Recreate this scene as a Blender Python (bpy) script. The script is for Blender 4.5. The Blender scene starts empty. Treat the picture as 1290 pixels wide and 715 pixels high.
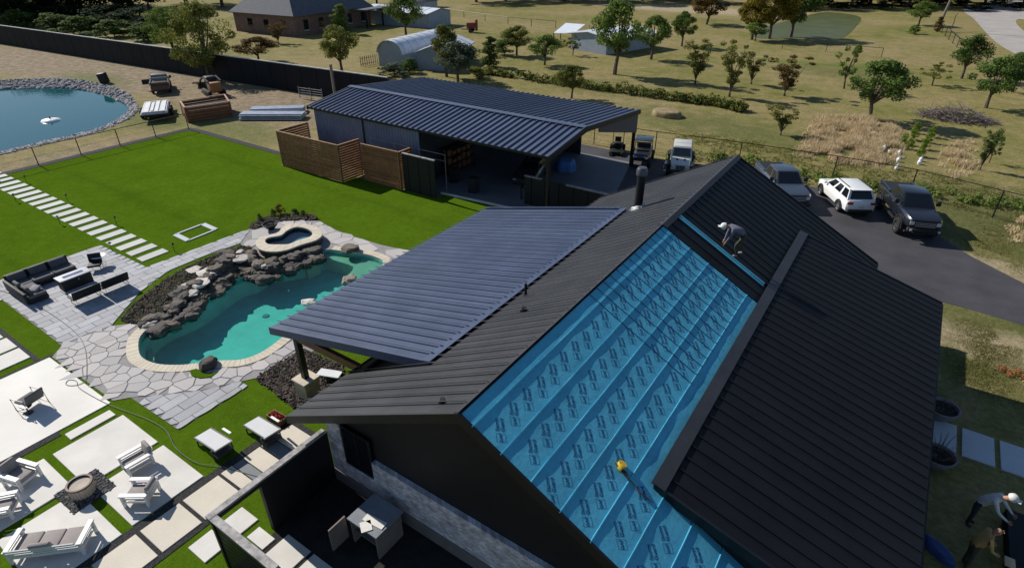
import bpy, bmesh, math, random
from mathutils import Vector, Matrix, noise
from mathutils.geometry import delaunay_2d_cdt
random.seed(7)
S = bpy.context.scene; COL = S.collection
K = 1.12                      # scales the pixel-traced layout, camera height included, about the ground point below the camera
R = math.radians
# ------------------------------------------------------------------ camera, sky, sun, exposure
F, PITCH, YAW, H = 738.0, R(30.4), R(34.1), 13.3
cd = bpy.data.cameras.new('camera'); cam = bpy.data.objects.new('camera', cd); COL.objects.link(cam)
cam.location = (0, 0, H*K); cam.rotation_euler = (R(90)-PITCH, 0, YAW)
cd.sensor_fit = 'HORIZONTAL'; cd.sensor_width = 36; cd.lens = 36*F/1290; cd.clip_end = 3000; cd.clip_start = .2
S.camera = cam
SUN_EL, SHADOW_AZ = R(35), R(-3)          # shadows run towards world +X
w = bpy.data.worlds.new('World'); S.world = w; w.use_nodes = True
nt = w.node_tree; sky = nt.nodes.new('ShaderNodeTexSky'); sky.sky_type = 'NISHITA'; sky.sun_disc = False
sx, sy = -math.cos(SHADOW_AZ), -math.sin(SHADOW_AZ)   # horizontal direction towards the sun
sky.sun_elevation = SUN_EL; sky.sun_rotation = math.atan2(sx, sy)
sky.air_density = 1.0; sky.dust_density = .2; sky.ozone_density = 3.0
nt.links.new(sky.outputs[0], nt.nodes['Background'].inputs[0]); nt.nodes['Background'].inputs[1].default_value = .075
sd = bpy.data.lights.new('sun', 'SUN'); sd.energy = 4.6; sd.angle = R(.5); sd.color = (1, .95, .87)
so = bpy.data.objects.new('sun', sd); COL.objects.link(so); so.location = (-40, 0, 40)
so.rotation_euler = Vector((-sx*math.cos(SUN_EL), -sy*math.cos(SUN_EL), -math.sin(SUN_EL))).to_track_quat('-Z', 'Y').to_euler()
S.view_settings.view_transform = 'Standard'; S.view_settings.look = 'None'
S.view_settings.exposure = 0.28; S.view_settings.gamma = 1
# ------------------------------------------------------------------ geometry helpers, positions from image pixels
_fh = Vector((-math.sin(YAW), math.cos(YAW), 0)); _rt = Vector((math.cos(YAW), math.sin(YAW), 0)); _zz = Vector((0, 0, 1))
_fw = _fh*math.cos(PITCH)-_zz*math.sin(PITCH); _up = _fh*math.sin(PITCH)+_zz*math.cos(PITCH); _C = Vector((0, 0, H))
def _ray(x, y): return _rt*((x-645)/F)+_up*((357.5-y)/F)+_fw
def G(x, y, z=0.0):            # image pixel cast along its camera ray to an unscaled point on level z
    d = _ray(x, y); t = (z-H)/d.z; p = _C+d*t; return Vector((p.x, p.y, z))
def PJ(p):
    v = Vector(p)-_C; d = v.dot(_fw); return (645+F*v.dot(_rt)/d, 357.5-F*v.dot(_up)/d)
def HT(base, topy):            # height (unscaled units) of an upright at base whose top shows at pixel row topy
    lo, hi = 0, 40
    for _ in range(40):
        m = (lo+hi)/2
        if PJ((base.x, base.y, m))[1] > topy: lo = m
        else: hi = m
    return lo
def PXM(base, h=0):            # pixels per unscaled unit at a point
    v = Vector((base.x, base.y, h))-_C; return F/v.dot(_fw)
def GP(pts, z=0.0): return [G(x, y, z).to_2d() for x, y in pts]
def zpt(x0, y0, s): return lambda *pp: [(x0+x/s, y0+y/s) for x, y in pp]
def crom(pts, n=6, closed=True):
    out = []; L = len(pts); pts = [Vector(p) for p in pts]
    for i in range(L if closed else L-1):
        g = lambda k: pts[k % L] if closed else pts[max(0, min(L-1, k))]
        a, b, c, d = g(i-1), g(i), g(i+1), g(i+2)
        for j in range(n):
            t = j/n; out.append(.5*((2*b)+(c-a)*t+(2*a-5*b+4*c-d)*t*t+(3*b-a-3*c+d)*t**3))
    if not closed: out.append(pts[-1])
    return out
def inpoly(p, poly):
    c = False; n = len(poly); j = n-1
    for i in range(n):
        a, b = poly[i], poly[j]
        if (a[1] > p[1]) != (b[1] > p[1]) and p[0] < (b[0]-a[0])*(p[1]-a[1])/(b[1]-a[1])+a[0]: c = not c
        j = i
    return c
def offset(poly, d):           # outward offset of a closed loop
    n = len(poly); A = sum(poly[i][0]*poly[(i+1) % n][1]-poly[(i+1) % n][0]*poly[i][1] for i in range(n)); s = 1 if A > 0 else -1
    out = []
    for i in range(n):
        t = (Vector(poly[(i+1) % n])-Vector(poly[i-1])).normalized(); out.append(Vector(poly[i])+Vector((t.y, -t.x))*d*s)
    return out
def rot2(a): return Matrix.Rotation(a, 4, 'Z')
# ------------------------------------------------------------------ materials
def _nodes(name):
    m = bpy.data.materials.new(name); m.use_nodes = True; n = m.node_tree
    return m, n, n.nodes['Principled BSDF']
def _noise(n, vec, scale, detail=4, rough=.55):
    x = n.nodes.new('ShaderNodeTexNoise'); x.inputs['Scale'].default_value = scale; x.inputs['Detail'].default_value = detail
    x.inputs['Roughness'].default_value = rough; n.links.new(vec, x.inputs['Vector']); return x.outputs['Fac']
def _ramp(n, fac, stops):
    r = n.nodes.new('ShaderNodeValToRGB'); e = r.color_ramp.elements
    while len(e) < len(stops): e.new(.5)
    for k, (p, c) in enumerate(stops): e[k].position = p; e[k].color = (*c, 1) if len(c) == 3 else c
    n.links.new(fac, r.inputs[0]); return r.outputs[0]
def _mix(n, fac, a, b, mode='MIX'):
    x = n.nodes.new('ShaderNodeMix'); x.data_type = 'RGBA'; x.blend_type = mode
    for v, i in ((fac, 0), (a, 6), (b, 7)):
        if isinstance(v, bpy.types.NodeSocket): n.links.new(v, x.inputs[i])
        elif i == 0: x.inputs[0].default_value = v
        else: x.inputs[i].default_value = (*v, 1)
    return x.outputs[2]
def _math(n, op, a, b=0.0, clamp=False):
    x = n.nodes.new('ShaderNodeMath'); x.operation = op; x.use_clamp = clamp
    for k, v in ((0, a), (1, b)):
        if isinstance(v, bpy.types.NodeSocket): n.links.new(v, x.inputs[k])
        else: x.inputs[k].default_value = v
    return x.outputs[0]
def _bump(n, b, h, strength, dist=.02):
    x = n.nodes.new('ShaderNodeBump'); x.inputs['Strength'].default_value = strength; x.inputs['Distance'].default_value = dist
    n.links.new(h, x.inputs['Height']); n.links.new(x.outputs[0], b.inputs['Normal'])
def _pos(n): return n.nodes.new('ShaderNodeNewGeometry').outputs['Position']
MATS = {}
def mat(name, col, rough=.6, var=.18, scale=2.5, bump=.15, bscale=25, metal=0, spec=.4, rnd=0, col2=None, dist=.02, coat=0, trans=0, fine=.1):
    if name in MATS: return MATS[name]
    m, n, b = _nodes(name); p = _pos(n)
    c2 = col2 or tuple(min(1, c*(1+var)) for c in col); c1 = tuple(c*(1-var) for c in col) if not col2 else col
    f1 = _noise(n, p, scale, 5); c = _ramp(n, f1, [(.3, c1), (.7, c2)])
    if fine:
        f2 = _noise(n, p, bscale, 3); c = _mix(n, 1.0, c, _ramp(n, f2, [(.25, (1-fine,)*3), (.75, (1+fine,)*3)]), 'MULTIPLY')
    if rnd:
        oi = n.nodes.new('ShaderNodeObjectInfo'); c = _mix(n, 1.0, c, _ramp(n, oi.outputs['Random'], [(0, (1-rnd,)*3), (1, (1+rnd,)*3)]), 'MULTIPLY')
    n.links.new(c, b.inputs['Base Color'])
    b.inputs['Roughness'].default_value = rough; b.inputs['Metallic'].default_value = metal; b.inputs['Specular IOR Level'].default_value = spec
    if coat: b.inputs['Coat Weight'].default_value = coat; b.inputs['Coat Roughness'].default_value = .08
    if rough < .95 and fine:
        r = _math(n, 'ADD', _math(n, 'MULTIPLY', f1, .25), rough-.12); n.links.new(r, b.inputs['Roughness'])
    if bump: _bump(n, b, _noise(n, p, bscale, 4), bump, dist)
    MATS[name] = m; return m
def leafmat(name, c1, c2, c3=None):
    m, n, b = _nodes(name); p = _pos(n); oi = n.nodes.new('ShaderNodeObjectInfo')
    f = _noise(n, p, 1.3, 3); st = [(.3, c1), (.55, c2)]+([(.72, c3)] if c3 else [])
    c = _ramp(n, f, st); c = _mix(n, 1.0, c, _ramp(n, oi.outputs['Random'], [(0, (.92,)*3), (1, (1.4,)*3)]), 'MULTIPLY')
    c = _mix(n, 1.0, c, _ramp(n, _noise(n, p, 9, 2), [(.3, (.7,)*3), (.7, (1.25,)*3)]), 'MULTIPLY')
    n.links.new(c, b.inputs['Base Color']); b.inputs['Roughness'].default_value = .8; b.inputs['Specular IOR Level'].default_value = .06
    tr = n.nodes.new('ShaderNodeBsdfTranslucent'); n.links.new(c, tr.inputs[0]); ms = n.nodes.new('ShaderNodeMixShader'); ms.inputs[0].default_value = .3
    n.links.new(b.outputs[0], ms.inputs[1]); n.links.new(tr.outputs[0], ms.inputs[2]); n.links.new(ms.outputs[0], n.nodes['Material Output'].inputs[0])
    MATS[name] = m; return m
# ------------------------------------------------------------------ mesh builder
class MB:
    def __init__(s, k=1.0): s.v = []; s.f = []; s.m = []; s.k = k; s.mi = 0; s.flat = False
    def add(s, vs, fs, M=None):
        n = len(s.v)
        for p in vs:
            p = Vector(p)
            if M: p = M @ p
            s.v.append(p*s.k)
        for f in fs: s.f.append(tuple(i+n for i in f)); s.m.append(s.mi)
        return s
    def hexa(s, b, t, M=None):      # bottom quad, top quad (same winding, CCW from above)
        return s.add(list(b)+list(t), [(3, 2, 1, 0), (4, 5, 6, 7), (0, 1, 5, 4), (1, 2, 6, 5), (2, 3, 7, 6), (3, 0, 4, 7)], M)
    def box(s, x0, x1, y0, y1, z0, z1, M=None):
        q = lambda z: [(x0, y0, z), (x1, y0, z), (x1, y1, z), (x0, y1, z)]
        return s.hexa(q(z0), q(z1), M)
    def rbox(s, x0, x1, y0, y1, z0, z1, r=.03, n=3, M=None):    # rounded box
        h = Vector(((x1-x0)/2, (y1-y0)/2, (z1-z0)/2)); c = Vector(((x0+x1)/2, (y0+y1)/2, (z0+z1)/2)); r = min(r, *h)
        steps = [-1]+[-.5+i/(n-1) if n > 1 else 0 for i in range(n)]+[1]
        def warp(p):
            q = Vector([p[i]*h[i] for i in range(3)])
            inn = Vector([max(-(h[i]-r), min(h[i]-r, q[i])) for i in range(3)])
            d = q-inn
            return c+(inn+d.normalized()*r if d.length > 1e-9 else q)
        ts = [-1, -1+.35, 1-.35, 1]
        def co(t, i): return t
        def axis(i):
            e = r/h[i]; a = [-1, -1+e*.35, -1+e, 1-e, 1-e*.35, 1]
            return a if e < .99 else [-1, -.6, 0, .6, 1]
        for ax in range(3):
            u, w_ = (ax+1) % 3, (ax+2) % 3; U, W = axis(u), axis(w_)
            for sg in (-1, 1):
                vs = []; fs = []
                for a in U:
                    for b in W:
                        p = [0, 0, 0]; p[ax] = sg; p[u] = a; p[w_] = b; vs.append(warp(p))
                nw = len(W)
                for i in range(len(U)-1):
                    for j in range(nw-1):
                        f = (i*nw+j, (i+1)*nw+j, (i+1)*nw+j+1, i*nw+j+1); fs.append(f if sg > 0 else f[::-1])
                s.add(vs, fs, M)
        return s
    def tube(s, p, q, r0, r1=None, n=8, M=None):
        r1 = r0 if r1 is None else r1; p, q = Vector(p), Vector(q); d = (q-p).normalized()
        a = d.orthogonal().normalized(); b = d.cross(a)
        vs = [c+(a*math.cos(2*math.pi*i/n)+b*math.sin(2*math.pi*i/n))*r for c, r in ((p, r0), (q, r1)) for i in range(n)]
        fs = [(i, (i+1) % n, n+(i+1) % n, n+i) for i in range(n)]+[tuple(range(n))[::-1], tuple(range(n, 2*n))]
        return s.add(vs, fs, M)
    def bar(s, p, q, w, h, M=None):  # rectangular bar
        p, q = Vector(p), Vector(q); d = (q-p).normalized(); a = d.cross(_zz)
        a = a.normalized() if a.length > 1e-4 else Vector((1, 0, 0)); b = a.cross(d).normalized()
        c = lambda o: [o-a*w/2-b*h/2, o+a*w/2-b*h/2, o+a*w/2+b*h/2, o-a*w/2+b*h/2]
        return s.hexa(c(p), c(q), M)
    def path(s, pts, r, n=6, M=None):
        pts = [Vector(p) for p in pts]; L = len(pts); vs = []
        for i, c in enumerate(pts):
            d = (pts[min(i+1, L-1)]-pts[max(i-1, 0)]).normalized(); a = d.cross(_zz); a = a.normalized() if a.length > 1e-3 else Vector((1, 0, 0)); b = a.cross(d)
            rr = r[i] if isinstance(r, (list, tuple)) else r
            vs += [c+(a*math.cos(2*math.pi*k/n)+b*math.sin(2*math.pi*k/n))*rr for k in range(n)]
        fs = [(i*n+k, i*n+(k+1) % n, (i+1)*n+(k+1) % n, (i+1)*n+k) for i in range(L-1) for k in range(n)]
        return s.add(vs, fs+[tuple(range(n))[::-1], tuple(range((L-1)*n, L*n))], M)
    def lathe(s, prof, n=20, M=None):
        vs = [(r*math.cos(2*math.pi*k/n), r*math.sin(2*math.pi*k/n), z) for r, z in prof for k in range(n)]
        return s.add(vs, [(i*n+k, i*n+(k+1) % n, (i+1)*n+(k+1) % n, (i+1)*n+k) for i in range(len(prof)-1) for k in range(n)], M)
    def prism(s, poly, z0, z1, M=None, inset=0, bev=0):
        n = len(poly); A = sum(poly[i][0]*poly[(i+1) % n][1]-poly[(i+1) % n][0]*poly[i][1] for i in range(n))
        if A < 0: poly = list(poly)[::-1]
        lv = [(poly, z0), (poly, z1)]
        if bev:
            c = sum((Vector(p[:2]) for p in poly), Vector((0, 0)))/n
            top = [Vector(p[:2])+(c-Vector(p[:2])).normalized()*bev for p in poly]; lv = [(poly, z0), (poly, z1-bev), (top, z1)]
        vs = [(p[0], p[1], z) for q, z in lv for p in q]; L = len(lv)
        return s.add(vs, [(i*n+k, i*n+(k+1) % n, (i+1)*n+(k+1) % n, (i+1)*n+k) for i in range(L-1) for k in range(n)]+[tuple(range(n))[::-1], tuple(range((L-1)*n, L*n))], M)
    def sheet(s, outer, z, holes=()):
        vs = [Vector(p[:2]) for p in outer]; ed = [(i, (i+1) % len(outer)) for i in range(len(outer))]
        for h in holes:
            o = len(vs); vs += [Vector(p[:2]) for p in h]; ed += [(o+i, o+(i+1) % len(h)) for i in range(len(h))]
        V, E, Fc, *_ = delaunay_2d_cdt(vs, ed, [], 1, 1e-5)
        fs = []
        for f in Fc:
            c = sum((V[i] for i in f), Vector((0, 0)))/len(f)
            if not inpoly(c, outer) or any(inpoly(c, h) for h in holes): continue
            a = sum(V[f[i]].x*V[f[(i+1) % len(f)]].y-V[f[(i+1) % len(f)]].x*V[f[i]].y for i in range(len(f)))
            fs.append(tuple(f) if a > 0 else tuple(f)[::-1])
        s.flat = True; return s.add([(p.x, p.y, z) for p in V], fs)
    def ring(s, a, za, b, zb):      # strip between two loops of equal length
        n = len(a); return s.add([(p[0], p[1], za) for p in a]+[(p[0], p[1], zb) for p in b], [(i, (i+1) % n, n+(i+1) % n, n+i) for i in range(n)])
    def mesh(s, name):
        me = bpy.data.meshes.new(name); me.from_pydata([tuple(v) for v in s.v], [], s.f); return me
    def build(s, name, mt, parent=None, smooth=False, kind=None, loc=None, fix=True):
        me = s.mesh(name); mts = mt if isinstance(mt, (list, tuple)) else [mt]
        for x in mts: me.materials.append(x)
        if len(mts) > 1: me.polygons.foreach_set('material_index', s.m)
        if fix and not s.flat:
            bm = bmesh.new(); bm.from_mesh(me); bmesh.ops.recalc_face_normals(bm, faces=bm.faces); bm.to_mesh(me); bm.free()
        if smooth:
            me.polygons.foreach_set('use_smooth', [True]*len(me.polygons))
            try: me.set_sharp_from_angle(angle=R(40))
            except Exception: pass
        o = bpy.data.objects.new(name, me); COL.objects.link(o)
        if loc: o.location = loc
        if parent: attach(o, parent, s.k != 1.0)
        if kind: o['kind'] = kind
        return o
def wmat(o):
    b = Matrix.Translation(o.location) @ o.rotation_euler.to_matrix().to_4x4() @ Matrix.Diagonal((*o.scale, 1))
    return wmat(o.parent) @ o.matrix_parent_inverse @ b if o.parent else b
def attach(o, parent, world=False):
    o.parent = parent
    if world:     # scaled-layout piece: keep it where it was drawn
        o.matrix_parent_inverse = wmat(parent).inverted()
def tag(o, label, cat, group=None):
    o['label'] = label; o['category'] = cat
    if group: o['group'] = group
    return o
def thing(name, label, cat, loc, rz=0, group=None, sc=1):    # loc in unscaled units
    o = bpy.data.objects.new(name, None); COL.objects.link(o); o.empty_display_size = .3
    o.location = Vector((loc[0], loc[1], loc[2] if len(loc) > 2 else 0))*K; o.rotation_euler = (0, 0, rz); o.scale = (sc,)*3
    return tag(o, label, cat, group)
def piece(name, me, parent, loc=(0, 0, 0), rz=0, sc=None):
    o = bpy.data.objects.new(name, me); COL.objects.link(o); o.location = loc; o.rotation_euler = (0, 0, rz)
    if sc: o.scale = sc
    o.parent = parent; return o
def dup(root, loc, rz=0, label=None, group=None, sc=None):
    r = root.copy(); COL.objects.link(r); r.location = Vector((loc[0], loc[1], loc[2] if len(loc) > 2 else 0))*K; r.rotation_euler = (0, 0, rz)
    if sc: r.scale = sc if isinstance(sc, tuple) else (sc,)*3
    if label: r['label'] = label
    if group: r['group'] = group
    def rec(a, b):
        for ch in a.children:
            c = ch.copy(); COL.objects.link(c); c.parent = b; rec(ch, c)
    rec(root, r); return r
def struct(o): o['kind'] = 'structure'; return o
# ------------------------------------------------------------------ materials in use
def ground_material():
    m, n, b = _nodes('field_ground'); p = _pos(n)
    big = _noise(n, p, .06, 5, .6); mid = _noise(n, p, .5, 5, .65); fine = _noise(n, p, 5, 5, .7)
    straw, olive, green = (.275, .215, .105), (.188, .172, .056), (.114, .132, .032)
    s = _math(n, 'ADD', _math(n, 'MULTIPLY', big, .6), _math(n, 'MULTIPLY', mid, .45))
    c = _ramp(n, s, [(.36, green), (.46, olive), (.6, straw), (.72, (.255, .205, .112))])
    def zone(c, pts, col, rx, ry, soft=.5, amt=1.0, nz=.55):
        for (X, Y) in pts:
            sp = n.nodes.new('ShaderNodeSeparateXYZ'); n.links.new(p, sp.inputs[0])
            dx = _math(n, 'DIVIDE', _math(n, 'SUBTRACT', sp.outputs[0], X*K), rx*K); dy = _math(n, 'DIVIDE', _math(n, 'SUBTRACT', sp.outputs[1], Y*K), ry*K)
            d = _math(n, 'SQRT', _math(n, 'ADD', _math(n, 'MULTIPLY', dx, dx), _math(n, 'MULTIPLY', dy, dy)))
            d = _math(n, 'ADD', d, _math(n, 'MULTIPLY', _math(n, 'SUBTRACT', mid, .5), nz*2))
            f = _math(n, 'MULTIPLY', _math(n, 'DIVIDE', _math(n, 'SUBTRACT', 1.0, d), soft, True), amt, True)
            c = _mix(n, f, c, col)
        return c
    dirt = _ramp(n, _noise(n, p, 1.2, 5, .65), [(.3, (.155, .112, .072)), (.6, (.30, .235, .165)), (.8, (.36, .29, .215))])
    q = lambda *a: [tuple(G(x, y).to_2d()) for x, y in a]
    c = zone(c, q((60, 78),), dirt, 26, 8.5, .45); c = zone(c, q((190, 100), (330, 130)), dirt, 15, 8, .5)
    c = zone(c, q((110, 200),), dirt, 5, 9, .6, .8)
    c = zone(c, q((120, 100), (190, 150), (300, 165)), (.125, .14, .045), 8, 3.2, .6, .7)
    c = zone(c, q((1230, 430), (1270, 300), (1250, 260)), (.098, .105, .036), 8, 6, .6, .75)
    c = zone(c, q((1235, 430), (1265, 345), (1215, 330)), (.34, .27, .175), 2.3, 1.6, .5, .8, 1.0)
    c = zone(c, q((870, 12),), (.42, .34, .24), 30, 10, .5, .8)
    c = zone(c, q((860, 150), (980, 175), (760, 110), (1050, 90)), (.112, .122, .042), 10, 5, .7, .6)
    c = zone(c, q((1090, 85), (990, 78)), (.12, .15, .035), 8, 2, .6, .7)
    c = _mix(n, 1.0, c, _ramp(n, fine, [(.25, (.58,)*3), (.75, (1.36,)*3)]), 'MULTIPLY'); c = _mix(n, 1.0, c, _ramp(n, _noise(n, p, 1.1, 6, .75), [(.3, (.74, .78, .70)), (.7, (1.2, 1.18, 1.16))]), 'MULTIPLY')
    n.links.new(c, b.inputs['Base Color']); b.inputs['Roughness'].default_value = .95; b.inputs['Specular IOR Level'].default_value = .1
    _bump(n, b, _noise(n, p, 3.5, 6, .7), .6, .12); return m
def turf_material():
    m, n, b = _nodes('artificial_turf'); p = _pos(n)
    c = _ramp(n, _noise(n, p, .35, 4, .6), [(.3, (.060, .112, .0065)), (.7, (.077, .138, .009))])
    sp = n.nodes.new('ShaderNodeSeparateXYZ'); n.links.new(p, sp.inputs[0]); stp = _math(n, 'PINGPONG', _math(n, 'ADD', sp.outputs[1], _math(n, 'MULTIPLY', _noise(n, p, .2, 2), 1.2)), 4.2)
    c = _mix(n, 1.0, c, _ramp(n, stp, [(.0, (.90, .92, .9)), (.35, (1.0, 1.0, 1.0)), (1, (1.06, 1.05, 1.0))]), 'MULTIPLY'); c = _mix(n, 1.0, c, _ramp(n, _noise(n, p, 2.2, 5, .7), [(.3, (.86,)*3), (.7, (1.13,)*3)]), 'MULTIPLY')
    c = _mix(n, 1.0, c, _ramp(n, _noise(n, p, 22, 5, .8), [(.25, (.5,)*3), (.75, (1.5,)*3)]), 'MULTIPLY')
    n.links.new(c, b.inputs['Base Color']); b.inputs['Roughness'].default_value = 1; b.inputs['Specular IOR Level'].default_value = .0
    _bump(n, b, _noise(n, p, 45, 4, .7), .7, .03); return m
def water_material(name, tint, alpha, rough=.02, deep=None, wave=.12, ws=2.2):
    m, n, b = _nodes(name); p = _pos(n); n.nodes.remove(b)
    tr = n.nodes.new('ShaderNodeBsdfTransparent'); tr.inputs[0].default_value = (*tint, 1)
    gl = n.nodes.new('ShaderNodeBsdfGlossy'); gl.inputs['Roughness'].default_value = rough
    fr = n.nodes.new('ShaderNodeFresnel'); n.links.new(_math(n, 'ADD', 1.33, _math(n, 'MULTIPLY', n.nodes.new('ShaderNodeNewGeometry').outputs['Backfacing'], 1/1.33-1.33)), fr.inputs[0])
    bp = n.nodes.new('ShaderNodeBump'); bp.inputs['Strength'].default_value = wave; bp.inputs['Distance'].default_value = .05
    n.links.new(_noise(n, p, ws, 3), bp.inputs['Height']); n.links.new(bp.outputs[0], gl.inputs['Normal']); n.links.new(bp.outputs[0], fr.inputs['Normal'])
    base = tr.outputs[0]
    if deep:
        df = n.nodes.new('ShaderNodeBsdfDiffuse'); df.inputs[0].default_value = (*deep, 1); mx = n.nodes.new('ShaderNodeMixShader'); mx.inputs[0].default_value = alpha
        n.links.new(base, mx.inputs[1]); n.links.new(df.outputs[0], mx.inputs[2]); base = mx.outputs[0]
    ms = n.nodes.new('ShaderNodeMixShader'); n.links.new(fr.outputs[0], ms.inputs[0]); n.links.new(base, ms.inputs[1]); n.links.new(gl.outputs[0], ms.inputs[2])
    n.links.new(ms.outputs[0], n.nodes['Material Output'].inputs[0]); return m
def brick_material(name, c1, c2, mortar, scale=4.5, swap=False):
    m, n, b = _nodes(name); p = _pos(n); sp = n.nodes.new('ShaderNodeSeparateXYZ'); n.links.new(p, sp.inputs[0])
    cb = n.nodes.new('ShaderNodeCombineXYZ'); n.links.new(_math(n, 'ADD', sp.outputs[0], sp.outputs[1]), cb.inputs[0]); n.links.new(sp.outputs[2], cb.inputs[1])
    t = n.nodes.new('ShaderNodeTexBrick'); t.inputs['Scale'].default_value = scale; t.inputs['Color1'].default_value = (*c1, 1); t.inputs['Color2'].default_value = (*c2, 1)
    t.inputs['Mortar'].default_value = (*mortar, 1); t.inputs['Mortar Size'].default_value = .025; n.links.new(cb.outputs[0], t.inputs[0])
    c = _mix(n, 1.0, t.outputs[0], _ramp(n, _noise(n, p, 3, 4), [(.3, (.65,)*3), (.7, (1.3,)*3)]), 'MULTIPLY')
    n.links.new(c, b.inputs['Base Color']); b.inputs['Roughness'].default_value = .9; _bump(n, b, t.outputs[1], -.6, .03); return m
m_ground = ground_material(); m_turf = turf_material()
m_asphalt = mat('asphalt', (.052, .050, .056), .85, .25, .5, .4, 30, fine=.25)
m_road = mat('pale_road', (.36, .33, .30), .9, .15, .3, .2, 12)
m_conc = mat('concrete', (.66, .63, .58), .8, .13, .7, .15, 40, rnd=.05, fine=.06)
m_concpad = mat('concrete_pad', (.75, .72, .66), .8, .12, .4, .1, 40, fine=.05)
m_slabgrey = mat('bluestone_slab', (.50, .52, .54), .8, .06, .9, .1, 30, rnd=.06)
m_paver = mat('grey_paver', (.37, .37, .385), .8, .14, 1.2, .25, 30, rnd=.13)
m_joint = mat('paver_joint', (.19, .18, .175), .95, .2, 3, .2, 30)
m_flag = mat('flagstone', (.38, .37, .37), .8, .16, .8, .35, 18, rnd=.13, col2=(.47, .43, .405))
m_mortar = mat('mortar', (.27, .255, .25), .95, .15, 3, .2, 30)
m_coping = mat('limestone_coping', (.56, .49, .38), .75, .15, 1.5, .25, 20)
m_gravel = mat('dark_gravel', (.035, .035, .036), .95, .4, 14, 1, 26, fine=.7, dist=.06)
m_mulch = mat('dark_mulch', (.045, .034, .028), .95, .5, 8, 1, 22, fine=.7, dist=.08)
m_rock = mat('river_rock', (.34, .29, .24), .85, .3, 2.2, .6, 12, rnd=.25)
m_rockpale = mat('pale_rock', (.50, .46, .41), .85, .2, 2, .5, 12, rnd=.2)
m_soil = mat('dark_soil', (.022, .020, .018), .95, .4, 2, .6, 20, fine=.4)
m_poolwall = mat('pool_plaster', (.20, .46, .385), .7, .14, 1.5, .1, 30)
m_pooltan = mat('pool_ledge', (.42, .37, .24), .75, .12, 2, .2, 20)
m_water = water_material('pool_water', (.45, .86, .84), 0, wave=.10)
m_spawater = water_material('spa_water', (.40, .72, .86), 0, wave=.05)
m_pond = water_material('pond_water', (.4, .7, .7), .95, .03, (.006, .080, .094), .08, 1.6)
m_greenpond = mat('green_pond_water', (.088, .100, .030), .4, .12, .3, .1, 3, spec=.25)
# ------------------------------------------------------------------ outlines traced from image pixels (unscaled units)
WZ = -.10
z_a = zpt(150, 370, 5.5); z_b = zpt(300, 255, 5.5); z_c = zpt(150, 300, 5.5)
pool_px = (z_a((150, 430), (200, 480), (300, 508), (430, 512), (530, 503), (620, 492), (720, 482), (850, 475), (960, 440), (1060, 380))
           + [(365, 422), (395, 403), (425, 386), (452, 364), (472, 346), (484, 333)] + z_b((925, 385), (840, 368), (700, 350), (600, 345), (480, 395), (330, 425), (200, 440))
           + z_c((930, 255), (800, 300), (640, 410), (500, 500), (330, 570), (215, 640), (150, 715)))
pool = crom(GP(pool_px, WZ), 4)
spa_out = crom(GP(z_b((120, 285), (155, 328), (250, 342), (345, 327), (440, 292), (540, 262), (585, 222), (560, 180), (480, 150), (380, 145), (310, 165), (280, 205), (210, 225), (140, 248)), .42), 4)
spa_in = crom(GP(z_b((190, 275), (215, 298), (300, 300), (355, 297), (425, 268), (500, 246), (515, 215), (470, 188), (400, 180), (340, 205), (300, 237), (215, 253)), .34), 4)
pond_in = crom(GP([(-40, 203), (0, 192), (61, 178), (123, 163), (154, 148), (163, 136), (148, 126), (108, 114), (61, 111), (31, 112), (-20, 114), (-70, 122), (-110, 145), (-95, 185)], -.5), 4)
pond_out = crom(GP([(-45, 207), (0, 196), (61, 181.5), (123, 166.5), (160, 151), (173, 136), (160, 117.5), (123, 104.5), (74, 98.5), (25, 100), (-30, 104), (-85, 112), (-130, 140), (-110, 190)], 0), 4)
# ------------------------------------------------------------------ ground, lawn, drives
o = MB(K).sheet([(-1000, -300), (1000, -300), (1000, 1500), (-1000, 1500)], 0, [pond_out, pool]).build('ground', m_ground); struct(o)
lawn_poly = [(-48.1, -8), (-48.1, 24.2), (-47.2, 24.5), (-34.9, 24.5), (-34.9, 23.22), (-28.78, 23.3), (-28.78, 24.4), (-24.7, 24.5), (-22.0, 24.6)]+[tuple(G(*p).to_2d()) for p in ((560, 245), (600, 254), (642, 263))]+[(-15, 18), (-12, 16), (-10.66, 14), (-10.66, 2.5), (-9.2, 2.5), (-9.2, -2), (-18, -8)]
o = MB(K).sheet(lawn_poly, .012, [pool]).build('lawn', m_turf); struct(o)
g = MB(K); g.prism([(-48.75, -8), (-48.1, -8), (-48.1, 24.2), (-48.75, 24.9)], 0, .03); g.prism([(-48.75, 24.9), (-48.1, 24.2), (-47.2, 24.5), (-34.9, 24.5), (-34.9, 25.0), (-47.4, 25.05)], 0, .028)
struct(g.build('gravel_border', m_gravel))
drive_px = [(560, 245.5), (642, 263.5), (700, 300), (1100, 420), (1186, 380), (1230, 392), (1290, 410), (1400, 450), (1400, 395), (1290, 357), (1222, 322), (1190, 302), (1120, 262), (1091, 247), (1017, 234), (960, 222), (890, 208), (822, 199), (760, 187), (700, 175), (560, 160)]
o = MB(K).sheet(GP(drive_px), .006).build('driveway', m_asphalt); struct(o)
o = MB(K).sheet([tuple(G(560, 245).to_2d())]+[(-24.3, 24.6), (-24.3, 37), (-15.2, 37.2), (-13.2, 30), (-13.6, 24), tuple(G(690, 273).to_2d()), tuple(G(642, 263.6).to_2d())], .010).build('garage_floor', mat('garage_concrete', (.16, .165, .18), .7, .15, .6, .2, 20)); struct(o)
g = MB(K); pts = GP([(556, 244), (600, 253.6), (645, 263.4)]); [g.bar((*pts[i], .05), (*pts[i+1], .05), .13, .1) for i in range(2)]
struct(g.build('kerb', m_conc))
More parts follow.
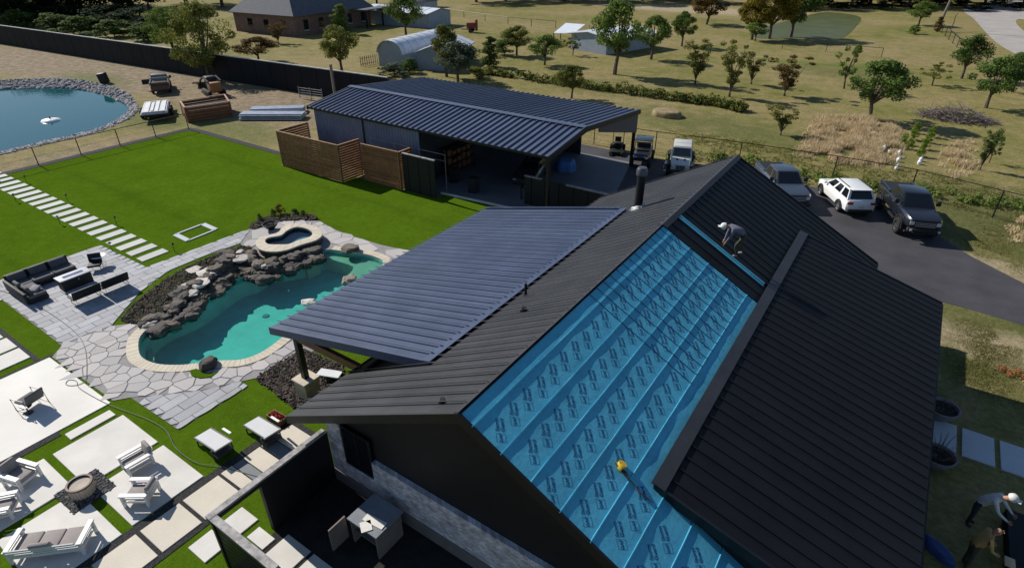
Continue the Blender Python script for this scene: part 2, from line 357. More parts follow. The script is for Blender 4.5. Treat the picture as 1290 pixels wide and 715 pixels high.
road = crom(GP([(1400, 130), (1290, 74), (1252, 51), (1227, 24), (1214, 12), (1240, 2), (1290, -4), (1400, 5), (1340, 30), (1283, 24), (1294, 42), (1400, 95)]), 4)
o = MB(K).sheet(road, .006).build('road', m_road); struct(o)
fp = crom(GP([(950, 47), (990, 49), (1035, 48), (1060, 49), (1078, 34), (1084, 22), (1062, 17), (1035, 16), (1000, 24), (960, 36)]), 4)
o = MB(K).sheet(fp, .02).build('far_pond', m_greenpond); struct(o)
# pond with its stone bank
o = MB(K).sheet(pond_in, -.5).build('pond_water', m_pond); struct(o)
random.seed(3); g = MB(K); n_ = len(pond_out)
def stone(g, c, r, sq=.6, rnd=random, n=1):     # an irregular rounded stone
    c = Vector(c); a = rnd.uniform(0, 6.3); ex = [rnd.uniform(.7, 1.3) for _ in range(3)]; M = Matrix.Translation(c) @ Matrix.Rotation(a, 4, 'Z') @ Matrix.Rotation(rnd.uniform(-.3, .3), 4, 'X')
    vs = []; fs = []; U, V = 7, 4
    for i in range(V+1):
        th = math.pi*i/V
        for j in range(U):
            ph = 2*math.pi*j/U+i*.3; k = r*rnd.uniform(.78, 1.12)
            vs.append((k*ex[0]*math.sin(th)*math.cos(ph), k*ex[1]*math.sin(th)*math.sin(ph), k*sq*ex[2]*math.cos(th)))
    for i in range(V):
        for j in range(U): fs.append((i*U+j, i*U+(j+1) % U, (i+1)*U+(j+1) % U, (i+1)*U+j))
    g.add(vs, fs, M)
bank = MB(K); bank.ring(pond_out, 0, pond_in, -.55); bk = bank.build('pond_bank', mat('bank_liner', (.10, .10, .10), .9, .3, 2, .5, 10)); struct(bk)
g = MB(K)
for i in range(n_):
    a, b2 = Vector(pond_out[i]), Vector(pond_out[(i+1) % n_]); c, d = Vector(pond_in[i]), Vector(pond_in[(i+1) % n_])
    L = (a-b2).length; wd = (a-c).length
    if wd < 1.6 and i % 3 and PJ((a.x, a.y, 0))[1] > 148: continue
    for _ in range(int(L*wd*9)+3):
        u, v = random.random(), random.random(); p = (a.lerp(b2, u)).lerp(c.lerp(d, u), v); stone(g, (p.x, p.y, -.5*v), random.uniform(.12, .24))
o = g.build('bank_stones', mat('bank_stone', (.30, .29, .30), .85, .35, 1.5, .3, 10), bk, kind='stuff')
# ------------------------------------------------------------------ swimming pool
poolb = thing('swimming_pool', 'freeform swimming pool with turquoise water, pale stone coping and shallow tan ledge', 'swimming pool', (-20.5, 10, 0))
DEP = -.95
inner = offset(pool, -.35); bm_ = MB(K)
ledge_poly = GP([(484, 333)]+z_b((925, 385), (840, 368), (700, 350), (600, 345), (560, 372), (620, 395), (720, 425), (800, 455), (775, 500), (735, 545))+[(452, 364), (472, 346)], -.3)
def nearledge(p): return inpoly(p, ledge_poly)
top, bot = pool, [Vector(p) for p in offset(pool, -.18)]
bm_.ring(top, .0, bot, DEP); bm_.sheet(bot, DEP); bm_.build('basin', m_poolwall, poolb)
lg = MB(K); lg.prism(crom(ledge_poly, 2), DEP+.02, -.22); lg.build('tanning_ledge', m_pooltan, poolb)
st = MB(K); st.prism(GP(z_b((455, 435), (475, 450), (560, 412), (540, 402)), -.25), DEP+.03, -.22); st.build('seat_shelf', m_pooltan, poolb); st = MB(K); st.prism(GP(z_a((200, 400), (225, 372), (245, 450), (225, 480), (195, 470)), -.5), DEP+.03, -.5); st.build('seat_shelf', m_pooltan, poolb)
MB(K).sheet(pool, WZ).build('water', m_water, poolb)
dr = MB(K); q = G(335, 398, DEP); dr.lathe([(0, .03), (.14, .03), (.16, 0)], 14, Matrix.Translation(q)); dr.build('drain', mat('drain_grey', (.05, .12, .12), .6), poolb)
cz = .055; outer_c = offset(pool, .42)
cp = MB(K)
for i in range(len(pool)):       # coping, cut into single stones, left open where the boulders line the bank
    a, b2 = Vector(pool[i]), Vector(pool[(i+1) % len(pool)]); c, d = Vector(outer_c[i]), Vector(outer_c[(i+1) % len(pool)])
    x, y = PJ((a.x, a.y, WZ))
    if (a.x < -21.9 and a.y > 8.2) or (x > 300 and x < 405 and y < 348): continue
    q = MB(K); e = .006; q.prism([a.lerp(b2, e), a.lerp(b2, 1-e), c.lerp(d, 1-e), c.lerp(d, e)], -.02, cz, bev=.012); q.build('coping_stone', m_coping, poolb)
# ------------------------------------------------------------------ flagstone deck
deckpx = ([(66, 450), (78, 436), (105, 423), (140, 411), (186, 407), (174, 430), (176, 450), (200, 466), (240, 468), (300, 462), (345, 444), (380, 420), (430, 388), (480, 345), (500, 330), (545, 300), (512, 316), (480, 309), (450, 300), (425, 291), (402, 279), (370, 276), (335, 282), (317, 288), (303, 307)])
deck_a = GP([(66, 450), (78, 436), (105, 423), (140, 411), (192, 405), (240, 400), (300, 400), (345, 400), (420, 350), (520, 330), (540, 345), (480, 400), (420, 430), (365, 458), (330, 475), (303, 481), (280, 486), (240, 495), (200, 498), (165, 501), (143, 505)])
deck_b = GP([(303, 308), (317, 288), (338, 280), (370, 276), (402, 279), (425, 291), (450, 300), (480, 309), (512, 316), (560, 320), (560, 345), (480, 345), (440, 335), (400, 325), (330, 325)])
from mathutils.geometry import intersect_line_line_2d
cop_out = offset(pool, .40)
def clip(poly, p, nrm):
    out = []; L = len(poly)
    for i in range(L):
        a, b2 = poly[i], poly[(i+1) % L]; da, db = (a-p).dot(nrm), (b2-p).dot(nrm)
        if da <= 0: out.append(a)
        if (da < 0) != (db < 0) and abs(da-db) > 1e-9: out.append(a+(b2-a)*(da/(da-db)))
    return out
def flagstones(region, dist, seed, parent, hide, zt):
    rnd = random.Random(seed); xs = [p.x for p in region]; ys = [p.y for p in region]; pts = []
    x = min(xs)
    while x < max(xs):
        y = min(ys)
        while y < max(ys):
            pts.append(Vector((x+rnd.uniform(-.42, .42)*dist, y+rnd.uniform(-.42, .42)*dist))); y += dist
        x += dist
    N = 0
    for i, p in enumerate(pts):
        if not inpoly(p, region) or inpoly(p, cop_out) or hide(p): continue
        cell = [p+Vector(v)*dist*2 for v in ((-1, -1), (1, -1), (1, 1), (-1, 1))]
        for j, q in enumerate(pts):
            if i != j and (q-p).length < dist*3: cell = clip(cell, (p+q)/2, (q-p).normalized())
        c = sum(cell, Vector((0, 0)))/len(cell); out = []
        for v in cell:
            v = v+(c-v).normalized()*min(.014, (c-v).length*.3)
            if not inpoly(v, region) or inpoly(v, cop_out):
                lo, hi = 0, 1
                for _ in range(10):
                    m_ = (lo+hi)/2; t = c.lerp(v, m_)
                    if inpoly(t, region) and not inpoly(t, cop_out): lo = m_
                    else: hi = m_
                v = c.lerp(v, lo)
            out.append(v)
        if len(out) < 3: continue
        q = MB(K); q.prism(out, .02, zt+rnd.uniform(-.006, .004), bev=.008); q.build('flagstone', m_flag, parent); N += 1
    return N
dk = MB(K).sheet(deck_a, .030, [pool]).build('pool_deck', m_mortar); struct(dk)
dk2 = MB(K).sheet(deck_b, .034, [pool]).build('pool_deck', m_mortar); struct(dk2)
unseen = lambda p: PJ((p.x, p.y, 0))[0] > 335+(430-PJ((p.x, p.y, 0))[1])*1.75+60 or p.x > -14.5
flagstones(deck_a, .50, 5, dk, unseen, .052)
flagstones(deck_b, .85, 6, dk2, lambda p: unseen(p) or inpoly(p, spa_out), .056)
# ------------------------------------------------------------------ rectangular paver patio and path
patio_px = [(-60, 367), (13.8, 350), (126, 309.3), (184.7, 337), (317, 287.7), (303, 307), (252, 325), (210, 343.5), (176, 369), (148, 402), (140, 411.5), (105, 423.5), (78.5, 436), (0, 376), (-60, 332+15)]
patio = [Vector(p) for p in ([(-32.05, 3.0), (-32.05, 10.3)]+[tuple(G(*p).to_2d()) for p in patio_px[3:13]]+[tuple(G(0, 376).to_2d()), (-29.6, 3.0)])]
pt = MB(K).sheet(patio, .020).build('patio', m_joint); struct(pt)
tip = GP([(165, 501), (200, 498), (240, 495), (280, 486), (303, 481), (313, 487), (224.8, 541.8)])
tp = MB(K).sheet(tip, .022).build('patio', m_joint); struct(tp)
def pavers(region, parent, x0, y0, dx, dy, seed, zt):
    rnd = random.Random(seed); xs = [p.x for p in region]; ys = [p.y for p in region]; cache = {}; N = 0
    i = 0; x = x0
    while x < max(xs):
        y = y0-(dy/2 if i % 2 else 0)
        while y < max(ys):
            cell = [Vector(v) for v in ((x+.008, y+.008), (x+dx-.008, y+.008), (x+dx-.008, y+dy-.008), (x+.008, y+dy-.008))]; c = (cell[0]+cell[2])/2
            ins = [inpoly(v, region) for v in cell]
            if all(ins):
                if 'f' not in cache:
                    q = MB(K); q.prism([v-c for v in cell], 0, .022, bev=.005); cache['f'] = q.mesh('paver'); cache['f'].materials.append(m_paver)
                piece('paver', cache['f'], parent, (c.x*K, c.y*K, (zt-.022+rnd.uniform(-.003, .002))*K)); N += 1
            elif sum(ins) >= 1:
                if not inpoly(c, region): c = sum((v for v, k in zip(cell, ins) if k), Vector((0, 0)))/sum(ins)
                out = []
                for k in range(4):
                    for t in (0, .5):
                        v = cell[k].lerp(cell[(k+1) % 4], t)
                        if not inpoly(v, region):
                            lo, hi = 0, 1
                            for _ in range(9):
                                m_ = (lo+hi)/2
                                if inpoly(c.lerp(v, m_), region): lo = m_
                                else: hi = m_
                            v = c.lerp(v, lo)
                        out.append(v)
                ar = abs(sum(out[k].x*out[(k+1) % 8].y-out[(k+1) % 8].x*out[k].y for k in range(8)))/2
                if ar > .03: q = MB(K); q.prism(out, zt-.022, zt-.001, bev=.005); q.build('paver', m_paver, parent); N += 1
            y += dy
        x += dx; i += 1
    return N
pavers(patio, pt, -32.05, 2.9, .42, .84, 1, .044)
pavers(tip, tp, -19.5, 4.7, .42, .84, 2, .046)
# ------------------------------------------------------------------ concrete pad, walkway slabs, stepping slabs, gravel bands
pd = MB(K); q = [(-23.8, 4.74), (-19.36, 4.78), (-19.36, -3), (-23.8, -3)]; pd.prism(q, 0, .045, bev=.01); struct(pd.build('concrete_pad', m_concpad))
def slab_path(name, rects, mtl, zt=.05):
    ob = None; root = MB(K)
    for k, (x0, x1, y0, y1) in enumerate(rects):
        q = MB(K); q.prism([(x0, y0), (x1, y0), (x1, y1), (x0, y1)], .004, zt, bev=.012)
        if not ob: ob = bpy.data.objects.new(name, None); COL.objects.link(ob); struct(ob); ob.location = (x0*K, y0*K, 0)
        q.build('slab', mtl, ob)
    return ob
slab_path('walkway', [(-48.3+1.012*i, -47.72+1.012*i, 10.55, 11.85) for i in range(20)]+[(-48.3-1.012, -47.72-1.012, 10.55, 11.85)], mat('walk_slab', (.50, .50, .47), .8, .1, 1, .15, 30, rnd=.06))
slab_path('stepping_slabs', [(-18.42, -16.3, 2.68, 4.72), (-19.02, -18.62, 3.26, 4.59), (-16.04, -13.9, 2.74, 4.74), (-16.3, -13.86, .55, 2.46), (-18.45, -16.6, .55, 2.46)], m_conc)
slab_path('stepping_slabs', [(-13.58, -12.48, y, y+1.06) for y in (1.6, 2.77, 3.93)]+[(-13.58, -12.48, 5.07, 5.42), (-13.55, -12.55, 5.78, 6.34), (-13.55, -12.55, 6.82, 7.5)], mat('cream_slab', (.62, .56, .46), .8, .08, .9, .15, 40, rnd=.05))
slab_path('stepping_slabs', [(-13.55, -12.55, 5.42+.03, 5.75), (-13.55, -12.55, 6.38, 6.78)], mat('slate_slab', (.20, .205, .22), .8, .1, .9, .15, 40))
slab_path('stepping_slabs', [(-12.05, -11.33, 4.0, 4.72), (-12.08, -11.33, 3.2, 3.85), (-11.12, -10.46, 4.22, 4.6), (-10.3, -9.42, 4.1, 4.88), (-9.3, -8.4, 4.1, 4.88), (-10.3, -9.42, 3.7, 4.02), (-9.3, -8.4, 3.7, 4.02)], m_conc)
slab_path('stepping_slabs', [(-30.2, -26.7, 2.2+i*0, 4.3) for i in range(1)]+[(-26.55, -25.55, 1.5, 4.35), (-25.4, -24.4, 1.5, 4.35)], m_conc)
g = MB(K)
for x0, x1, y0, y1 in ((-13.86, -13.6, 1, 7.7), (-12.46, -12.3, 1, 7.4), (-13.6, -12.46, 3.82, 3.93), (-13.6, -12.46, 4.99, 5.07), (-13.6, -12.46, 2.66, 2.77), (-13.6, -12.46, 7.5, 7.7), (-23.98, -23.82, 1, 4.9), (-30.5, -24, 4.33, 4.5), (-19.34, -19.1, -1, 3.2)): g.prism([(x0, y0), (x1, y0), (x1, y1), (x0, y1)], .0, .026)
struct(g.build('gravel_band', m_gravel))
g = MB(K); c = GP([(121.5, 591), (147.5, 613), (94.3, 649), (68.2, 625)]); g.prism(c, .0, .056); pitg = struct(g.build('gravel_bed', m_gravel))
random.seed(5); g = MB(K)
for _ in range(420):
    u, v = random.random(), random.random(); p = c[0].lerp(c[1], u).lerp(c[3].lerp(c[2], u), v); stone(g, (p.x, p.y, .055), random.uniform(.02, .045))
g.build('gravel_stones', mat('gravel_stone', (.10, .10, .10), .8, .6, 9, .2, 20), pitg, kind='stuff')
g = MB(K).prism([(-10.66, 2.2), (-2, 2.2), (-2, 7.0), (-10.66, 7.0)], 0, .018); struct(g.build('courtyard_soil', m_soil))
g = MB(K).prism([(.4, 6), (2.4, 6), (2.4, 21.8), (.4, 21.8)], 0, .02); struct(g.build('bed_soil', m_soil))
# mulch beds
bed1 = crom(GP(z_c((10, 572), (150, 425), (330, 285), (560, 165), (838, 58), (945, 95), (1010, 190), (930, 270), (800, 310), (640, 420), (500, 510), (330, 580), (195, 600))), 2)
o = MB(K).sheet(bed1, .04, [pool]).build('mulch_bed', m_mulch); struct(o); mb1 = o
bed2 = GP([(322, 478), (345, 462), (384, 440), (432, 462), (440, 500), (380, 520), (366, 512), (345, 494)])
o = MB(K).sheet(bed2, .034).build('mulch_bed', m_mulch); struct(o); mb2 = o
bed3 = crom(GP(z_b((75, 175), (150, 120), (260, 95), (400, 85), (520, 90), (545, 125), (430, 128), (300, 138), (200, 155), (120, 190))), 2)
o = MB(K).sheet(bed3, .062).build('mulch_bed', m_mulch); struct(o); mb3 = o
def litter(bed, poly, zt, n, parent, mtl, hole=None, r=(.02, .06)):
    rnd = random.Random(n); g = MB(K); xs = [p[0] for p in poly]; ys = [p[1] for p in poly]; k = 0
    while k < n:
        p = (rnd.uniform(min(xs), max(xs)), rnd.uniform(min(ys), max(ys)))
        k += 1
        if not inpoly(p, poly) or (hole and inpoly(p, hole)): continue
        a = rnd.uniform(0, 6.3); L = rnd.uniform(*r)*1.6; wd = L*.35; M = Matrix.Translation((p[0], p[1], zt+rnd.uniform(.0, .03))) @ Matrix.Rotation(a, 4, 'Z') @ Matrix.Rotation(rnd.uniform(-.7, .7), 4, 'X') @ Matrix.Rotation(rnd.uniform(-.5, .5), 4, 'Y')
        g.box(-L, L, -wd, wd, -.008, .008, M)
    return g.build('mulch_chips', mtl, parent, kind='stuff')
mch = mat('mulch_chip', (.075, .058, .047), .9, .5, 6, .2, 20, fine=.4)
litter(mb1, bed1, .05, 7000, mb1, mch, pool); litter(mb2, bed2, .045, 3000, mb2, mch); litter(mb3, bed3, .07, 1500, mb3, mch)
# ------------------------------------------------------------------ main house
m_metal = mat('charcoal_roof_metal', (.034, .035, .040), .5, .18, .8, .25, 1.8, dist=.05, spec=.22, rnd=.10, fine=.05)
m_metal2 = mat('porch_roof_metal', (.056, .074, .128), .45, .14, .8, .25, 1.8, dist=.05, spec=.25, rnd=.08, fine=.05)  # same charcoal paint; the bluish sky reflection is put into this base colour
m_metalblk = mat('black_roof_metal', (.0050, .0058, .0085), .55, .2, .8, .2, 1.8, spec=.22, dist=.05, rnd=.12, fine=.05)
m_trim = mat('black_trim', (.007, .0075, .010), .5, .15, 2, .05, 10, spec=.4)
m_siding = mat('black_siding', (.006, .0065, .009), .6, .2, 1, .1, 14)
m_brick = brick_material('whitewashed_brick', (.72, .70, .72), (.40, .36, .37), (.36, .35, .36), 3.4)
m_blue = mat('blue_underlayment', (.078, .385, .545), .7, .10, 1.2, .25, 9, spec=.35, fine=.08)
m_print = mat('navy_print', (.010, .055, .16), .6, .1, 3, 0, 20)
m_wood = mat('brown_beam', (.16, .075, .035), .6, .25, 3, .2, 20)
RX, RZ, SL = -5.39, 5.72, .535           # ridge line and pitch (unscaled units)
Y0, Y1 = 6.2, 24.3; XL, XR = -11.32, .54
zr = lambda X: RZ-SL*abs(X-RX)
house = thing('house', 'long black gabled house with metal roof being re-roofed, blue underlayment exposed', 'house', (RX, 15, 0))
g = MB(K); g.box(-10.6, -.2, 7.0, 23.6, 0, 2.72); g.build('wall', m_siding, house)
for Yg, nm in ((7.0, 'gable_wall'), (23.6, 'gable_wall')):
    g = MB(K); a, b2 = (Yg-.06, Yg+.0) if Yg < 10 else (Yg, Yg+.06)
    tri = [(-10.62, 2.6), (-.18, 2.6), (-.18, zr(-.18)-.2), (RX, RZ-.2), (-10.62, zr(-10.62)-.2)]
    g.add([(x, a, z) for x, z in tri]+[(x, b2, z) for x, z in tri], [(0, 1, 2, 3, 4), (9, 8, 7, 6, 5)]+[(i, (i+1) % 5, 5+(i+1) % 5, 5+i) for i in range(5)]); g.build(nm, m_siding, house)
# whitewashed brick on the near gable and a dark window in it
bt = 1.45
for x0, x1, z0, z1 in ((-10.7, -10.15, .45, 2.35), (-10.15, -9.05, .45, .95), (-9.05, -.2, .45, 1.62)):
    g = MB(K); g.box(x0+.0015, x1-.0015, 6.86, 6.998, z0, z1); g.build('brick_face', m_brick, house)
g = MB(K); g.box(-10.72, -.2, 6.83, 6.998, 0.0, .45); g.build('plinth', mat('plinth_render', (.17, .15, .14), .85, .2, 1.5, .3, 20), house)
wn = MB(K); wn.box(-10.1, -9.1, 6.9, 6.94, 1.0, 2.3); wn = wn.build('window', mat('dark_glass', (.01, .012, .016), .08, .1, 1, 0, spec=.6, fine=0), house)
g = MB(K)
for x0, x1, z0, z1 in ((-10.14, -10.06, .96, 2.34), (-9.14, -9.06, .96, 2.34), (-9.64, -9.58, 1.0, 2.3), (-10.06, -9.14, 2.28, 2.34), (-10.06, -9.14, .96, 1.03)): g.box(x0, x1, 6.885, 6.93, z0, z1)
g.build('frame', m_trim, wn)
def plane_piece(g, X0, X1, Ya, Yb, zf, t=.02, lift=0):
    g.hexa([(X0, Ya, zf(X0)-t+lift), (X1, Ya, zf(X1)-t+lift), (X1, Yb, zf(X1)-t+lift), (X0, Yb, zf(X0)-t+lift)],
           [(X0, Ya, zf(X0)+lift), (X1, Ya, zf(X1)+lift), (X1, Yb, zf(X1)+lift), (X0, Yb, zf(X0)+lift)])
def seam_panel_mesh(name, X0, X1, zf, wdt, mtl, rib=.034, ribw=.03, lift=.022):
    g = MB(K); plane_piece(g, X0, X1, 0.002, wdt-.002, zf, .012, lift)
    plane_piece(g, X0, X1, wdt-ribw, wdt-.004, zf, .012, lift+rib); me = g.mesh(name); me.materials.append(mtl)
    bm = bmesh.new(); bm.from_mesh(me); bmesh.ops.recalc_face_normals(bm, faces=bm.faces); bm.to_mesh(me); bm.free(); return me
def panels(parent, X0, X1, Ya, Yb, zf, mtl, wdt=.36, rib=.080, name='roof_panel', ribw=.045):
    n = max(1, round((Yb-Ya)/wdt)); wd = (Yb-Ya)/n; me = seam_panel_mesh(name, X0, X1, zf, wd, mtl, rib, ribw)
    for i in range(n):
        o = bpy.data.objects.new(name, me); COL.objects.link(o); o.location = (0, (Ya+i*wd)*K, 0); attach(o, parent, True)
# roof deck (plywood body) with both slopes
zdk = lambda X: zr(X)-.012
g = MB(K); prof = [(XL+.02, zr(XL)-.01), (RX, RZ-.01), (XR-.02, zr(XR)-.01), (XR-.02, zr(XR)-.17), (RX, RZ-.2), (XL+.02, zr(XL)-.17)]
g.add([(x, Y0+.03, z) for x, z in prof]+[(x, Y1-.03, z) for x, z in prof], [(0, 1, 4, 5), (1, 2, 3, 4), (11, 10, 7, 6), (10, 9, 8, 7)]+[(i, i+6, (i+1) % 6+6, (i+1) % 6) for i in range(6)])
roof = g.build('roof', m_trim, house)
PX0, PX1, PYa, PYb, PZ0, PZ1 = -14.92, -8.12, 8.35, 19.85, 2.70, RZ-SL*(8.12-5.39)+.05
panels(roof, XL, RX-.10, Y0, PYa-.02, zr, m_metal)
panels(roof, PX1+.02, RX-.10, PYa-.02, PYb+.05, zr, m_metal)
panels(roof, XL, RX-.10, PYb+.05, Y1, zr, m_metal)
panels(roof, RX+.10, -2.12, 17.42, Y1, zr, m_metalblk, .40, .02)
panels(roof, RX+.10, -2.12, 16.24, 17.16, zr, m_metalblk, .46, .02)
panels(roof, -2.12, XR, 22.06, Y1, zr, m_metalblk, .40, .02)
g = MB(K)
for sgn in (-1, 1):
    for (ya, yb) in ((16.2, Y1+.03),): plane_piece(g, RX, RX+sgn*.16, ya, yb, lambda X: zr(X)+.062, .02)
g.build('ridge_cap', m_metal, roof)
g = MB(K); plane_piece(g, RX-.11, RX-.005, Y0-.01, 16.2, lambda X: zr(X)+.05, .03); g.build('ridge_cap', m_metal, roof)
g = MB(K)
for xa, xb in ((XL, RX), (RX, XR)):
    for ya, yb in ((Y0-.03, Y0+.03),): g.hexa([(xa, ya, zr(xa)-.22), (xb, ya, zr(xb)-.22), (xb, yb, zr(xb)-.22), (xa, yb, zr(xa)-.22)], [(xa, ya, zr(xa)+.03), (xb, ya, zr(xb)+.03), (xb, yb, zr(xb)+.03), (xa, yb, zr(xa)+.03)])
g.build('rake_trim', m_trim, roof)
g = MB(K)
for xa, xb in ((XL, RX), (RX, XR)): g.hexa([(xa, Y1-.03, zr(xa)-.22), (xb, Y1-.03, zr(xb)-.22), (xb, Y1+.03, zr(xb)-.22), (xa, Y1+.03, zr(xa)-.22)], [(xa, Y1-.03, zr(xa)+.06), (xb, Y1-.03, zr(xb)+.06), (xb, Y1+.03, zr(xb)+.06), (xa, Y1+.03, zr(xa)+.06)])
g.build('rake_trim', m_trim, roof)
g = MB(K); g.box(XL-.03, XL+.015, Y0, Y1, zr(XL)-.2, zr(XL)+.0); g.build('eave_trim', m_trim, roof)
g = MB(K); g.box(XR-.01, XR+.03, 22.0, Y1, zr(XR)-.2, zr(XR)); g.build('eave_trim', m_trim, roof)
# blue underlayment laid in courses over battens
xs = [RX+.03]+[RX+.33+.634*i for i in range(10)]; xs = [x for x in xs if x < XR]+[XR]
rnd = random.Random(11)
for i in range(len(xs)-1):
    xa, xb = xs[i], xs[i+1]; ya = Y0-.02; yb = 16.22 if xa < -2.14 else 8.42
    if xa < -2.12 < xb: segs = [(xa, -2.14, 16.22), (xa, xb, 8.42)]
    n = int((yb-ya)/.16); prof = [(0, .004), (.16, .006), (.35, .004), (.55, .005), (.75, .006)]
    W = xb-xa; g = MB(K); rows = []
    for j in range(n+1):
        y = ya+(yb-ya)*j/n; wob = noise.noise(Vector((xa*3, y*1.3, 0)))
        jag = .02*noise.noise(Vector((xa*7, y*3.1, 5)))
        bh = .031+.012*noise.noise(Vector((xa, y*2.0, 2)))
        xe = xb+.004*wob
        if xa < -2.12 < xb and y > 8.45: xe = min(xe, -2.13); bh = .006
        row = []
        for t, h in prof: X = xa+(xe-xa)*t; row.append((X, y, zr(X)+h+.006*noise.noise(Vector((X*2.3, y*1.7, 3)))))
        X = xe-.034; row.append((X, y, zr(X)+.006)); X = xe-.022; row.append((X, y, zr(X)+bh)); X = xe-.008; row.append((X, y, zr(X)+bh)); row.append((xe, y, zr(xe)+.002))
        rows.append(row)
    m_ = len(rows[0]); vs = [v for r_ in rows for v in r_]; fs = [(j*m_+k, j*m_+k+1, (j+1)*m_+k+1, (j+1)*m_+k) for j in range(n) for k in range(m_-1)]
    g.flat = True; g.add(vs, fs); g.build('underlayment_course', m_blue, roof)
g = MB(K); plane_piece(g, RX+.03, -2.3, 17.2, 17.30, zr, .02, .05); g.build('underlayment_strip', m_blue, roof)
g = MB(K); plane_piece(g, RX+.03, -2.3, 17.33, 17.40, zr, .02, .06); g.build('underlayment_strip', m_blue, roof)
# printed marks on the underlayment: box with GAF, then Storm / Guard in two lines, repeated
def text_faces(txt, size, w=None):
    c = bpy.data.curves.new('t', 'FONT'); c.body = txt; c.size = size; c.align_x = 'CENTER'; c.align_y = 'CENTER'; c.resolution_u = 2; c.offset = size*.03
    o = bpy.data.objects.new('t', c); COL.objects.link(o); dg = bpy.context.evaluated_depsgraph_get(); dg.update(); me = bpy.data.meshes.new_from_object(o.evaluated_get(dg))
    vs = [v.co.copy() for v in me.vertices]; fs = [tuple(p.vertices) for p in me.polygons]
    bpy.data.objects.remove(o); bpy.data.curves.remove(c); bpy.data.meshes.remove(me); return vs, fs
def mark_mesh():
    g = MB(1); parts = [('GAF', .10, (-.185, 0), .0), ('Storm', .122, (.115, .060), 0), ('Guard', .122, (.115, -.060), 0)]
    for t, sz, (ox, oy), _ in parts:
        vs, fs = text_faces(t, sz); g.add([(v.x+ox, v.y+oy, 0) for v in vs], fs)
    a, b2 = .10, .11; cx = -.185
    for x0, x1, y0, y1 in ((-a, a, b2-.008, b2), (-a, a, -b2, -b2+.008), (-a, -a+.008, -b2+.008, b2-.008), (a-.008, a, -b2+.008, b2-.008)): g.add([(cx+x0, y0, 0), (cx+x1, y0, 0), (cx+x1, y1, 0), (cx+x0, y1, 0)], [(0, 1, 2, 3)])
    g.flat = True; return g
mk = mark_mesh(); ang = math.atan(SL); cs_, sn_ = math.cos(ang), math.sin(ang)
for i in range(len(xs)-1):
    xa, xb = xs[i], xs[i+1]; W = min(xb, 99)-xa; g = MB(K); yb = 16.1 if xa < -2.3 else 8.1
    y = Y0+.22+.17*(i % 3)
    while y < yb:
        Xc = xa+W*(.50 if W > .5 else .4)+.015*math.sin(i*5+y*9)
        if not (xb > -2.2 and y > 7.9 and Xc > -2.35):
            vs = []
            for v in mk.v:          # printed on the diagonal of the roll
                sl = -(v.x+v.y)*.7071/K; X = Xc+sl*cs_; Yv = y+(v.x-v.y)*.7071/K
                vs.append((X, Yv, zr(X)+.0088+.006*noise.noise(Vector((X*2.3, Yv*1.7, 3)))))
            if all(xa+.02 < q_[0] < xb-.05 and q_[1] > Y0 for q_ in vs) or W < .5: g.add(vs, mk.f) if W > .5 else None
            else: g.add([q_ for q_ in vs], [f for f in mk.f if all(xa+.02 < vs[k_][0] < xb-.055 and vs[k_][1] > Y0 for k_ in f)])
        y += .495
    if g.v: g.flat = True; g.build('printed_marks', m_print, roof, kind='stuff')
# thin dark lines snapped across the far courses
for k in range(13):
    y = 11.35+k*.385; g = MB(K); last = None; pts = []
    for i in range(len(xs)-1):
        for X, h in ((xs[i]+.01, .022), (xs[i+1]-.07, .022), (xs[i+1]-.035, .042), (xs[i+1]-.006, .042)):
            if X < -2.35: pts.append((X, y, zr(X)+h))
    for a, b2 in zip(pts[:-1], pts[1:]): g.hexa([(a[0], y-.009, a[2]-.004), (b2[0], y-.009, b2[2]-.004), (b2[0], y+.009, b2[2]-.004), (a[0], y+.009, a[2]-.004)], [(a[0], y-.009, a[2]+.002), (b2[0], y-.009, b2[2]+.002), (b2[0], y+.009, b2[2]+.002), (a[0], y+.009, a[2]+.002)])
    g.build('layout_line', m_print, roof)
# shallow wing roof on the drive side
WX0, WX1, WYa, WYb, WZ0, WZ1 = -2.14, 2.66, 8.15, 22.05, zr(-2.14)+.07, 2.68
zw = lambda X: WZ0+(WZ1-WZ0)*(X-WX0)/(WX1-WX0)
g = MB(K); plane_piece(g, WX0+.02, WX1-.02, WYa+.02, WYb-.02, zw, .14, -.002); wing = g.build('wing_roof', m_trim, house)
panels(wing, WX0+.2, WX1, WYa, WYb, zw, m_metalblk, .38, .028)
g = MB(K); plane_piece(g, WX0-.05, WX0+.24, WYa-.03, WYb+.03, zw, .03, .075); g.build('transition_flashing', mat('flashing_grey', (.022, .024, .030), .5, .15, 1, .1, 8, spec=.5), wing)
for ya in (WYa, WYb):
    g = MB(K); g.hexa([(WX0, ya-.03, zw(WX0)-.2), (WX1, ya-.03, zw(WX1)-.2), (WX1, ya+.03, zw(WX1)-.2), (WX0, ya+.03, zw(WX0)-.2)], [(WX0, ya-.03, zw(WX0)+.055), (WX1, ya-.03, zw(WX1)+.055), (WX1, ya+.03, zw(WX1)+.055), (WX0, ya+.03, zw(WX0)+.055)]); g.build('rake_trim', m_trim, wing)
g = MB(K); g.box(WX1-.005, WX1+.04, WYa, WYb, WZ1-.2, WZ1-.01); g.build('eave_trim', m_trim, wing)
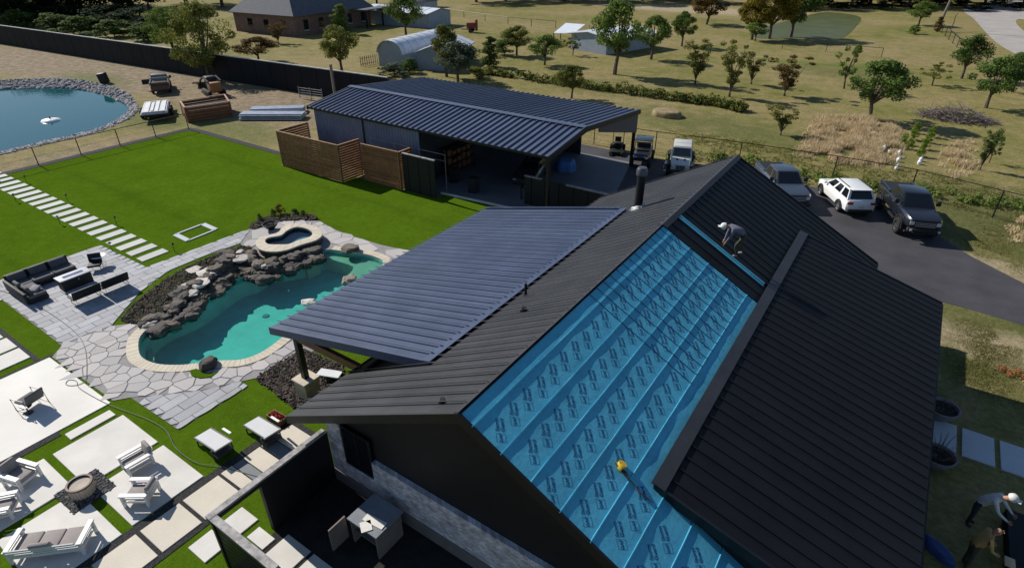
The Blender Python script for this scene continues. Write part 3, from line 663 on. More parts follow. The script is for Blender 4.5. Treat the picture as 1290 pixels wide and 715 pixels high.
g = MB(K); g.add([(-1.95, 8.22, zr(-1.95)-.05), (2.3, 8.22, zr(2.3)-.05), (2.3, 8.22, zw(2.3)-.12), (-1.95, 8.22, zw(-1.95)-.12), (-1.95, 8.3, zr(-1.95)-.05), (2.3, 8.3, zr(2.3)-.05), (2.3, 8.3, zw(2.3)-.12), (-1.95, 8.3, zw(-1.95)-.12)], [(0, 1, 2, 3), (7, 6, 5, 4), (0, 4, 5, 1), (1, 5, 6, 2), (2, 6, 7, 3), (3, 7, 4, 0)]); g.build('cheek_wall', m_siding, wing)
for y in (8.6, 13, 17.4, 21.6): g = MB(K); g.box(2.2, 2.36, y-.08, y+.08, 0, zw(2.36)-.14); g.build('post', m_trim, wing)
# porch roof over the pool terrace
zp = lambda X: PZ0+(PZ1-PZ0)*(X-PX0)/(PX1-PX0)
g = MB(K); plane_piece(g, PX0+.03, PX1-.02, PYa+.03, PYb-.03, zp, .16, -.003); porch = g.build('porch_roof', m_trim, house)
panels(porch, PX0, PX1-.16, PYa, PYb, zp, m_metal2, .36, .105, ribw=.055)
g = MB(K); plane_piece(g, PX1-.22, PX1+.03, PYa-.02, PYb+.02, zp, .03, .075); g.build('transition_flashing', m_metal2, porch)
for ya in (PYa, PYb):
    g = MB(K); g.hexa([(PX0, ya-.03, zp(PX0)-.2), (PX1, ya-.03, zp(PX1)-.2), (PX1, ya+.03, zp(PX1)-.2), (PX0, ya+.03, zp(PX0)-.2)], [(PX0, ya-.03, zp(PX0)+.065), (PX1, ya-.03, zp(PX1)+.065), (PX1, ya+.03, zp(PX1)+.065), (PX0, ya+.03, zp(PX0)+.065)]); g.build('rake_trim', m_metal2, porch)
g = MB(K); g.box(PX0-.04, PX0+.0, PYa, PYb, PZ0-.2, PZ0-.0); g.build('eave_trim', m_trim, porch)
g = MB(K); g.bar((-14.2, 8.75, 2.45), (-10.7, 8.75, 2.45), .14, .26); g.build('beam', m_wood, porch)
g = MB(K); g.bar((-14.2, 8.75, 2.45), (-14.2, 19.4, 2.45), .14, .26); g.build('beam', m_wood, porch)
m_pier = mat('limestone_pier', (.42, .34, .22), .85, .25, 3, .5, 9, rnd=.1)
for y in (8.75, 14, 19.3):
    g = MB(K); g.box(-14.29, -14.11, y-.09, y+.09, .78, 2.34); po = g.build('post', m_trim, porch)
    g = MB(K); g.box(-14.48, -13.92, y-.28, y+.28, 0.02, .72); g.build('stone_pier', m_pier, porch)
    g = MB(K); g.prism([(-14.53, y-.33), (-13.87, y-.33), (-13.87, y+.33), (-14.53, y+.33)], .722, .79, bev=.015); g.build('pier_cap', m_coping, porch)
g = MB(K); g.box(-10.66, -10.6, 8.3, 20, 0, 3.0); g.build('wall', mat('porch_wall', (.06, .055, .05), .7), house)
# flue and small vents
fl = bpy.data.objects.new('flue', None); COL.objects.link(fl); fx, fy = -7.6, 19.74; fl.location = (fx*K, fy*K, zr(fx)*K); attach(fl, house, True)
zb = zr(fx)
g = MB(K); g.tube((fx, fy, zb-.1), (fx, fy, zb+1.3), .155, n=16); g.build('pipe', m_trim, fl, smooth=True)
g = MB(K); g.lathe([(.0, 1.62), (.16, 1.6), (.21, 1.52), (.21, 1.32), (.16, 1.3)], 16, Matrix.Translation((fx, fy, zb))); g.build('rain_cap', mat('cap_metal', (.06, .065, .08), .4, spec=.6), fl, smooth=True)
g = MB(K); g.lathe([(.34, -.02), (.3, .06), (.17, .13)], 16, Matrix.Translation((fx, fy, zb)) @ Matrix.Rotation(-ang, 4, 'Y')); g.build('flashing_boot', mat('pale_boot', (.45, .45, .46), .5), fl, smooth=True)
for X, Y, h, r in ((-7.72, 12.1, .42, .04), (-7.0, 10.9, .14, .06), (-6.14, 6.6, .12, .05)):
    g = MB(K); g.tube((X, Y, zr(X)-.05), (X, Y, zr(X)+h), r, n=10); g.tube((X, Y, zr(X)-.02), (X, Y, zr(X)+.07), r*2, r*1.3, n=10); g.build('vent_pipe', m_trim, house, smooth=True)
# ------------------------------------------------------------------ privacy wall beside the house
m_cap = mat('weathered_cap', (.33, .31, .30), .8, .45, 5, .3, 20)
pw = thing('privacy_wall', 'black privacy wall with weathered pale cap beside stepping slabs', 'wall', (-10.75, 5.5, 0))
g = MB(K); g.box(-10.82, -10.68, 4.75, 6.84, 0, 1.84); g.build('panel', m_siding, pw)
g = MB(K); g.box(-10.84, -10.66, 3.42, 6.80, 1.84, 1.90); g.build('cap', m_cap, pw)
g = MB(K); g.box(-10.82, -10.68, 3.44, 4.75, 1.70, 1.84); g.build('header', m_siding, pw)
g = MB(K); g.box(-10.80, -10.70, 3.46, 3.56, 0, 1.70); g.build('post', m_trim, pw)
sf = thing('slat_fence', 'black horizontal slat fence panel with pale worn top cap beside the courtyard', 'fence', (-9.6, 3.5, 0))
g = MB(K); g.box(-10.64, -8.4, 3.42, 3.60, 1.84, 1.90); g.build('cap', m_cap, sf)
for i in range(9): g = MB(K); g.box(-10.68, -8.4, 3.49, 3.53, .1+.195*i, .1+.195*i+.165); g.build('slat', m_trim, sf)
for x in (-10.66, -9.5, -8.45): g = MB(K); g.box(x, x+.08, 3.535, 3.61, 0, 1.84); g.build('post', m_trim, sf)
cb = thing('outdoor_cabinet', 'tan outdoor cabinet with grey slate top and open door beside brick wall', 'cabinet', (-8.4, 6.1, 0), 0)
mt_ = mat('cabinet_tan', (.20, .165, .145), .7, .15, 2, .1, 15)
for x0, x1, y0, y1, z0, z1, nm, mm in ((-8.75, -8.7, 5.7, 6.55, .0, .86, 'side_panel', mt_), (-7.88, -7.83, 5.7, 6.55, .0, .86, 'side_panel', mt_), (-8.7, -7.88, 6.5, 6.55, .05, .86, 'back_panel', mt_), (-8.7, -7.88, 5.75, 6.5, .40, .43, 'shelf', mt_), (-8.8, -7.78, 5.66, 6.6, .86, .91, 'top', mat('slate_top', (.20, .22, .25), .6))):
    g = MB(K); g.box(x0, x1, y0, y1, z0, z1); g.build(nm, mm, cb)
g = MB(K); g.box(-8.98, -8.94, 5.2, 5.72, .05, .82, ); g.build('door', mt_, cb)
for lab, x, y, rz, sx_, sy_ in (('long white folded paper lying on the slate cabinet top', -8.15, 5.98, .1, .34, .12), ('small square white paper lying on the slate cabinet top', -8.22, 5.76, -.6, .17, .15)):
    o = MB(1).box(-sx_, sx_, -sy_, sy_, 0, .02).build('paper', mat('white_paper', (.72, .70, .64), .8, .06)); o.location = (x*K, y*K, .914*K); o.rotation_euler = (0, 0, rz); tag(o, lab, 'paper')
# leaning white board and brown toolbox cluster by the porch post
o = MB(1).box(-.42, .42, -.5, .5, -.02, .02).build('board', mat('white_board', (.72, .73, .75), .6, .05)); o.location = G(415, 470, .3)*K; o.rotation_euler = (R(-25), R(12), R(35)); tag(o, 'white board leaning in the mulch bed beside the stone pier', 'board')
# ------------------------------------------------------------------ metal garage with open carport
m_gwall = mat('grey_blue_wall_metal', (.15, .18, .26), .5, .12, 1, .1, 10, spec=.5)
m_groof = mat('slate_roof_metal', (.085, .105, .165), .42, .10, .6, .05, 6, spec=.35, rnd=.06, fine=.05)
GX0, GX1, GY0, GYR, GY1, GZ0, GZR, GZ1 = -34.0, -14.9, 25.5, 29.45, 37.1, 3.6, 4.19, 3.6
gar = thing('garage', 'dark metal garage with ribbed roof and open carport end beyond wood enclosures', 'garage', (-25, 31, 0))
zg = lambda Y: GZ0+(GZR-GZ0)*(Y-GY0)/(GYR-GY0) if Y < GYR else GZR+(GZ1-GZR)*(Y-GYR)/(GY1-GYR)
def ribmesh(ya, yb, wd):
    g = MB(K)
    def pl(x0, x1, t, lift): g.hexa([(x0, ya, zg(ya)-t+lift), (x1, ya, zg(ya)-t+lift), (x1, yb, zg(yb)-t+lift), (x0, yb, zg(yb)-t+lift)], [(x0, ya, zg(ya)+lift), (x1, ya, zg(ya)+lift), (x1, yb, zg(yb)+lift), (x0, yb, zg(yb)+lift)])
    pl(.002, wd-.002, .012, .02)
    a, b2 = wd-.10, wd-.004; L = .02; h = .085
    g.hexa([(a, ya, zg(ya)+L), (b2, ya, zg(ya)+L), (b2, yb, zg(yb)+L), (a, yb, zg(yb)+L)], [(a+.03, ya, zg(ya)+L+h), (b2-.02, ya, zg(ya)+L+h), (b2-.02, yb, zg(yb)+L+h), (a+.03, yb, zg(yb)+L+h)])
    me = g.mesh('roof_panel'); me.materials.append(m_groof); bm = bmesh.new(); bm.from_mesh(me); bmesh.ops.recalc_face_normals(bm, faces=bm.faces); bm.to_mesh(me); bm.free(); return me
g = MB(K); pr = [(GY0+.03, GZ0), (GYR, GZR), (GY1-.03, GZ1), (GY1-.03, GZ1-.14), (GYR, GZR-.14), (GY0+.03, GZ0-.14)]
g.add([(GX0+.03, y, z) for y, z in pr]+[(GX1-.03, y, z) for y, z in pr], [(0, 1, 4, 5), (1, 2, 3, 4), (11, 10, 7, 6), (10, 9, 8, 7)]+[(i, i+6, (i+1) % 6+6, (i+1) % 6) for i in range(6)]); grf = g.build('roof', m_trim, gar)
N = 44; wd = (GX1-GX0)/N
for ya, yb in ((GY0, GYR-.0), (GYR+.0, GY1)):
    me = ribmesh(ya, yb, wd)
    for i in range(N): o = bpy.data.objects.new('roof_panel', me); COL.objects.link(o); o.location = ((GX0+i*wd)*K, 0, 0); attach(o, grf, True)
g = MB(K)
for ya, yb in ((GYR-.22, GYR), (GYR, GYR+.22)): g.hexa([(GX0, ya, zg(ya)+.11), (GX1, ya, zg(ya)+.11), (GX1, yb, zg(yb)+.11), (GX0, yb, zg(yb)+.11)], [(GX0, ya, zg(ya)+.125), (GX1, ya, zg(ya)+.125), (GX1, yb, zg(yb)+.125), (GX0, yb, zg(yb)+.125)])
g.build('ridge_cap', m_groof, grf)
for X in (GX0, GX1):
    for ya, yb in ((GY0, GYR), (GYR, GY1)):
        g = MB(K); g.hexa([(X-.05, ya, zg(ya)-.2), (X+.05, ya, zg(ya)-.2), (X+.05, yb, zg(yb)-.2), (X-.05, yb, zg(yb)-.2)], [(X-.05, ya, zg(ya)+.06), (X+.05, ya, zg(ya)+.06), (X+.05, yb, zg(yb)+.06), (X-.05, yb, zg(yb)+.06)]); g.build('rake_trim', m_trim, grf)
def ribbed_wall(x0, x1, y, z1, flip=1):      # trapezoid-rib metal sheet along X
    g = MB(K); n = int((x1-x0)/.24); w_ = (x1-x0)/n; prof = []
    for i in range(n): prof += [(x0+i*w_, 0), (x0+(i+.68)*w_, 0), (x0+(i+.76)*w_, -.03), (x0+(i+.92)*w_, -.03)]
    prof.append((x1, 0)); L = len(prof)
    g.add([(x, y+d, 0) for x, d in prof]+[(x, y+d, z1) for x, d in prof], [(i, i+1, L+i+1, L+i) for i in range(L-1)]); return g
gw0 = -24.3
ribbed_wall(GX0+.2, gw0, GY0+.35, GZ0-.1).build('front_wall', m_gwall, gar)
g = MB(K); g.box(GX0+.2, GX0+.28, GY0+.36, GY1-.2, 0, GZ0-.12); g.build('side_wall', m_gwall, gar)
g = MB(K); g.box(gw0-.08, gw0, GY0+.36, GY1-.3, 0, GZ0-.12); g.build('side_wall', mat('shade_darkened_wall', (.03, .034, .045), .7), gar)  # interior walls darkened: the carport's shade is put into their colour
g = MB(K); g.box(GX0+.28, -19, GY1-.3, GY1-.2, 0, GZ1-.12); g.build('back_wall', mat('shade_darkened_wall', (.03, .034, .045), .7), gar)
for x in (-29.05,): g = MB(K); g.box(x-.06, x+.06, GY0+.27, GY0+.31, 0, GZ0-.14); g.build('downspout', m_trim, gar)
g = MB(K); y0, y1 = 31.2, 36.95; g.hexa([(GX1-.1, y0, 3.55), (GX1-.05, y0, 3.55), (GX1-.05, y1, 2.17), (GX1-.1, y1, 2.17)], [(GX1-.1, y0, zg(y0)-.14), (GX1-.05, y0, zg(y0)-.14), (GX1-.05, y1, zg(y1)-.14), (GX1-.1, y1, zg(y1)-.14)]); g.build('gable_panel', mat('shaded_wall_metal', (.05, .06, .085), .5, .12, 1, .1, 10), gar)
for x, y in ((-15.1, 36.9), (-15.15, 25.8), (-19.8, 31.2), (-19.8, 36.9)): g = MB(K); g.box(x-.09, x+.09, y-.09, y+.09, 0, zg(y)-.15); g.build('post', m_trim, gar)
# ------------------------------------------------------------------ wooden slat enclosures
m_slat = mat('cedar_slat', (.26, .108, .042), .65, .25, 2.5, .2, 20, rnd=.18)
m_slatcap = mat('cedar_cap', (.34, .20, .11), .65, .2, 2.5, .2, 20)
def slat_panel(parent, a, b2, h, n, cap=True):
    a, b2 = Vector(a), Vector(b2); L = (b2-a).length; d = (b2-a)/L; nn = Vector((-d.y, d.x)); sh = h/n
    q = MB(K); q.box(0, L, -.018, .018, 0, sh*.84); me = q.mesh('slat'); me.materials.append(m_slat)
    for i in range(n):
        o = bpy.data.objects.new('slat', me); COL.objects.link(o); o.location = (a.x*K, a.y*K, (.04+i*sh)*K); o.rotation_euler = (0, 0, math.atan2(d.y, d.x)); attach(o, parent, True)
    k = max(1, round(L/1.9))
    for i in range(k+1):
        c = a+d*(L*i/k)+nn*.05; q = MB(K); q.box(-.04, .04, -.025, .025, 0, h, Matrix.Translation((c.x, c.y, 0)) @ Matrix.Rotation(math.atan2(d.y, d.x), 4, 'Z')); q.build('post', m_slatcap, parent)
    if cap: q = MB(K); q.bar((a.x, a.y, h+.055), (b2.x, b2.y, h+.055), .10, .035); q.build('cap_rail', m_slatcap, parent)
FH = 2.35
f1 = thing('slat_enclosure', 'large cedar slat enclosure open at the back, standing against the garage wall', 'fence', (-31.7, 24.2, 0))
slat_panel(f1, (-34.6, 23.2), (-28.8, 23.3), FH, 15); slat_panel(f1, (-28.75, 23.3), (-28.7, 25.0), FH, 15); slat_panel(f1, (-34.6, 25.75), (-34.6, 23.2), FH, 15)
f2 = thing('slat_enclosure', 'smaller cedar slat enclosure standing beside the dark carport opening', 'fence', (-26.2, 24.9, 0))
slat_panel(f2, (-27.85, 24.35), (-24.75, 24.42), FH, 15); slat_panel(f2, (-24.72, 24.42), (-24.72, 25.55), FH, 15)
g = thing('pipe_rail', 'thin pale metal rail running along the garage wall behind cedar enclosure', 'rail', (-26, 25.6, 0))
for z in (1.7, 2.1): q = MB(K); q.tube((-28.4, 25.68, z+.25), (-22.2, 25.68, z+.25), .018, n=6); q.build('rail', m_cap, g)
for x in (-28.4, -26.3, -24.2, -22.2): q = MB(K); q.tube((x, 25.70, 0), (x, 25.70, 2.36), .018, n=6); q.build('post', m_cap, g)
# black board fence with gate between garage and house
bf = thing('board_fence', 'black board fence with pale cap between carport and house roof', 'fence', (-14.5, 27.6, 0))
for i in range(12):
    x = -17.3+i*.45; q = MB(K); q.box(x, x+.44, 26.85+.03*(i % 2), 26.9+.03*(i % 2), 0, 1.7); q.build('board', m_siding, bf)
q = MB(K); q.box(-14.6, -11.9, 26.80, 26.98, 1.7, 1.76); q.build('cap', m_cap, bf)
q = MB(K); q.box(-17.3, -16.2, 26.80, 26.98, 1.7, 1.75); q.build('cap', m_cap, bf)
# long black privacy fence along the back
m_bf = mat('black_fence_board', (.010, .011, .014), .75, .25, 1, .2, 8, spec=.2, rnd=.15)
bfl = thing('privacy_fence', 'long tall black privacy fence with white cap rail behind the pond', 'fence', (-80, 37, 0))
A_, B_ = Vector((-121, 34.2)), Vector((-40.0, 39.07)); n = 36
for i in range(n):
    a, b2 = A_.lerp(B_, i/n), A_.lerp(B_, (i+1)/n); d = (b2-a).normalized()
    q = MB(K); q.bar((*(a+d*.03), 1.3), (*(b2-d*.03), 1.3), .06, 2.6); q.build('panel', m_bf, bfl)
    q = MB(K); q.bar((*a, 2.65), (*b2, 2.65), .12, .08); q.build('cap_rail', mat('white_cap', (.62, .62, .60), .6), bfl)
    q = MB(K); q.box(a.x-.05, a.x+.05, a.y+.04, a.y+.12, 0, 2.6); q.build('post', m_bf, bfl)
# wire fences with black posts and top rail
m_wire = mat('fence_wire', (.02, .02, .022), .5)
def rail_fence(label, pts, h, step, nm='rail_fence', mid=True, wires=0, r=.035, group=None):
    t = thing(nm, label, 'fence', (*pts[len(pts)//2], 0), group=group); pts = [Vector(p) for p in pts]
    for a, b2 in zip(pts[:-1], pts[1:]):
        L = (b2-a).length; k = max(1, round(L/step))
        for i in range(k):
            c = a.lerp(b2, i/k); e = a.lerp(b2, (i+1)/k)
            q = MB(K); q.tube((*c, 0), (*c, h), r, n=6); q.build('post', m_trim, t)
            q = MB(K); q.tube((*c, h), (*e, h), r*.8, n=6); q.build('rail', m_trim, t)
        if mid: q = MB(K); q.tube((*a, .12), (*b2, .12), .012, n=4); q.build('wire', m_wire, t)
        for k2 in range(wires): q = MB(K); z = h*(k2+1)/(wires+1); q.tube((*a, z), (*b2, z), .006, n=3); q.build('wire', m_wire, t)
    c = pts[-1]; q = MB(K); q.tube((*c, 0), (*c, h), r, n=6); q.build('post', m_trim, t)
    return t
rail_fence('black post and rail fence along the gravel edge of the lawn beside the pond', [(-48.45, 8.5), (-48.45, 24.6)], 1.25, 2.85, wires=1)
rail_fence('black wire fence with top rail separating the parked vehicles from the field', [(-24, 39.2), (-14.6, 39.9), (-8.9, 40.7), (-3.1, 41.1), (1.2, 41.0), (5.3, 39.7), (9.5, 38.4), (14, 37)], 1.6, 5.6, wires=3)
# ------------------------------------------------------------------ vehicles (metres, +x forward)
m_tyre = mat('tyre_rubber', (.015, .015, .015), .85, .2, 5, .1, 20)
m_rim = mat('alloy_rim', (.30, .30, .31), .35, .1, 3, 0, metal=.6)
m_rimblk = mat('dark_rim', (.06, .06, .065), .4, .1, 3, 0)
m_glass = mat('car_glass', (.008, .010, .013), .06, .1, 1, 0, spec=.7, fine=0)
m_plastic = mat('black_plastic', (.018, .018, .02), .6, .1, 3, 0)
m_lamp = mat('headlamp', (.55, .56, .58), .15, .1, 3, 0, spec=.7, fine=0)
m_tail = mat('tail_lamp', (.30, .012, .012), .2, .1, 3, 0, fine=0)
m_chrome = mat('chrome_trim', (.45, .46, .48), .25, .1, 3, 0, metal=.8, fine=0)
def paint(nm, c, rough=.3): return mat(nm, c, rough, .04, 1, 0, 20, spec=.5, coat=.6, fine=.02)
def sub(parent, mb, name, mtl, smooth=False): return mb.build(name, mtl, parent, smooth)
def loft(secs, cham=.12):
    g = MB(1); rows = []
    for x, zb, zt, hw in secs:
        c = min(cham, (zt-zb)*.45); half = [(hw*.86, zb), (hw*.97, zb+c*.8), (hw, zb+(zt-zb)*.5), (hw*.97, zt-c), (hw*.86, zt)]
        rows.append([(x, y, z) for y, z in half]+[(x, -y, z) for y, z in half[::-1]])
    m_ = len(rows[0]); vs = [v for r_ in rows for v in r_]
    fs = [(i*m_+k, i*m_+(k+1) % m_, (i+1)*m_+(k+1) % m_, (i+1)*m_+k) for i in range(len(rows)-1) for k in range(m_)]+[tuple(range(m_))[::-1], tuple(range((len(rows)-1)*m_, len(rows)*m_))]
    return g.add(vs, fs)
def pane(quad, iu, iv, off=.012, th=.01):
    a, b2, c, d = [Vector(v) for v in quad]
    f = lambda u, v: a.lerp(b2, u).lerp(d.lerp(c, u), v)
    q = [f(iu, iv), f(1-iu, iv), f(1-iu, 1-iv), f(iu, 1-iv)]; nrm = (b2-a).cross(d-a).normalized()
    return MB(1).hexa([v+nrm*(off-th) for v in q], [v+nrm*off for v in q])
def cabin(t, lo, hi, zl, zh, wl, wh, pm, nside=2, name='cabin', pil=.06):
    (x0, x1), (x2, x3) = lo, hi
    b_ = [(x0, -wl, zl), (x1, -wl, zl), (x1, wl, zl), (x0, wl, zl)]; u_ = [(x2, -wh, zh), (x3, -wh, zh), (x3, wh, zh), (x2, wh, zh)]
    g = MB(1); mid = [(Vector(p)*.12+Vector(q)*.88) for p, q in zip(b_, u_)]; mid = [Vector((m.x+(.0 if True else 0), m.y*1.0, m.z)) for m in mid]
    u2 = [(x2+.10, -wh+.08, zh+.03), (x3-.12, -wh+.08, zh+.03), (x3-.12, wh-.08, zh+.03), (x2+.10, wh-.08, zh+.03)]
    g.hexa(b_, u_); g.hexa(u_, u2); cb_ = sub(t, g, name, pm, True)
    sub(t, pane([b_[1], b_[2], u_[2], u_[1]], .07, .08), 'windshield', m_glass)
    sub(t, pane([b_[3], b_[0], u_[0], u_[3]], .09, .12), 'rear_window', m_glass)
    for sd in (0, 1):
        A, B, C_, D = ((b_[0], b_[1], u_[1], u_[0]) if sd == 0 else (b_[2], b_[3], u_[3], u_[2])); A, B, C_, D = map(Vector, (A, B, C_, D))
        for k in range(nside):
            u0, u1 = k/nside+.03, (k+1)/nside-.03
            q = [A.lerp(B, u0), A.lerp(B, u1), D.lerp(C_, u1), D.lerp(C_, u0)]; sub(t, pane(q, .03, .12), 'side_window', m_glass)
    return cb_
def wheels(t, xs_, yw, r, wd, rim):
    for x in xs_:
        for s_ in (-1, 1):
            M = Matrix.Translation((x, s_*yw, r)) @ Matrix.Rotation(R(90), 4, 'X')
            g = MB(1); g.lathe([(r*.58, -wd/2), (r*.9, -wd/2), (r, -wd/2+.04), (r, wd/2-.04), (r*.9, wd/2), (r*.58, wd/2)], 20, M); ty = sub(t, g, 'wheel', m_tyre, True)
            g = MB(1); g.lathe([(0.001, s_*-wd*.36), (r*.2, s_*-wd*.36), (r*.5, s_*-wd*.28), (r*.6, s_*-wd*.46)], 20, M)
            for k in range(6): g.box(r*.12, r*.52, -.03, .03, -.02, .02, M @ Matrix.Translation((0, 0, s_*-wd*.36)) @ Matrix.Rotation(k*math.pi/3, 4, 'Z'))
            sub(ty, g, 'rim', rim)
def arches(t, xs_, yw, r, mtl=None):
    for x in xs_:
        for s_ in (-1, 1):
            g = MB(1); M = Matrix.Translation((x, s_*yw, r)) @ Matrix.Rotation(R(90), 4, 'X'); n = 10
            vs = []; 
            for k in range(n+1):
                a = math.pi*k/n
                for rr in (r*1.08, r*1.28):
                    for zz_ in (-.05, .06): vs.append((rr*math.cos(a), rr*math.sin(a), -s_*zz_*1))
            fs = []
            for k in range(n):
                o_ = k*4; fs += [(o_, o_+4, o_+5, o_+1), (o_+2, o_+3, o_+7, o_+6), (o_+1, o_+5, o_+7, o_+3), (o_, o_+2, o_+6, o_+4)]
            g.add(vs, fs, M); sub(t, g, 'wheel_arch', mtl or m_plastic)
def bxs(t, name, mtl, *boxes, r=0):
    for bb in boxes:
        g = MB(1); (g.rbox(*bb, r=r) if r else g.box(*bb)); sub(t, g, name, mtl, bool(r))
# white crossover
t = thing('parked_car', 'white crossover parked tail towards the house on the asphalt', 'car', (-1.95, 37.4, 0), R(121)); pm = paint('white_paint', (.80, .80, .79))
sub(t, loft([(-2.32, .42, .92, .78), (-2.22, .32, 1.05, .88), (-1.4, .28, 1.06, .93), (.7, .28, 1.06, .93), (1.4, .28, 1.0, .92), (2.05, .32, .92, .86), (2.3, .42, .80, .70)]), 'body', pm, True)
cabin(t, (-2.15, 1.05), (-1.75, .2), 1.03, 1.62, .86, .66, pm, 3); wheels(t, (-1.38, 1.38), .84, .35, .24, m_rim); arches(t, (-1.38, 1.38), .90, .35)
bxs(t, 'tail_lamp', m_tail, (-2.33, -2.2, .52, .84, .82, .96), (-2.33, -2.2, -.84, -.52, .82, .96)); bxs(t, 'headlamp', m_lamp, (2.1, 2.24, .45, .78, .70, .82), (2.1, 2.24, -.78, -.45, .70, .82))
bxs(t, 'rear_bumper', m_plastic, (-2.37, -2.2, -.74, .74, .32, .52), r=.05); bxs(t, 'licence_plate', m_lamp, (-2.36, -2.33, -.2, .2, .62, .72)); bxs(t, 'roof_rail', m_plastic, (-1.5, .1, .60, .63, 1.66, 1.70), (-1.5, .1, -.63, -.60, 1.66, 1.70)); bxs(t, 'mirror', pm, (.75, .95, .92, 1.08, 1.04, 1.18), (.75, .95, -1.08, -.92, 1.04, 1.18), r=.04)
bxs(t, 'spoiler', pm, (-1.98, -1.65, -.6, .6, 1.60, 1.65), r=.02)
# lifted black pickup
def pickup(t, pm, lift=0, bed_cover=True, rim=m_rimblk, big=True):
    z = .58+lift; r = .48 if big else .39
    sub(t, loft([(-2.95, z-.05, z+.62, .92), (-2.85, z-.1, z+.68, .96), (-.9, z-.1, z+.68, .98), (1.1, z-.1, z+.66, .98), (1.7, z-.08, z+.62, .97), (2.65, z-.05, z+.56, .93), (2.85, z, z+.48, .82)], .1), 'body', pm, True)
    cabin(t, (-1.0, 1.35), (-.75, .55), z+.65, z+1.28, .88, .70, pm, 2)
    bxs(t, 'bed_cover' if bed_cover else 'bed_floor', m_plastic if bed_cover else m_trim, (-2.85, -1.02, -.80, .80, z+.68, z+.73))
    bxs(t, 'bed_rail', pm, (-2.9, -1.02, .80, .93, z+.68, z+.77), (-2.9, -1.02, -.93, -.80, z+.68, z+.77))
    wheels(t, (-1.85, 1.85), .92, r, .34 if big else .27, rim); arches(t, (-1.85, 1.85), .97, r+.02)
    bxs(t, 'grille', m_chrome, (2.84, 2.9, -.52, .52, z+.30, z+.34), (2.84, 2.9, -.52, .52, z+.20, z+.24), (2.84, 2.9, -.52, .52, z+.10, z+.14)); bxs(t, 'headlamp', m_lamp, (2.78, 2.88, .56, .80, z+.16, z+.38), (2.78, 2.88, -.80, -.56, z+.16, z+.38), r=.03)
    bxs(t, 'front_bumper', m_plastic, (2.8, 3.05, -.88, .88, z-.22, z+.02), r=.06); bxs(t, 'running_board', m_plastic, (-1.2, 1.2, .95, 1.1, z-.2, z-.13), (-1.2, 1.2, -1.1, -.95, z-.2, z-.13))
    bxs(t, 'mirror', m_plastic, (.9, 1.05, .98, 1.22, z+.70, z+.98), (.9, 1.05, -1.22, -.98, z+.70, z+.98), r=.04); bxs(t, 'door_handle', m_chrome, (.05, .2, -1.0, -.97, z+.5, z+.54), (.05, .2, .97, 1.0, z+.5, z+.54), (-.85, -.7, -1.0, -.97, z+.5, z+.54))
    bxs(t, 'axle', m_trim, (-1.92, -1.78, -.9, .9, r-.06, r+.06), (1.78, 1.92, -.9, .9, r-.06, r+.06)); bxs(t, 'tail_lamp', m_tail, (-2.98, -2.9, .72, .9, z+.3, z+.6), (-2.98, -2.9, -.9, -.72, z+.3, z+.6))
t = thing('pickup_truck', 'black lifted pickup truck with big off-road tyres at the edge of the grass', 'truck', (1.25, 36.4, 0), R(-69.7)); pickup(t, paint('black_paint', (.012, .014, .020), .25), .22)
bxs(t, 'bull_bar', m_trim, (3.05, 3.12, -.55, .55, .55, .62), (3.05, 3.12, -.55, .55, .72, .78)); bxs(t, 'fog_lamp', m_lamp, (3.05, 3.1, -.78, -.66, .68, .78), (3.05, 3.1, .66, .78, .68, .78))
p_ = G(994, 218, 1.55)
t = thing('pickup_truck', 'grey pickup truck half hidden behind the dark house roof', 'truck', (p_.x-.35, p_.y+.5, 0), R(-59)); pickup(t, paint('grey_paint', (.045, .06, .085), .4), 0, True, m_rim, False)
# pale jeep-like four by four
p_ = G(857, 183, 1.6)
t = thing('four_by_four', 'boxy pale grey four by four facing the house beside the wire fence', 'car', (p_.x+.25, p_.y-.2, 0), R(-72)); pm = paint('pale_grey_paint', (.56, .55, .50), .4)
sub(t, loft([(-1.95, .55, 1.12, .76), (-1.9, .5, 1.16, .78), (.35, .5, 1.16, .78), (.4, .5, 1.14, .76), (1.75, .55, 1.06, .66), (1.85, .6, 1.0, .62)], .06), 'body', pm, True)
cabin(t, (-1.88, .42), (-1.8, .22), 1.14, 1.80, .75, .66, pm, 3); bxs(t, 'roof_panel', pm, (-.75, .15, -.62, .62, 1.83, 1.86), (-1.75, -.79, -.62, .62, 1.83, 1.86), r=.015); wheels(t, (-1.25, 1.3), .80, .42, .28, m_rimblk)
for x in (-1.25, 1.3): bxs(t, 'fender', m_plastic, (x-.55, x+.55, .70, .95, .92, .99), (x-.55, x+.55, -.95, -.70, .92, .99), r=.03)
bxs(t, 'front_bumper', m_plastic, (1.88, 2.08, -.75, .75, .48, .66), r=.04); bxs(t, 'headlamp', m_lamp, (1.83, 1.88, .38, .56, .74, .92), (1.83, 1.88, -.56, -.38, .74, .92), r=.03)
bxs(t, 'grille_slot', m_plastic, *[(1.84, 1.87, -.28+.09*i, -.22+.09*i, .66, .95) for i in range(7)]); bxs(t, 'hood_vent', m_plastic, (.8, 1.1, .2, .34, 1.115, 1.14), (.8, 1.1, -.34, -.2, 1.115, 1.14)); bxs(t, 'mirror', m_plastic, (.3, .42, .8, 1.0, 1.12, 1.3), (.3, .42, -1.0, -.8, 1.12, 1.3), r=.03); bxs(t, 'spare_wheel', m_tyre, (-2.2, -1.97, -.4, .4, .75, 1.5), r=.11)
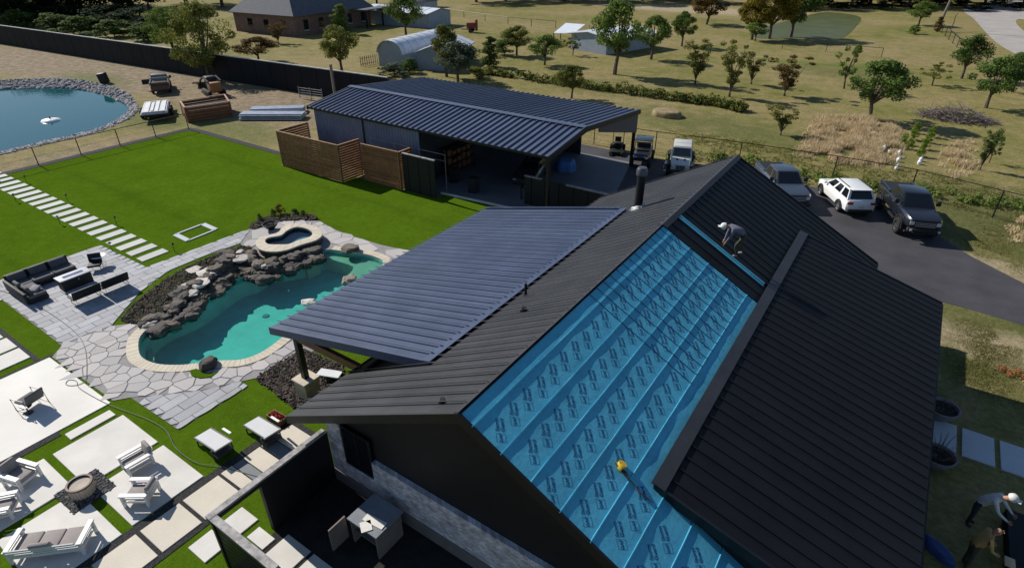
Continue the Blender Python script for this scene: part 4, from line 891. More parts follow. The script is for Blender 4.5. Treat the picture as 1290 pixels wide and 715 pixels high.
# dark side-by-side under the carport edge
p_ = G(810, 190, .8)
t = thing('utility_vehicle', 'dark side by side utility vehicle with roof parked under the carport edge', 'utility vehicle', (p_.x, p_.y, 0), R(-74)); pm = paint('dark_blue_paint', (.02, .024, .035), .4)
sub(t, loft([(-1.5, .5, .92, .62), (-.4, .45, .8, .68), (.5, .45, .85, .68), (1.2, .5, .95, .62), (1.5, .55, .82, .5)], .08), 'body', pm, True); wheels(t, (-1.05, 1.1), .66, .36, .26, m_rimblk)
for y in (-.58, .58):
    for a, b2 in (((-.9, 1.75), (-1.1, .9)), ((.35, 1.75), (.95, .92)), ((-.9, 1.75), (.35, 1.75))): q = MB(1); q.tube((a[0], y, a[1]), (b2[0], y, b2[1]), .03, n=6); sub(t, q, 'roll_bar', m_trim)
bxs(t, 'roof', pm, (-1.0, .45, -.66, .66, 1.77, 1.83), r=.03); bxs(t, 'seat', m_plastic, (-.6, -.1, -.5, .5, .8, .95), (-.7, -.55, -.5, .5, .95, 1.4), r=.05); bxs(t, 'windshield_bar', m_chrome, (.36, .42, -.6, .6, 1.60, 1.66)); bxs(t, 'headlamp', m_lamp, (1.42, 1.5, .25, .42, .82, .88), (1.42, 1.5, -.42, -.25, .82, .88))
# zero-turn mower with roll bar, covered item with blue tarp
p_ = G(777, 192)
t = thing('riding_mower', 'dark riding mower with tall roll bar standing inside the carport', 'mower', (p_.x, p_.y, 0), R(-70)); mm = mat('mower_green', (.012, .016, .013), .5)
bxs(t, 'body', mm, (-.7, .1, -.4, .4, .3, .7), r=.08); bxs(t, 'mower_deck', mm, (.05, .9, -.6, .6, .15, .32), r=.06); bxs(t, 'seat', m_plastic, (-.35, .1, -.25, .25, .7, .8), (-.42, -.32, -.25, .25, .8, 1.2), r=.04); wheels(t, (-.55,), .5, .28, .22, m_rimblk); wheels(t, (1.0,), .45, .16, .12, m_rimblk)
q = MB(1); q.path([(-.55, -.42, .5), (-.6, -.42, 1.75), (-.6, -.3, 1.85), (-.6, .3, 1.85), (-.6, .42, 1.75), (-.55, .42, .5)], .03); sub(t, q, 'roll_bar', m_trim)
p_ = G(712, 214)
def cloth_lump(name, rx, ry, h, mtl, seed, lean=0):
    g = MB(1); nu, nv = 28, 10; vs = []
    for i in range(nv+1):
        v = i/nv
        for j in range(nu):
            a = 2*math.pi*j/nu; rr = (1-(1-v)**2.6)**.5 if v < 1 else 1; w_ = 1+.16*noise.noise(Vector((math.cos(a)*2, math.sin(a)*2, seed+v)))+.05*math.sin(a*7+seed)*v
            vs.append((rx*rr*w_*math.cos(a), ry*rr*w_*math.sin(a), h*(1-v**2.2)*(1+.12*noise.noise(Vector((math.cos(a)*3*v, math.sin(a)*3*v, seed+7))))))
    g.add(vs, [(i*nu+j, (i+1)*nu+j, (i+1)*nu+(j+1) % nu, i*nu+(j+1) % nu) for i in range(nv) for j in range(nu)]); return g.build(name, mtl, smooth=True)
o = cloth_lump('tarpaulin', .8, .65, .85, mat('blue_tarp', (.06, .17, .42), .5, .15, 3, .3, 10), 3); o.location = p_*K; o.rotation_euler = (0, 0, .5); tag(o, 'crumpled blue tarpaulin over an item at the carport mouth', 'tarpaulin')
# ------------------------------------------------------------------ machines and materials beside the pond
p_ = G(198, 122)
t = thing('pickup_truck', 'old maroon pickup with open door parked by the rock-lined pond', 'truck', (-64.5, 31.2, 0), R(150)); pm = paint('maroon_paint', (.035, .014, .024), .45); z = .6
sub(t, loft([(-2.6, .5, 1.0, .9), (-2.5, .45, 1.05, .93), (2.2, .45, 1.05, .93), (2.6, .5, .95, .85)], .1), 'body', pm, True); cabin(t, (-.4, 1.3), (-.3, .7), 1.04, 1.75, .86, .72, pm, 1); bxs(t, 'bed_rail', pm, (-2.55, -.42, .82, .93, 1.05, 1.3), (-2.55, -.42, -.93, -.82, 1.05, 1.3), (-2.55, -2.45, -.82, .82, 1.05, 1.3)); bxs(t, 'bed_load', mat('brown_load', (.045, .022, .018), .9), (-2.3, -.6, -.75, .75, 1.05, 1.2), r=.06)
bxs(t, 'ladder_rack', m_chrome, (-.5, -.44, -.9, .9, 1.74, 1.80), (-1.6, -1.54, -.9, .9, 1.62, 1.68), (-1.6, -1.54, -.9, -.84, 1.3, 1.62), (-1.6, -1.54, .84, .9, 1.3, 1.62)); wheels(t, (-1.6, 1.7), .84, .36, .25, m_rimblk)
q = MB(1); q.box(0, .95, -.03, .03, .6, 1.15, Matrix.Translation((1.0, .95, 0)) @ Matrix.Rotation(R(100), 4, 'Z')); dr_ = sub(t, q, 'door', m_plastic); bxs(t, 'mirror', m_plastic, (.9, 1.05, -1.2, -.95, 1.1, 1.4), r=.03)
t = thing('flatbed_trailer', 'flatbed trailer stacked with grey panels and long boards beside the pond bank', 'trailer', (*G(199, 146).to_2d(), 0), R(149), None, 1.25); gm = mat('grey_panel', (.42, .43, .46), .6, .12, 2, .1, 10)
bxs(t, 'deck', m_plastic, (-2.2, 2.2, -.95, .95, .52, .6)); wheels(t, (-.3, .55), 1.02, .32, .2, m_rimblk); bxs(t, 'drawbar', m_trim, (2.2, 3.3, -.06, .06, .5, .58))
bxs(t, 'panel_stack', gm, (-2.15, 1.9, -.9, .9, .602, .68), (-2.05, 1.8, -.85, .85, .682, .74)); bxs(t, 'board', mat('pale_board', (.60, .60, .60), .6, .08), (-1.9, 1.5, -.75, -.45, .745, .80), (-1.9, 1.6, -.3, -.05, .745, .80), (-1.7, 1.3, .05, .2, .745, .81), (-1.9, 1.5, .35, .7, .745, .80), (-2.0, -1.93, -.8, .8, .745, .79), (1.62, 1.75, -.8, .8, .745, .79))
t = thing('compact_loader', 'tan and orange compact track loader with raised boom beside the black fence', 'loader', (-58.2, 33.0, 0), R(165)); om = mat('faded_orange', (.26, .12, .04), .6, .25, 2, .2, 12); gm2 = mat('cab_green', (.07, .10, .09), .5)
bxs(t, 'engine_body', om, (-1.5, -.2, -.6, .6, .5, 1.5), r=.15); bxs(t, 'cab', m_trim, (-.25, .75, -.5, .5, .5, 1.95), r=.08); bxs(t, 'cab_glass', gm2, (.74, .77, -.4, .4, 1.0, 1.8), (-.1, .6, -.52, -.49, 1.1, 1.8), (-.1, .6, .49, .52, 1.1, 1.8))
for y in (-.75, .75): bxs(t, 'track', m_tyre, (-1.5, 1.1, y-.2, y+.2, .02, .68), r=.3)
for y in (-.66, .66):
    q = MB(1); q.path([(-1.3, y, 1.6), (.2, y, 1.9), (1.6, y, 1.45), (2.3, y, .7)], .1, 6); sub(t, q, 'boom_arm', m_trim)
g = MB(1); g.add([(2.2, -.85, .35), (2.9, -.85, .3), (2.25, -.85, 1.0), (2.2, .85, .35), (2.9, .85, .3), (2.25, .85, 1.0), (2.3, -.85, .42), (2.35, .85, .42)], [(0, 1, 4, 3), (0, 3, 5, 2), (0, 2, 1), (3, 4, 5)]); sub(t, g, 'bucket', m_plastic)
cr = thing('timber_planter', 'rust brown timber box with louvred sides standing on the dirt by the lawn corner', 'crate', (-50.9, 28.6, 0)); wm = mat('rust_timber', (.20, .085, .04), .75, .25, 3, .2, 16, rnd=.15)
P4 = [Vector(p) for p in ((-50.3, 25.9), (-52.1, 26.7), (-50.8, 30.3), (-48.9, 29.5))]
P4 = [G(238, 155).to_2d(), G(232, 146).to_2d(), G(287, 137).to_2d(), G(293, 146.5).to_2d()]
for i in range(4):
    a, b2 = P4[i], P4[(i+1) % 4]
    for k in range(5): q = MB(K); q.bar((*a, .14+k*.24), (*b2, .14+k*.24), .06, .21); q.build('board', wm, cr)
    q = MB(K); q.bar((*a, 1.28), (*b2, 1.28), .14, .05); q.build('cap_rail', m_slatcap, cr); q = MB(K); q.box(a.x-.06, a.x+.06, a.y-.06, a.y+.06, 0, 1.25); q.build('post', wm, cr)
q = MB(K); q.prism(P4, .9, .95); q.build('fill', m_mulch, cr)
# stacks of metal sheets and odds and ends near the garage
sm = mat('galvanised_sheet', (.34, .38, .45), .4, .12, 2, .1, 10, metal=.3)
for k, (a, b2, z, lab) in enumerate((((306, 149), (384, 149), .0, 'long stack of galvanised roofing sheets lying on dirt, the bottom stack'), ((318, 143), (384, 141), .0, 'stack of galvanised roofing sheets lying behind the bottom stack, nearer the garage'))):
    A, B = G(*a), G(*b2); tt = thing('sheet_stack', lab, 'metal sheets', ((A.x+B.x)/2, (A.y+B.y)/2, 0)); d = (B-A).normalized(); nn = Vector((-d.y, d.x, 0))
    for j in range(5): q = MB(K); o_ = nn*(.12*((j*37) % 3-1)); q.bar(A+o_+Vector((0, 0, .12+.085*j)), B+o_+Vector((0, 0, .12+.085*j)), 1.5-.1*j, .06); q.build('sheet', sm, tt)
    for j in range(3): c_ = A.lerp(B, .15+.35*j); q = MB(K); q.bar(c_-nn*.8+Vector((0, 0, .045)), c_+nn*.8+Vector((0, 0, .045)), .1, .085); q.build('bearer', m_wood, tt)
o = MB(1).rbox(-.45, .45, -.35, .35, 0, 1.15, r=.05).build('equipment_box', m_trim, smooth=True); p_ = G(133, 104.5); o.location = p_*K; o.rotation_euler = (R(3), R(-8), .6); tag(o, 'dark tilted equipment box standing on grass behind the pond', 'box')
t = thing('pond_fountain', 'white floating fountain on the blue pond water', 'fountain', tuple(G(64, 152, -.5))); q = MB(1); q.lathe([(0.001, .2), (.25, .22), (.75, .12), (.85, 0), (.8, -.1)], 18); sub(t, q, 'float', mat('white_plastic', (.75, .76, .78), .4), True); q = MB(1); q.tube((0, 0, .1), (0, 0, .42), .09, .05); sub(t, q, 'nozzle', m_plastic)
t = thing('pipe_gate', 'weathered pipe gate panel leaning by the long black fence', 'gate', tuple(G(393, 125)))
A, B = G(378, 124), G(407, 128)
for k in range(5): q = MB(K); q.tube(A+Vector((0, 0, .15+.22*k)), B+Vector((0, 0, .15+.22*k)), .03, n=6); q.build('pipe', m_cap, t)
for u in (0, .5, 1): c_ = A.lerp(B, u); q = MB(K); q.tube(c_, c_+Vector((0, 0, 1.15)), .035, n=6); q.build('upright', m_cap, t)
b_ = G(423, 126); o = MB(1).tube((0, 0, 0), (0, 0, HT(b_, 81)*K), .16, .15, 10).build('timber_post', mat('grey_post', (.25, .21, .17), .85, .25, 3, .3, 12), smooth=True); o.location = b_*K; tag(o, 'tall bare round timber post standing in front of the black fence', 'post')
# clutter in the shaded carport
sfn = thing('screen_panel', 'black solid screen panel standing beside the smaller cedar enclosure', 'fence', (-23.4, 24.6, 0))
for i in range(6): q = MB(K); x = -24.6+i*.42; q.box(x, x+.41, 24.55+.02*(i % 2), 24.6+.02*(i % 2), 0, 2.3); q.build('board', m_siding, sfn)
q = MB(K); q.box(-24.6, -22.05, 24.52, 24.65, 2.3, 2.36); q.build('cap', m_cap, sfn)
t = thing('storage_shelf', 'dark metal shelving loaded with boxes inside the carport shade', 'shelf', (-23.9, 29, 0))
for z in (.3, .9, 1.5, 2.1): bxs(t, 'shelf', m_trim, (-.3, .3, -1.6, 1.6, z, z+.05))
for y in (-1.6, 1.55): bxs(t, 'upright', m_trim, (-.3, -.25, y, y+.05, 0, 2.2), (.25, .3, y, y+.05, 0, 2.2))
rb = random.Random(5)
for z in (.35, .95, 1.55): bxs(t, 'box', m_wood, *[(-.25, .2, -1.4+.55*k, -1.0+.55*k, z+.002, z+.002+rb.uniform(.2, .45)) for k in range(5)])
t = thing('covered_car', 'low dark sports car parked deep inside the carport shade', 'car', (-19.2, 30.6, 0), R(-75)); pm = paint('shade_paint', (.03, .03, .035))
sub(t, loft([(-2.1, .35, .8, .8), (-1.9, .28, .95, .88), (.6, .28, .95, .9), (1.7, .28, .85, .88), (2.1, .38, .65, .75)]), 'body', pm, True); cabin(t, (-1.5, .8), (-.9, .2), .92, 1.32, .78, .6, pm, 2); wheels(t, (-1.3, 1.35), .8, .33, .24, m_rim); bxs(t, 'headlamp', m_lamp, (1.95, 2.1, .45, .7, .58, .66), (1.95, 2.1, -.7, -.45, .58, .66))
t = thing('workbench', 'dark workbench with a pale sheet on top by the board fence', 'workbench', (-17.0, 27.6, 0)); bxs(t, 'top', m_trim, (-1.0, 1.0, -.4, .4, .85, .92)); bxs(t, 'leg', m_trim, *[(x, x+.08, y, y+.08, 0, .85) for x in (-.95, .87) for y in (-.38, .3)]); bxs(t, 'sheet', m_lamp, (-.8, .5, -.2, .2, .922, .94))
for k, (x, y, lab) in enumerate(((-20.8, 26.6, 'dark wheeled bin standing at the carport post'), (-22.9, 27.3, 'dark wheeled bin standing behind the black screen panel'))):
    t = thing('wheeled_bin', lab, 'bin', (x, y, 0), .3*k); q = MB(1); q.hexa([(-.25, -.25, .05), (.25, -.25, .05), (.25, .25, .05), (-.25, .25, .05)], [(-.32, -.3, 1.0), (.32, -.3, 1.0), (.32, .3, 1.0), (-.32, .3, 1.0)]); sub(t, q, 'body', m_plastic); bxs(t, 'lid', m_plastic, (-.35, .35, -.33, .33, 1.002, 1.07), r=.03); wheels(t, (-.22,), .26, .1, .06, m_rimblk)
# ------------------------------------------------------------------ raised spa, rocks and pool-side things
m_dkstone = mat('spa_stone', (.075, .065, .058), .85, .35, 3, .7, 8)
sp = thing('raised_spa', 'raised bean-shaped spa with cream stone rim and dark blue water', 'spa', (-24.2, 16.5, 0))
n = min(len(spa_out), len(spa_in))
def resample(loop, n):
    L = [0]
    for i in range(len(loop)): L.append(L[-1]+(Vector(loop[(i+1) % len(loop)])-Vector(loop[i])).length)
    out = []
    for k in range(n):
        s_ = L[-1]*k/n; i = max(j for j in range(len(loop)) if L[j] <= s_); out.append(Vector(loop[i]).lerp(Vector(loop[(i+1) % len(loop)]), (s_-L[i])/max(1e-6, L[i+1]-L[i])))
    return out
so_, si_ = resample(spa_out, 40), resample(spa_in, 40)
k0 = min(range(40), key=lambda k: (si_[k]-so_[0]).length); si_ = si_[k0:]+si_[:k0]
g = MB(K); wl = offset(so_, -.06); g.ring(wl, 0, wl, .36); g.ring(si_, .36, si_, -.4); g.build('wall', m_dkstone, sp)
for i in range(0, 40, 2):
    a = [so_[i], so_[(i+1) % 40], so_[(i+2) % 40], si_[(i+2) % 40], si_[(i+1) % 40], si_[i]]; c = sum(a, Vector((0, 0)))/6
    q = MB(K); q.prism([v.lerp(c, .012) for v in a], .36, .43, bev=.012); q.build('coping_stone', m_coping, sp)
g = MB(K); g.ring(si_, .36, si_, -.45); g.sheet(si_, -.4); g.build('basin', mat('spa_plaster', (.10, .30, .50), .7), sp)
MB(K).sheet(si_, .27).build('water', m_spawater, sp)
t = thing('fire_bowl', 'dark round fire bowl standing at the spa rim', 'fire bowl', (*G(342, 290).to_2d(), .06)); q = MB(1)
q.lathe([(.16, 0), (.2, .05), (.42, .3), (.46, .38), (.41, .38), (.35, .29), (.0, .27)], 20); q.build('bowl', m_trim, t, True); q = MB(1)
random.seed(2); [stone(q, (random.uniform(-.25, .25), random.uniform(-.25, .25), .31), .06) for _ in range(22)]; q.build('lava_rock', m_gravel, t, kind='stuff')
def boulder(parent, c, r, sq, seed, mtl, name='rock', flat=False):
    rnd = random.Random(seed); me = MB(K); nu, nv = 12, 8; ex = (rnd.uniform(.8, 1.35), rnd.uniform(.8, 1.2)); vs = []
    a0 = rnd.uniform(0, 6.3)
    for i in range(nv+1):
        th = math.pi*i/nv
        for j in range(nu):
            ph = 2*math.pi*j/nu; d = Vector((math.sin(th)*math.cos(ph), math.sin(th)*math.sin(ph), math.cos(th)))
            k = 1+.42*noise.noise(d*1.6+Vector((seed*3.1, 0, 0)))+.16*noise.noise(d*4+Vector((0, seed*1.7, 0)))
            x, y, z = d.x*k*ex[0], d.y*k*ex[1], d.z*k
            z = max(-.8, min(.55 if flat else .8, z)); vs.append(Vector(c)+Vector((x*math.cos(a0)-y*math.sin(a0), x*math.sin(a0)+y*math.cos(a0), z*sq))*r)
    me.add(vs, [(i*nu+j, (i+1)*nu+j, (i+1)*nu+(j+1) % nu, i*nu+(j+1) % nu) for i in range(nv) for j in range(nu)]); return me.build(name, mtl, parent, False)
rk = thing('rock_waterfall', 'natural rock ledge and waterfall boulders lining the mulch side of the pool', 'rocks', (-23.6, 11.5, 0))
m_rkdark = mat('waterfall_rock', (.075, .064, .056), .85, .35, 2, .8, 7, rnd=.2)
bankpts = crom([G(*p, 0).to_2d() for p in z_c((200, 600), (260, 575), (330, 545), (400, 490), (450, 420), (520, 370), (600, 310), (680, 260), (740, 200), (820, 150), (900, 160), (980, 200), (1060, 215))]+[G(*p, 0).to_2d() for p in z_b((330, 405), (400, 385), (470, 360), (520, 345))], 5, False)
hs = [.10, .12, .15, .2, .26, .32, .40, .46, .48, .46, .40, .34, .28, .24, .2, .18, .16]
rnd = random.Random(4); L_ = len(bankpts); m_rk2 = mat('waterfall_rock_brown', (.13, .105, .082), .85, .35, 2, .8, 7, rnd=.25); rkm = [m_rkdark, m_rkdark, m_rk2]
for i, p in enumerate(bankpts):
    u = i/(L_-1)*(len(hs)-1); k = min(int(u), len(hs)-2); h = hs[k]*(1-(u-k))+hs[k+1]*(u-k)
    tdir = (bankpts[min(i+1, L_-1)]-bankpts[max(i-1, 0)]).normalized(); nn = Vector((tdir.y, -tdir.x))     # towards the water
    v_ = rnd.uniform(.65, 1.45); boulder(rk, (p.x+rnd.uniform(-.22, .22), p.y+rnd.uniform(-.22, .22), h*.45*min(1.2, v_)), (.20+h*.16)*v_, (.8+h*.6)/v_**.5, i*7+1, rkm[i % 3])
    w_ = p+nn*(.42+.15*h); v_ = rnd.uniform(.7, 1.5); boulder(rk, (w_.x+rnd.uniform(-.15, .15), w_.y+rnd.uniform(-.15, .15), h*.16-.08), (.19+.10*h)*v_, .9/v_**.4, i*3+100, rkm[(i+1) % 3])
    w_ = p+nn*(.62+.35*h); boulder(rk, (w_.x+rnd.uniform(-.1, .1), w_.y+rnd.uniform(-.1, .1), -.08), rnd.uniform(.17, .34), .7, i*5+300, rkm[(i+2) % 3])
    if rnd.random() < .22: w_ = p+nn*rnd.uniform(-.25, .45); boulder(rk, (w_.x+rnd.uniform(-.15, .15), w_.y, h*rnd.uniform(.7, 1.0)), rnd.uniform(.16, .42), .28, i+200, m_rockpale if i % 4 else m_rock, flat=True)
o = boulder(None, (0, 0, .0), .28, .8, 77, m_rkdark, 'boulder'); p_ = G(264, 462.5); o.location = (p_+Vector((0, 0, .16)))*K; o.rotation_euler = (0, 0, .4); tag(o, 'brown boulder on the pool rim beside a small turf crescent', 'boulder')
o = boulder(None, (0, 0, 0), .42, .6, 31, m_rock, 'boulder'); o.location = (G(442, 356, -.1)+Vector((0, 0, .12)))*K; tag(o, 'tan boulder at the end of the shallow pool ledge', 'boulder')
o = boulder(None, (0, 0, 0), .40, .5, 35, m_rk2, 'boulder', True); o.location = (G(441, 317)+Vector((0, 0, .2)))*K; tag(o, 'flat-topped boulder by the pool near the spa', 'boulder')
o = boulder(None, (0, 0, 0), .28, .5, 37, m_rockpale, 'boulder'); o.location = (G(387, 383, -.1)+Vector((.1, 0, .12)))*K; tag(o, 'pale boulder on the pool rim below the porch roof', 'boulder')
o = boulder(None, (0, 0, 0), .38, .28, 39, m_rockpale, 'stepping_rock', True); o.location = (G(246, 342)+Vector((0, 0, .1)))*K; tag(o, 'flat pale stepping rock lying in the dark mulch bed', 'rock')
g = MB(K); c = GP(z_a((490, 540), (540, 528), (620, 560), (690, 545), (640, 585), (560, 592), (505, 575))); g.prism(c, .03, .075); struct(g.build('turf_patch', m_turf))
# ------------------------------------------------------------------ outdoor furniture (metres, front faces +x)
m_white = mat('white_frame', (.68, .67, .66), .5, .06, 3, .05, 20); m_taupe = mat('taupe_cushion', (.30, .265, .25), .85, .10, 5, .25, 40)
m_blkfr = mat('black_wicker', (.014, .014, .016), .65, .25, 8, .5, 60); m_char = mat('charcoal_cushion', (.11, .105, .11), .85, .12, 4, .2, 40); m_slim = mat('steel_leg', (.05, .05, .055), .4)
def lounge(label, cat, loc, rz, wd, seats, name, group=None, pillow=False):
    t = thing(name, label, cat, loc, rz, group, .9); h = wd/2; d = .40
    for sx_ in (-1, 1):
        for sy_ in (-1, 1): bxs(t, 'leg', m_white, (sx_*d-.035, sx_*d+.035, sy_*(h-.05)-.05, sy_*(h-.05)+.05, 0, .56))
    for s_ in (-1, 1): bxs(t, 'arm', m_white, (-d-.06, d+.06, s_*(h-.05)-.075, s_*(h-.05)+.075, .562, .61)); bxs(t, 'side_rail', m_white, (-d+.036, d-.036, s_*(h-.05)-.02, s_*(h-.05)+.02, .24, .32), (-d+.036, d-.036, s_*(h-.05)-.02, s_*(h-.05)+.02, .40, .46))
    bxs(t, 'seat_rail', m_white, (d-.04, d, -h+.1, h-.1, .22, .32), (-d, -d+.04, -h+.1, h-.1, .22, .32))
    for k in range(3): q = MB(1); q.box(-.02, .02, -h+.1, h-.1, -.045, .045, Matrix.Translation((-d-.02-.045*k, 0, .42+.14*k)) @ Matrix.Rotation(R(-15), 4, 'Y')); sub(t, q, 'back_slat', m_white)
    iw = (wd-.24)/seats
    for k in range(seats):
        y0 = -wd/2+.12+k*iw; bxs(t, 'seat_cushion', m_taupe, (-d+.05, d-.02, y0+.008, y0+iw-.008, .30, .45), r=.05)
        if not (pillow and k != 1): q = MB(1); q.rbox(-.07, .07, y0+.01, y0+iw-.01, 0, .42, .05, M=Matrix.Translation((-d+.04, 0, .43)) @ Matrix.Rotation(R(-14), 4, 'Y')); sub(t, q, 'back_cushion', m_taupe, True)
    return t
pit = Vector((-16.1, 2.6))
def faceto(p, q): return math.atan2(q[1]-p[1], q[0]-p[0])
for px, lab, rz in (((176, 588), 'white framed armchair with taupe cushions on the slab, the one farther from the gravel band', None), ((181, 628), 'white framed armchair with taupe cushions between its twin and the gravel band', None), ((31, 606), 'white framed armchair with taupe cushions nearest the concrete pad by the fire pit', None), ((6, 648), 'white framed armchair with taupe cushions across the fire pit from the paired chairs', None)):
    p = G(*px).to_2d(); lounge(lab, 'armchair', tuple(p), faceto(p, pit)+(.15 if px[0] > 100 else -.1), .80, 1, 'armchair')
p = G(71, 690).to_2d(); lounge('white framed three-seat garden sofa with taupe cushions by the fire pit', 'sofa', tuple(p), faceto(p, pit)-.02, 2.15, 3, 'garden_sofa', pillow=True)
t = thing('fire_pit', 'round fluted cream fire pit with dark bowl on a gravel square', 'fire pit', (*G(107, 622).to_2d(), .056)); q = MB(1)
q.lathe([(.0, 0), (.28, 0), (.30, .04), (.33, .40), (.0, .38)], 32); mcr = mat('cream_concrete', (.46, .40, .32), .8, .15, 3, .3, 20); sub(t, q, 'drum', mcr, True)
for k in range(20): a = 2*math.pi*k/20; q = MB(1); q.tube((.305*math.cos(a), .305*math.sin(a), .02), (.332*math.cos(a), .332*math.sin(a), .38), .022, n=6); sub(t, q, 'flute', mcr, True)
q = MB(1); q.lathe([(.29, .40), (.365, .40), (.375, .43), (.36, .455), (.30, .455), (.29, .41)], 32); sub(t, q, 'rim', mat('rust_rim', (.12, .075, .055), .6, .3, 4), True); q = MB(1); q.lathe([(.295, .44), (.27, .28), (.0, .24)], 32); sub(t, q, 'bowl', mat('char_black', (.012, .011, .011), .9), True)
# loungers
def lounger(label, x, y, rz):
    t = thing('sun_lounger', label, 'sun lounger', (x, y), rz, 'sun loungers on the turf'); sl = mat('pale_sling', (.46, .46, .47), .7, .06, 3, .15, 60)
    q = MB(1); q.hexa([(-.78, -.27, .22), (.68, -.27, .56), (.68, .27, .56), (-.78, .27, .22)], [(-.78, -.27, .25), (.68, -.27, .59), (.68, .27, .59), (-.78, .27, .25)]); sub(t, q, 'sling', sl)
    for s_ in (-1, 1): q = MB(1); q.bar((-.80, s_*.295, .225), (.72, s_*.295, .58), .04, .05); sub(t, q, 'side_rail', m_slim)
    for x_ in (-.55, .55):
        for s_ in (-1, 1): q = MB(1); q.tube((x_, s_*.32, 0), (x_, s_*.32, .28 if x_ < 0 else .5), .025, n=6); sub(t, q, 'leg', m_slim)
    q = MB(1); q.box(.70, .74, -.31, .31, .54, .60); sub(t, q, 'head_rail', m_white); q = MB(1); q.box(.1, .65, .36, .44, .58, .61, Matrix.Rotation(R(-11), 4, 'Y')); sub(t, q, 'arm', m_white); q = MB(1); q.box(.2, .7, -.3, .3, .18, .22); sub(t, q, 'under_shelf', m_slim)
lounger('pale sling sun lounger on turf, the one nearer the fire pit', -14.62, 5.58, R(-4)); lounger('pale sling sun lounger on turf next to the mulch bed and porch', -13.85, 6.72, R(-6))
# sling chair on the concrete pad
t = thing('sling_chair', 'black sling lounge chair with thin steel arms alone on the concrete pad', 'chair', (*G(42, 512).to_2d(), .045), R(195))
for s_ in (-1, 1):
    q = MB(1); q.path([(.34, s_*.36, 0), (.36, s_*.36, .52), (-.30, s_*.36, .56), (-.34, s_*.36, 0), (.34, s_*.36, .01)], .018, 6); sub(t, q, 'arm_frame', m_slim)
q = MB(1); q.rbox(-.3, .34, -.32, .32, .28, .36, .03); sub(t, q, 'seat', m_char, True); q = MB(1); q.rbox(-.04, .04, -.32, .32, 0, .48, .03, M=Matrix.Translation((-.3, 0, .32)) @ Matrix.Rotation(R(-20), 4, 'Y')); sub(t, q, 'back', m_char, True)
t = thing('side_table', 'small round dark side table beside the black sling chair', 'table', (*G(37, 521).to_2d(), .045)); q = MB(1); q.lathe([(0, .30), (.2, .30), (.2, .33), (0, .33)], 18); sub(t, q, 'top', m_slim, True); q = MB(1); q.tube((0, 0, 0), (0, 0, .3), .025); q.lathe([(0, .02), (.15, .02), (.15, 0)], 16); sub(t, q, 'stem', m_slim)
# black lounge group on the patio
zt = .046
t = thing('sectional_sofa', 'black corner sofa with charcoal cushions on the grey paver patio', 'sofa', (-30.2, 7.1, zt))
L1 = 1.0/K
bxs(t, 'base', m_blkfr, (-.45, .42, -1.35, 1.4, .06, .26), (.421, 2.0, -1.35, -.55, .06, .26), r=.03); bxs(t, 'backrest', m_blkfr, (-.58, -.42, -1.35, 1.4, .06, .78), r=.04); bxs(t, 'backrest', m_blkfr, (-.42, 2.0, -1.48, -1.34, .06, .62), r=.04)
bxs(t, 'seat_cushion', m_char, (-.42, .42, -.5, .42, .262, .42), (-.42, .42, .44, 1.38, .262, .42), (-.42, .42, -1.33, -.52, .262, .42), (.44, 1.2, -1.33, -.56, .262, .42), (1.22, 1.98, -1.33, -.56, .262, .42), r=.05)
for y, z_ in ((-.9, .5), (0, .52), (.9, .5)): q = MB(1); q.rbox(-.08, .08, -.38, .38, -.2, .2, .07, M=Matrix.Translation((-.32, y, z_+.1)) @ Matrix.Rotation(R(-16), 4, 'Y')); sub(t, q, 'back_cushion', m_char, True)
for x, y in ((.7, -1.2), (1.5, -1.15)): q = MB(1); q.rbox(-.3, .3, -.08, .08, -.2, .2, .07, M=Matrix.Translation((x, y, .6)) @ Matrix.Rotation(R(18), 4, 'X')); sub(t, q, 'back_cushion', m_char, True)
q = MB(1); q.rbox(-.22, .22, -.22, .22, -.07, .07, .06, M=Matrix.Translation((1.5, -.85, .5)) @ Matrix.Rotation(.5, 4, 'Z') @ Matrix.Rotation(.3, 4, 'X')); sub(t, q, 'throw_pillow', mat('grey_pillow', (.26, .26, .27), .85), True)
t = thing('fire_table', 'long black fire table with pale top and blue glass burner trough', 'fire table', (-28.7, 7.78, zt)); bxs(t, 'base', m_blkfr, (-.32, .32, -.66, .66, 0, .55), r=.02); bxs(t, 'top', mat('pale_top', (.42, .43, .45), .6), (-.37, .37, -.72, .72, .552, .6), r=.015); bxs(t, 'burner', mat('blue_glass', (.05, .08, .22), .2), (-.1, .1, -.45, .45, .6, .615)); bxs(t, 'knob', m_chrome, (.32, .35, .05, .1, .4, .45))
for k, (y, lab) in enumerate(((7.43, 'black wicker settee with pale cushion and steel legs next to the corner sofa'), (8.58, 'black wicker settee with charcoal cushion and steel legs near the round table'))):
    t = thing('settee', lab, 'settee', (-26.95, y, zt), R(180)); q = MB(1); q.rbox(-.28, .36, -.62, .62, .30, .38, .03); sub(t, q, 'seat', m_blkfr, True)
    q = MB(1); q.rbox(-.035, .035, -.62, .62, 0, .46, .03, M=Matrix.Translation((-.28, 0, .34)) @ Matrix.Rotation(R(-16), 4, 'Y')); sub(t, q, 'backrest', m_blkfr, True)
    bxs(t, 'seat_cushion', mat('white_cushion', (.55, .55, .54), .8) if k == 0 else m_char, (-.16, .36, -.55, .55, .385, .45), r=.03)
    for s_ in (-1, 1): q = MB(1); q.path([(.3, s_*.5, .31), (.36, s_*.54, 0), (-.36, s_*.54, 0), (-.24, s_*.5, .31)], .014, 5); sub(t, q, 'leg', m_slim)
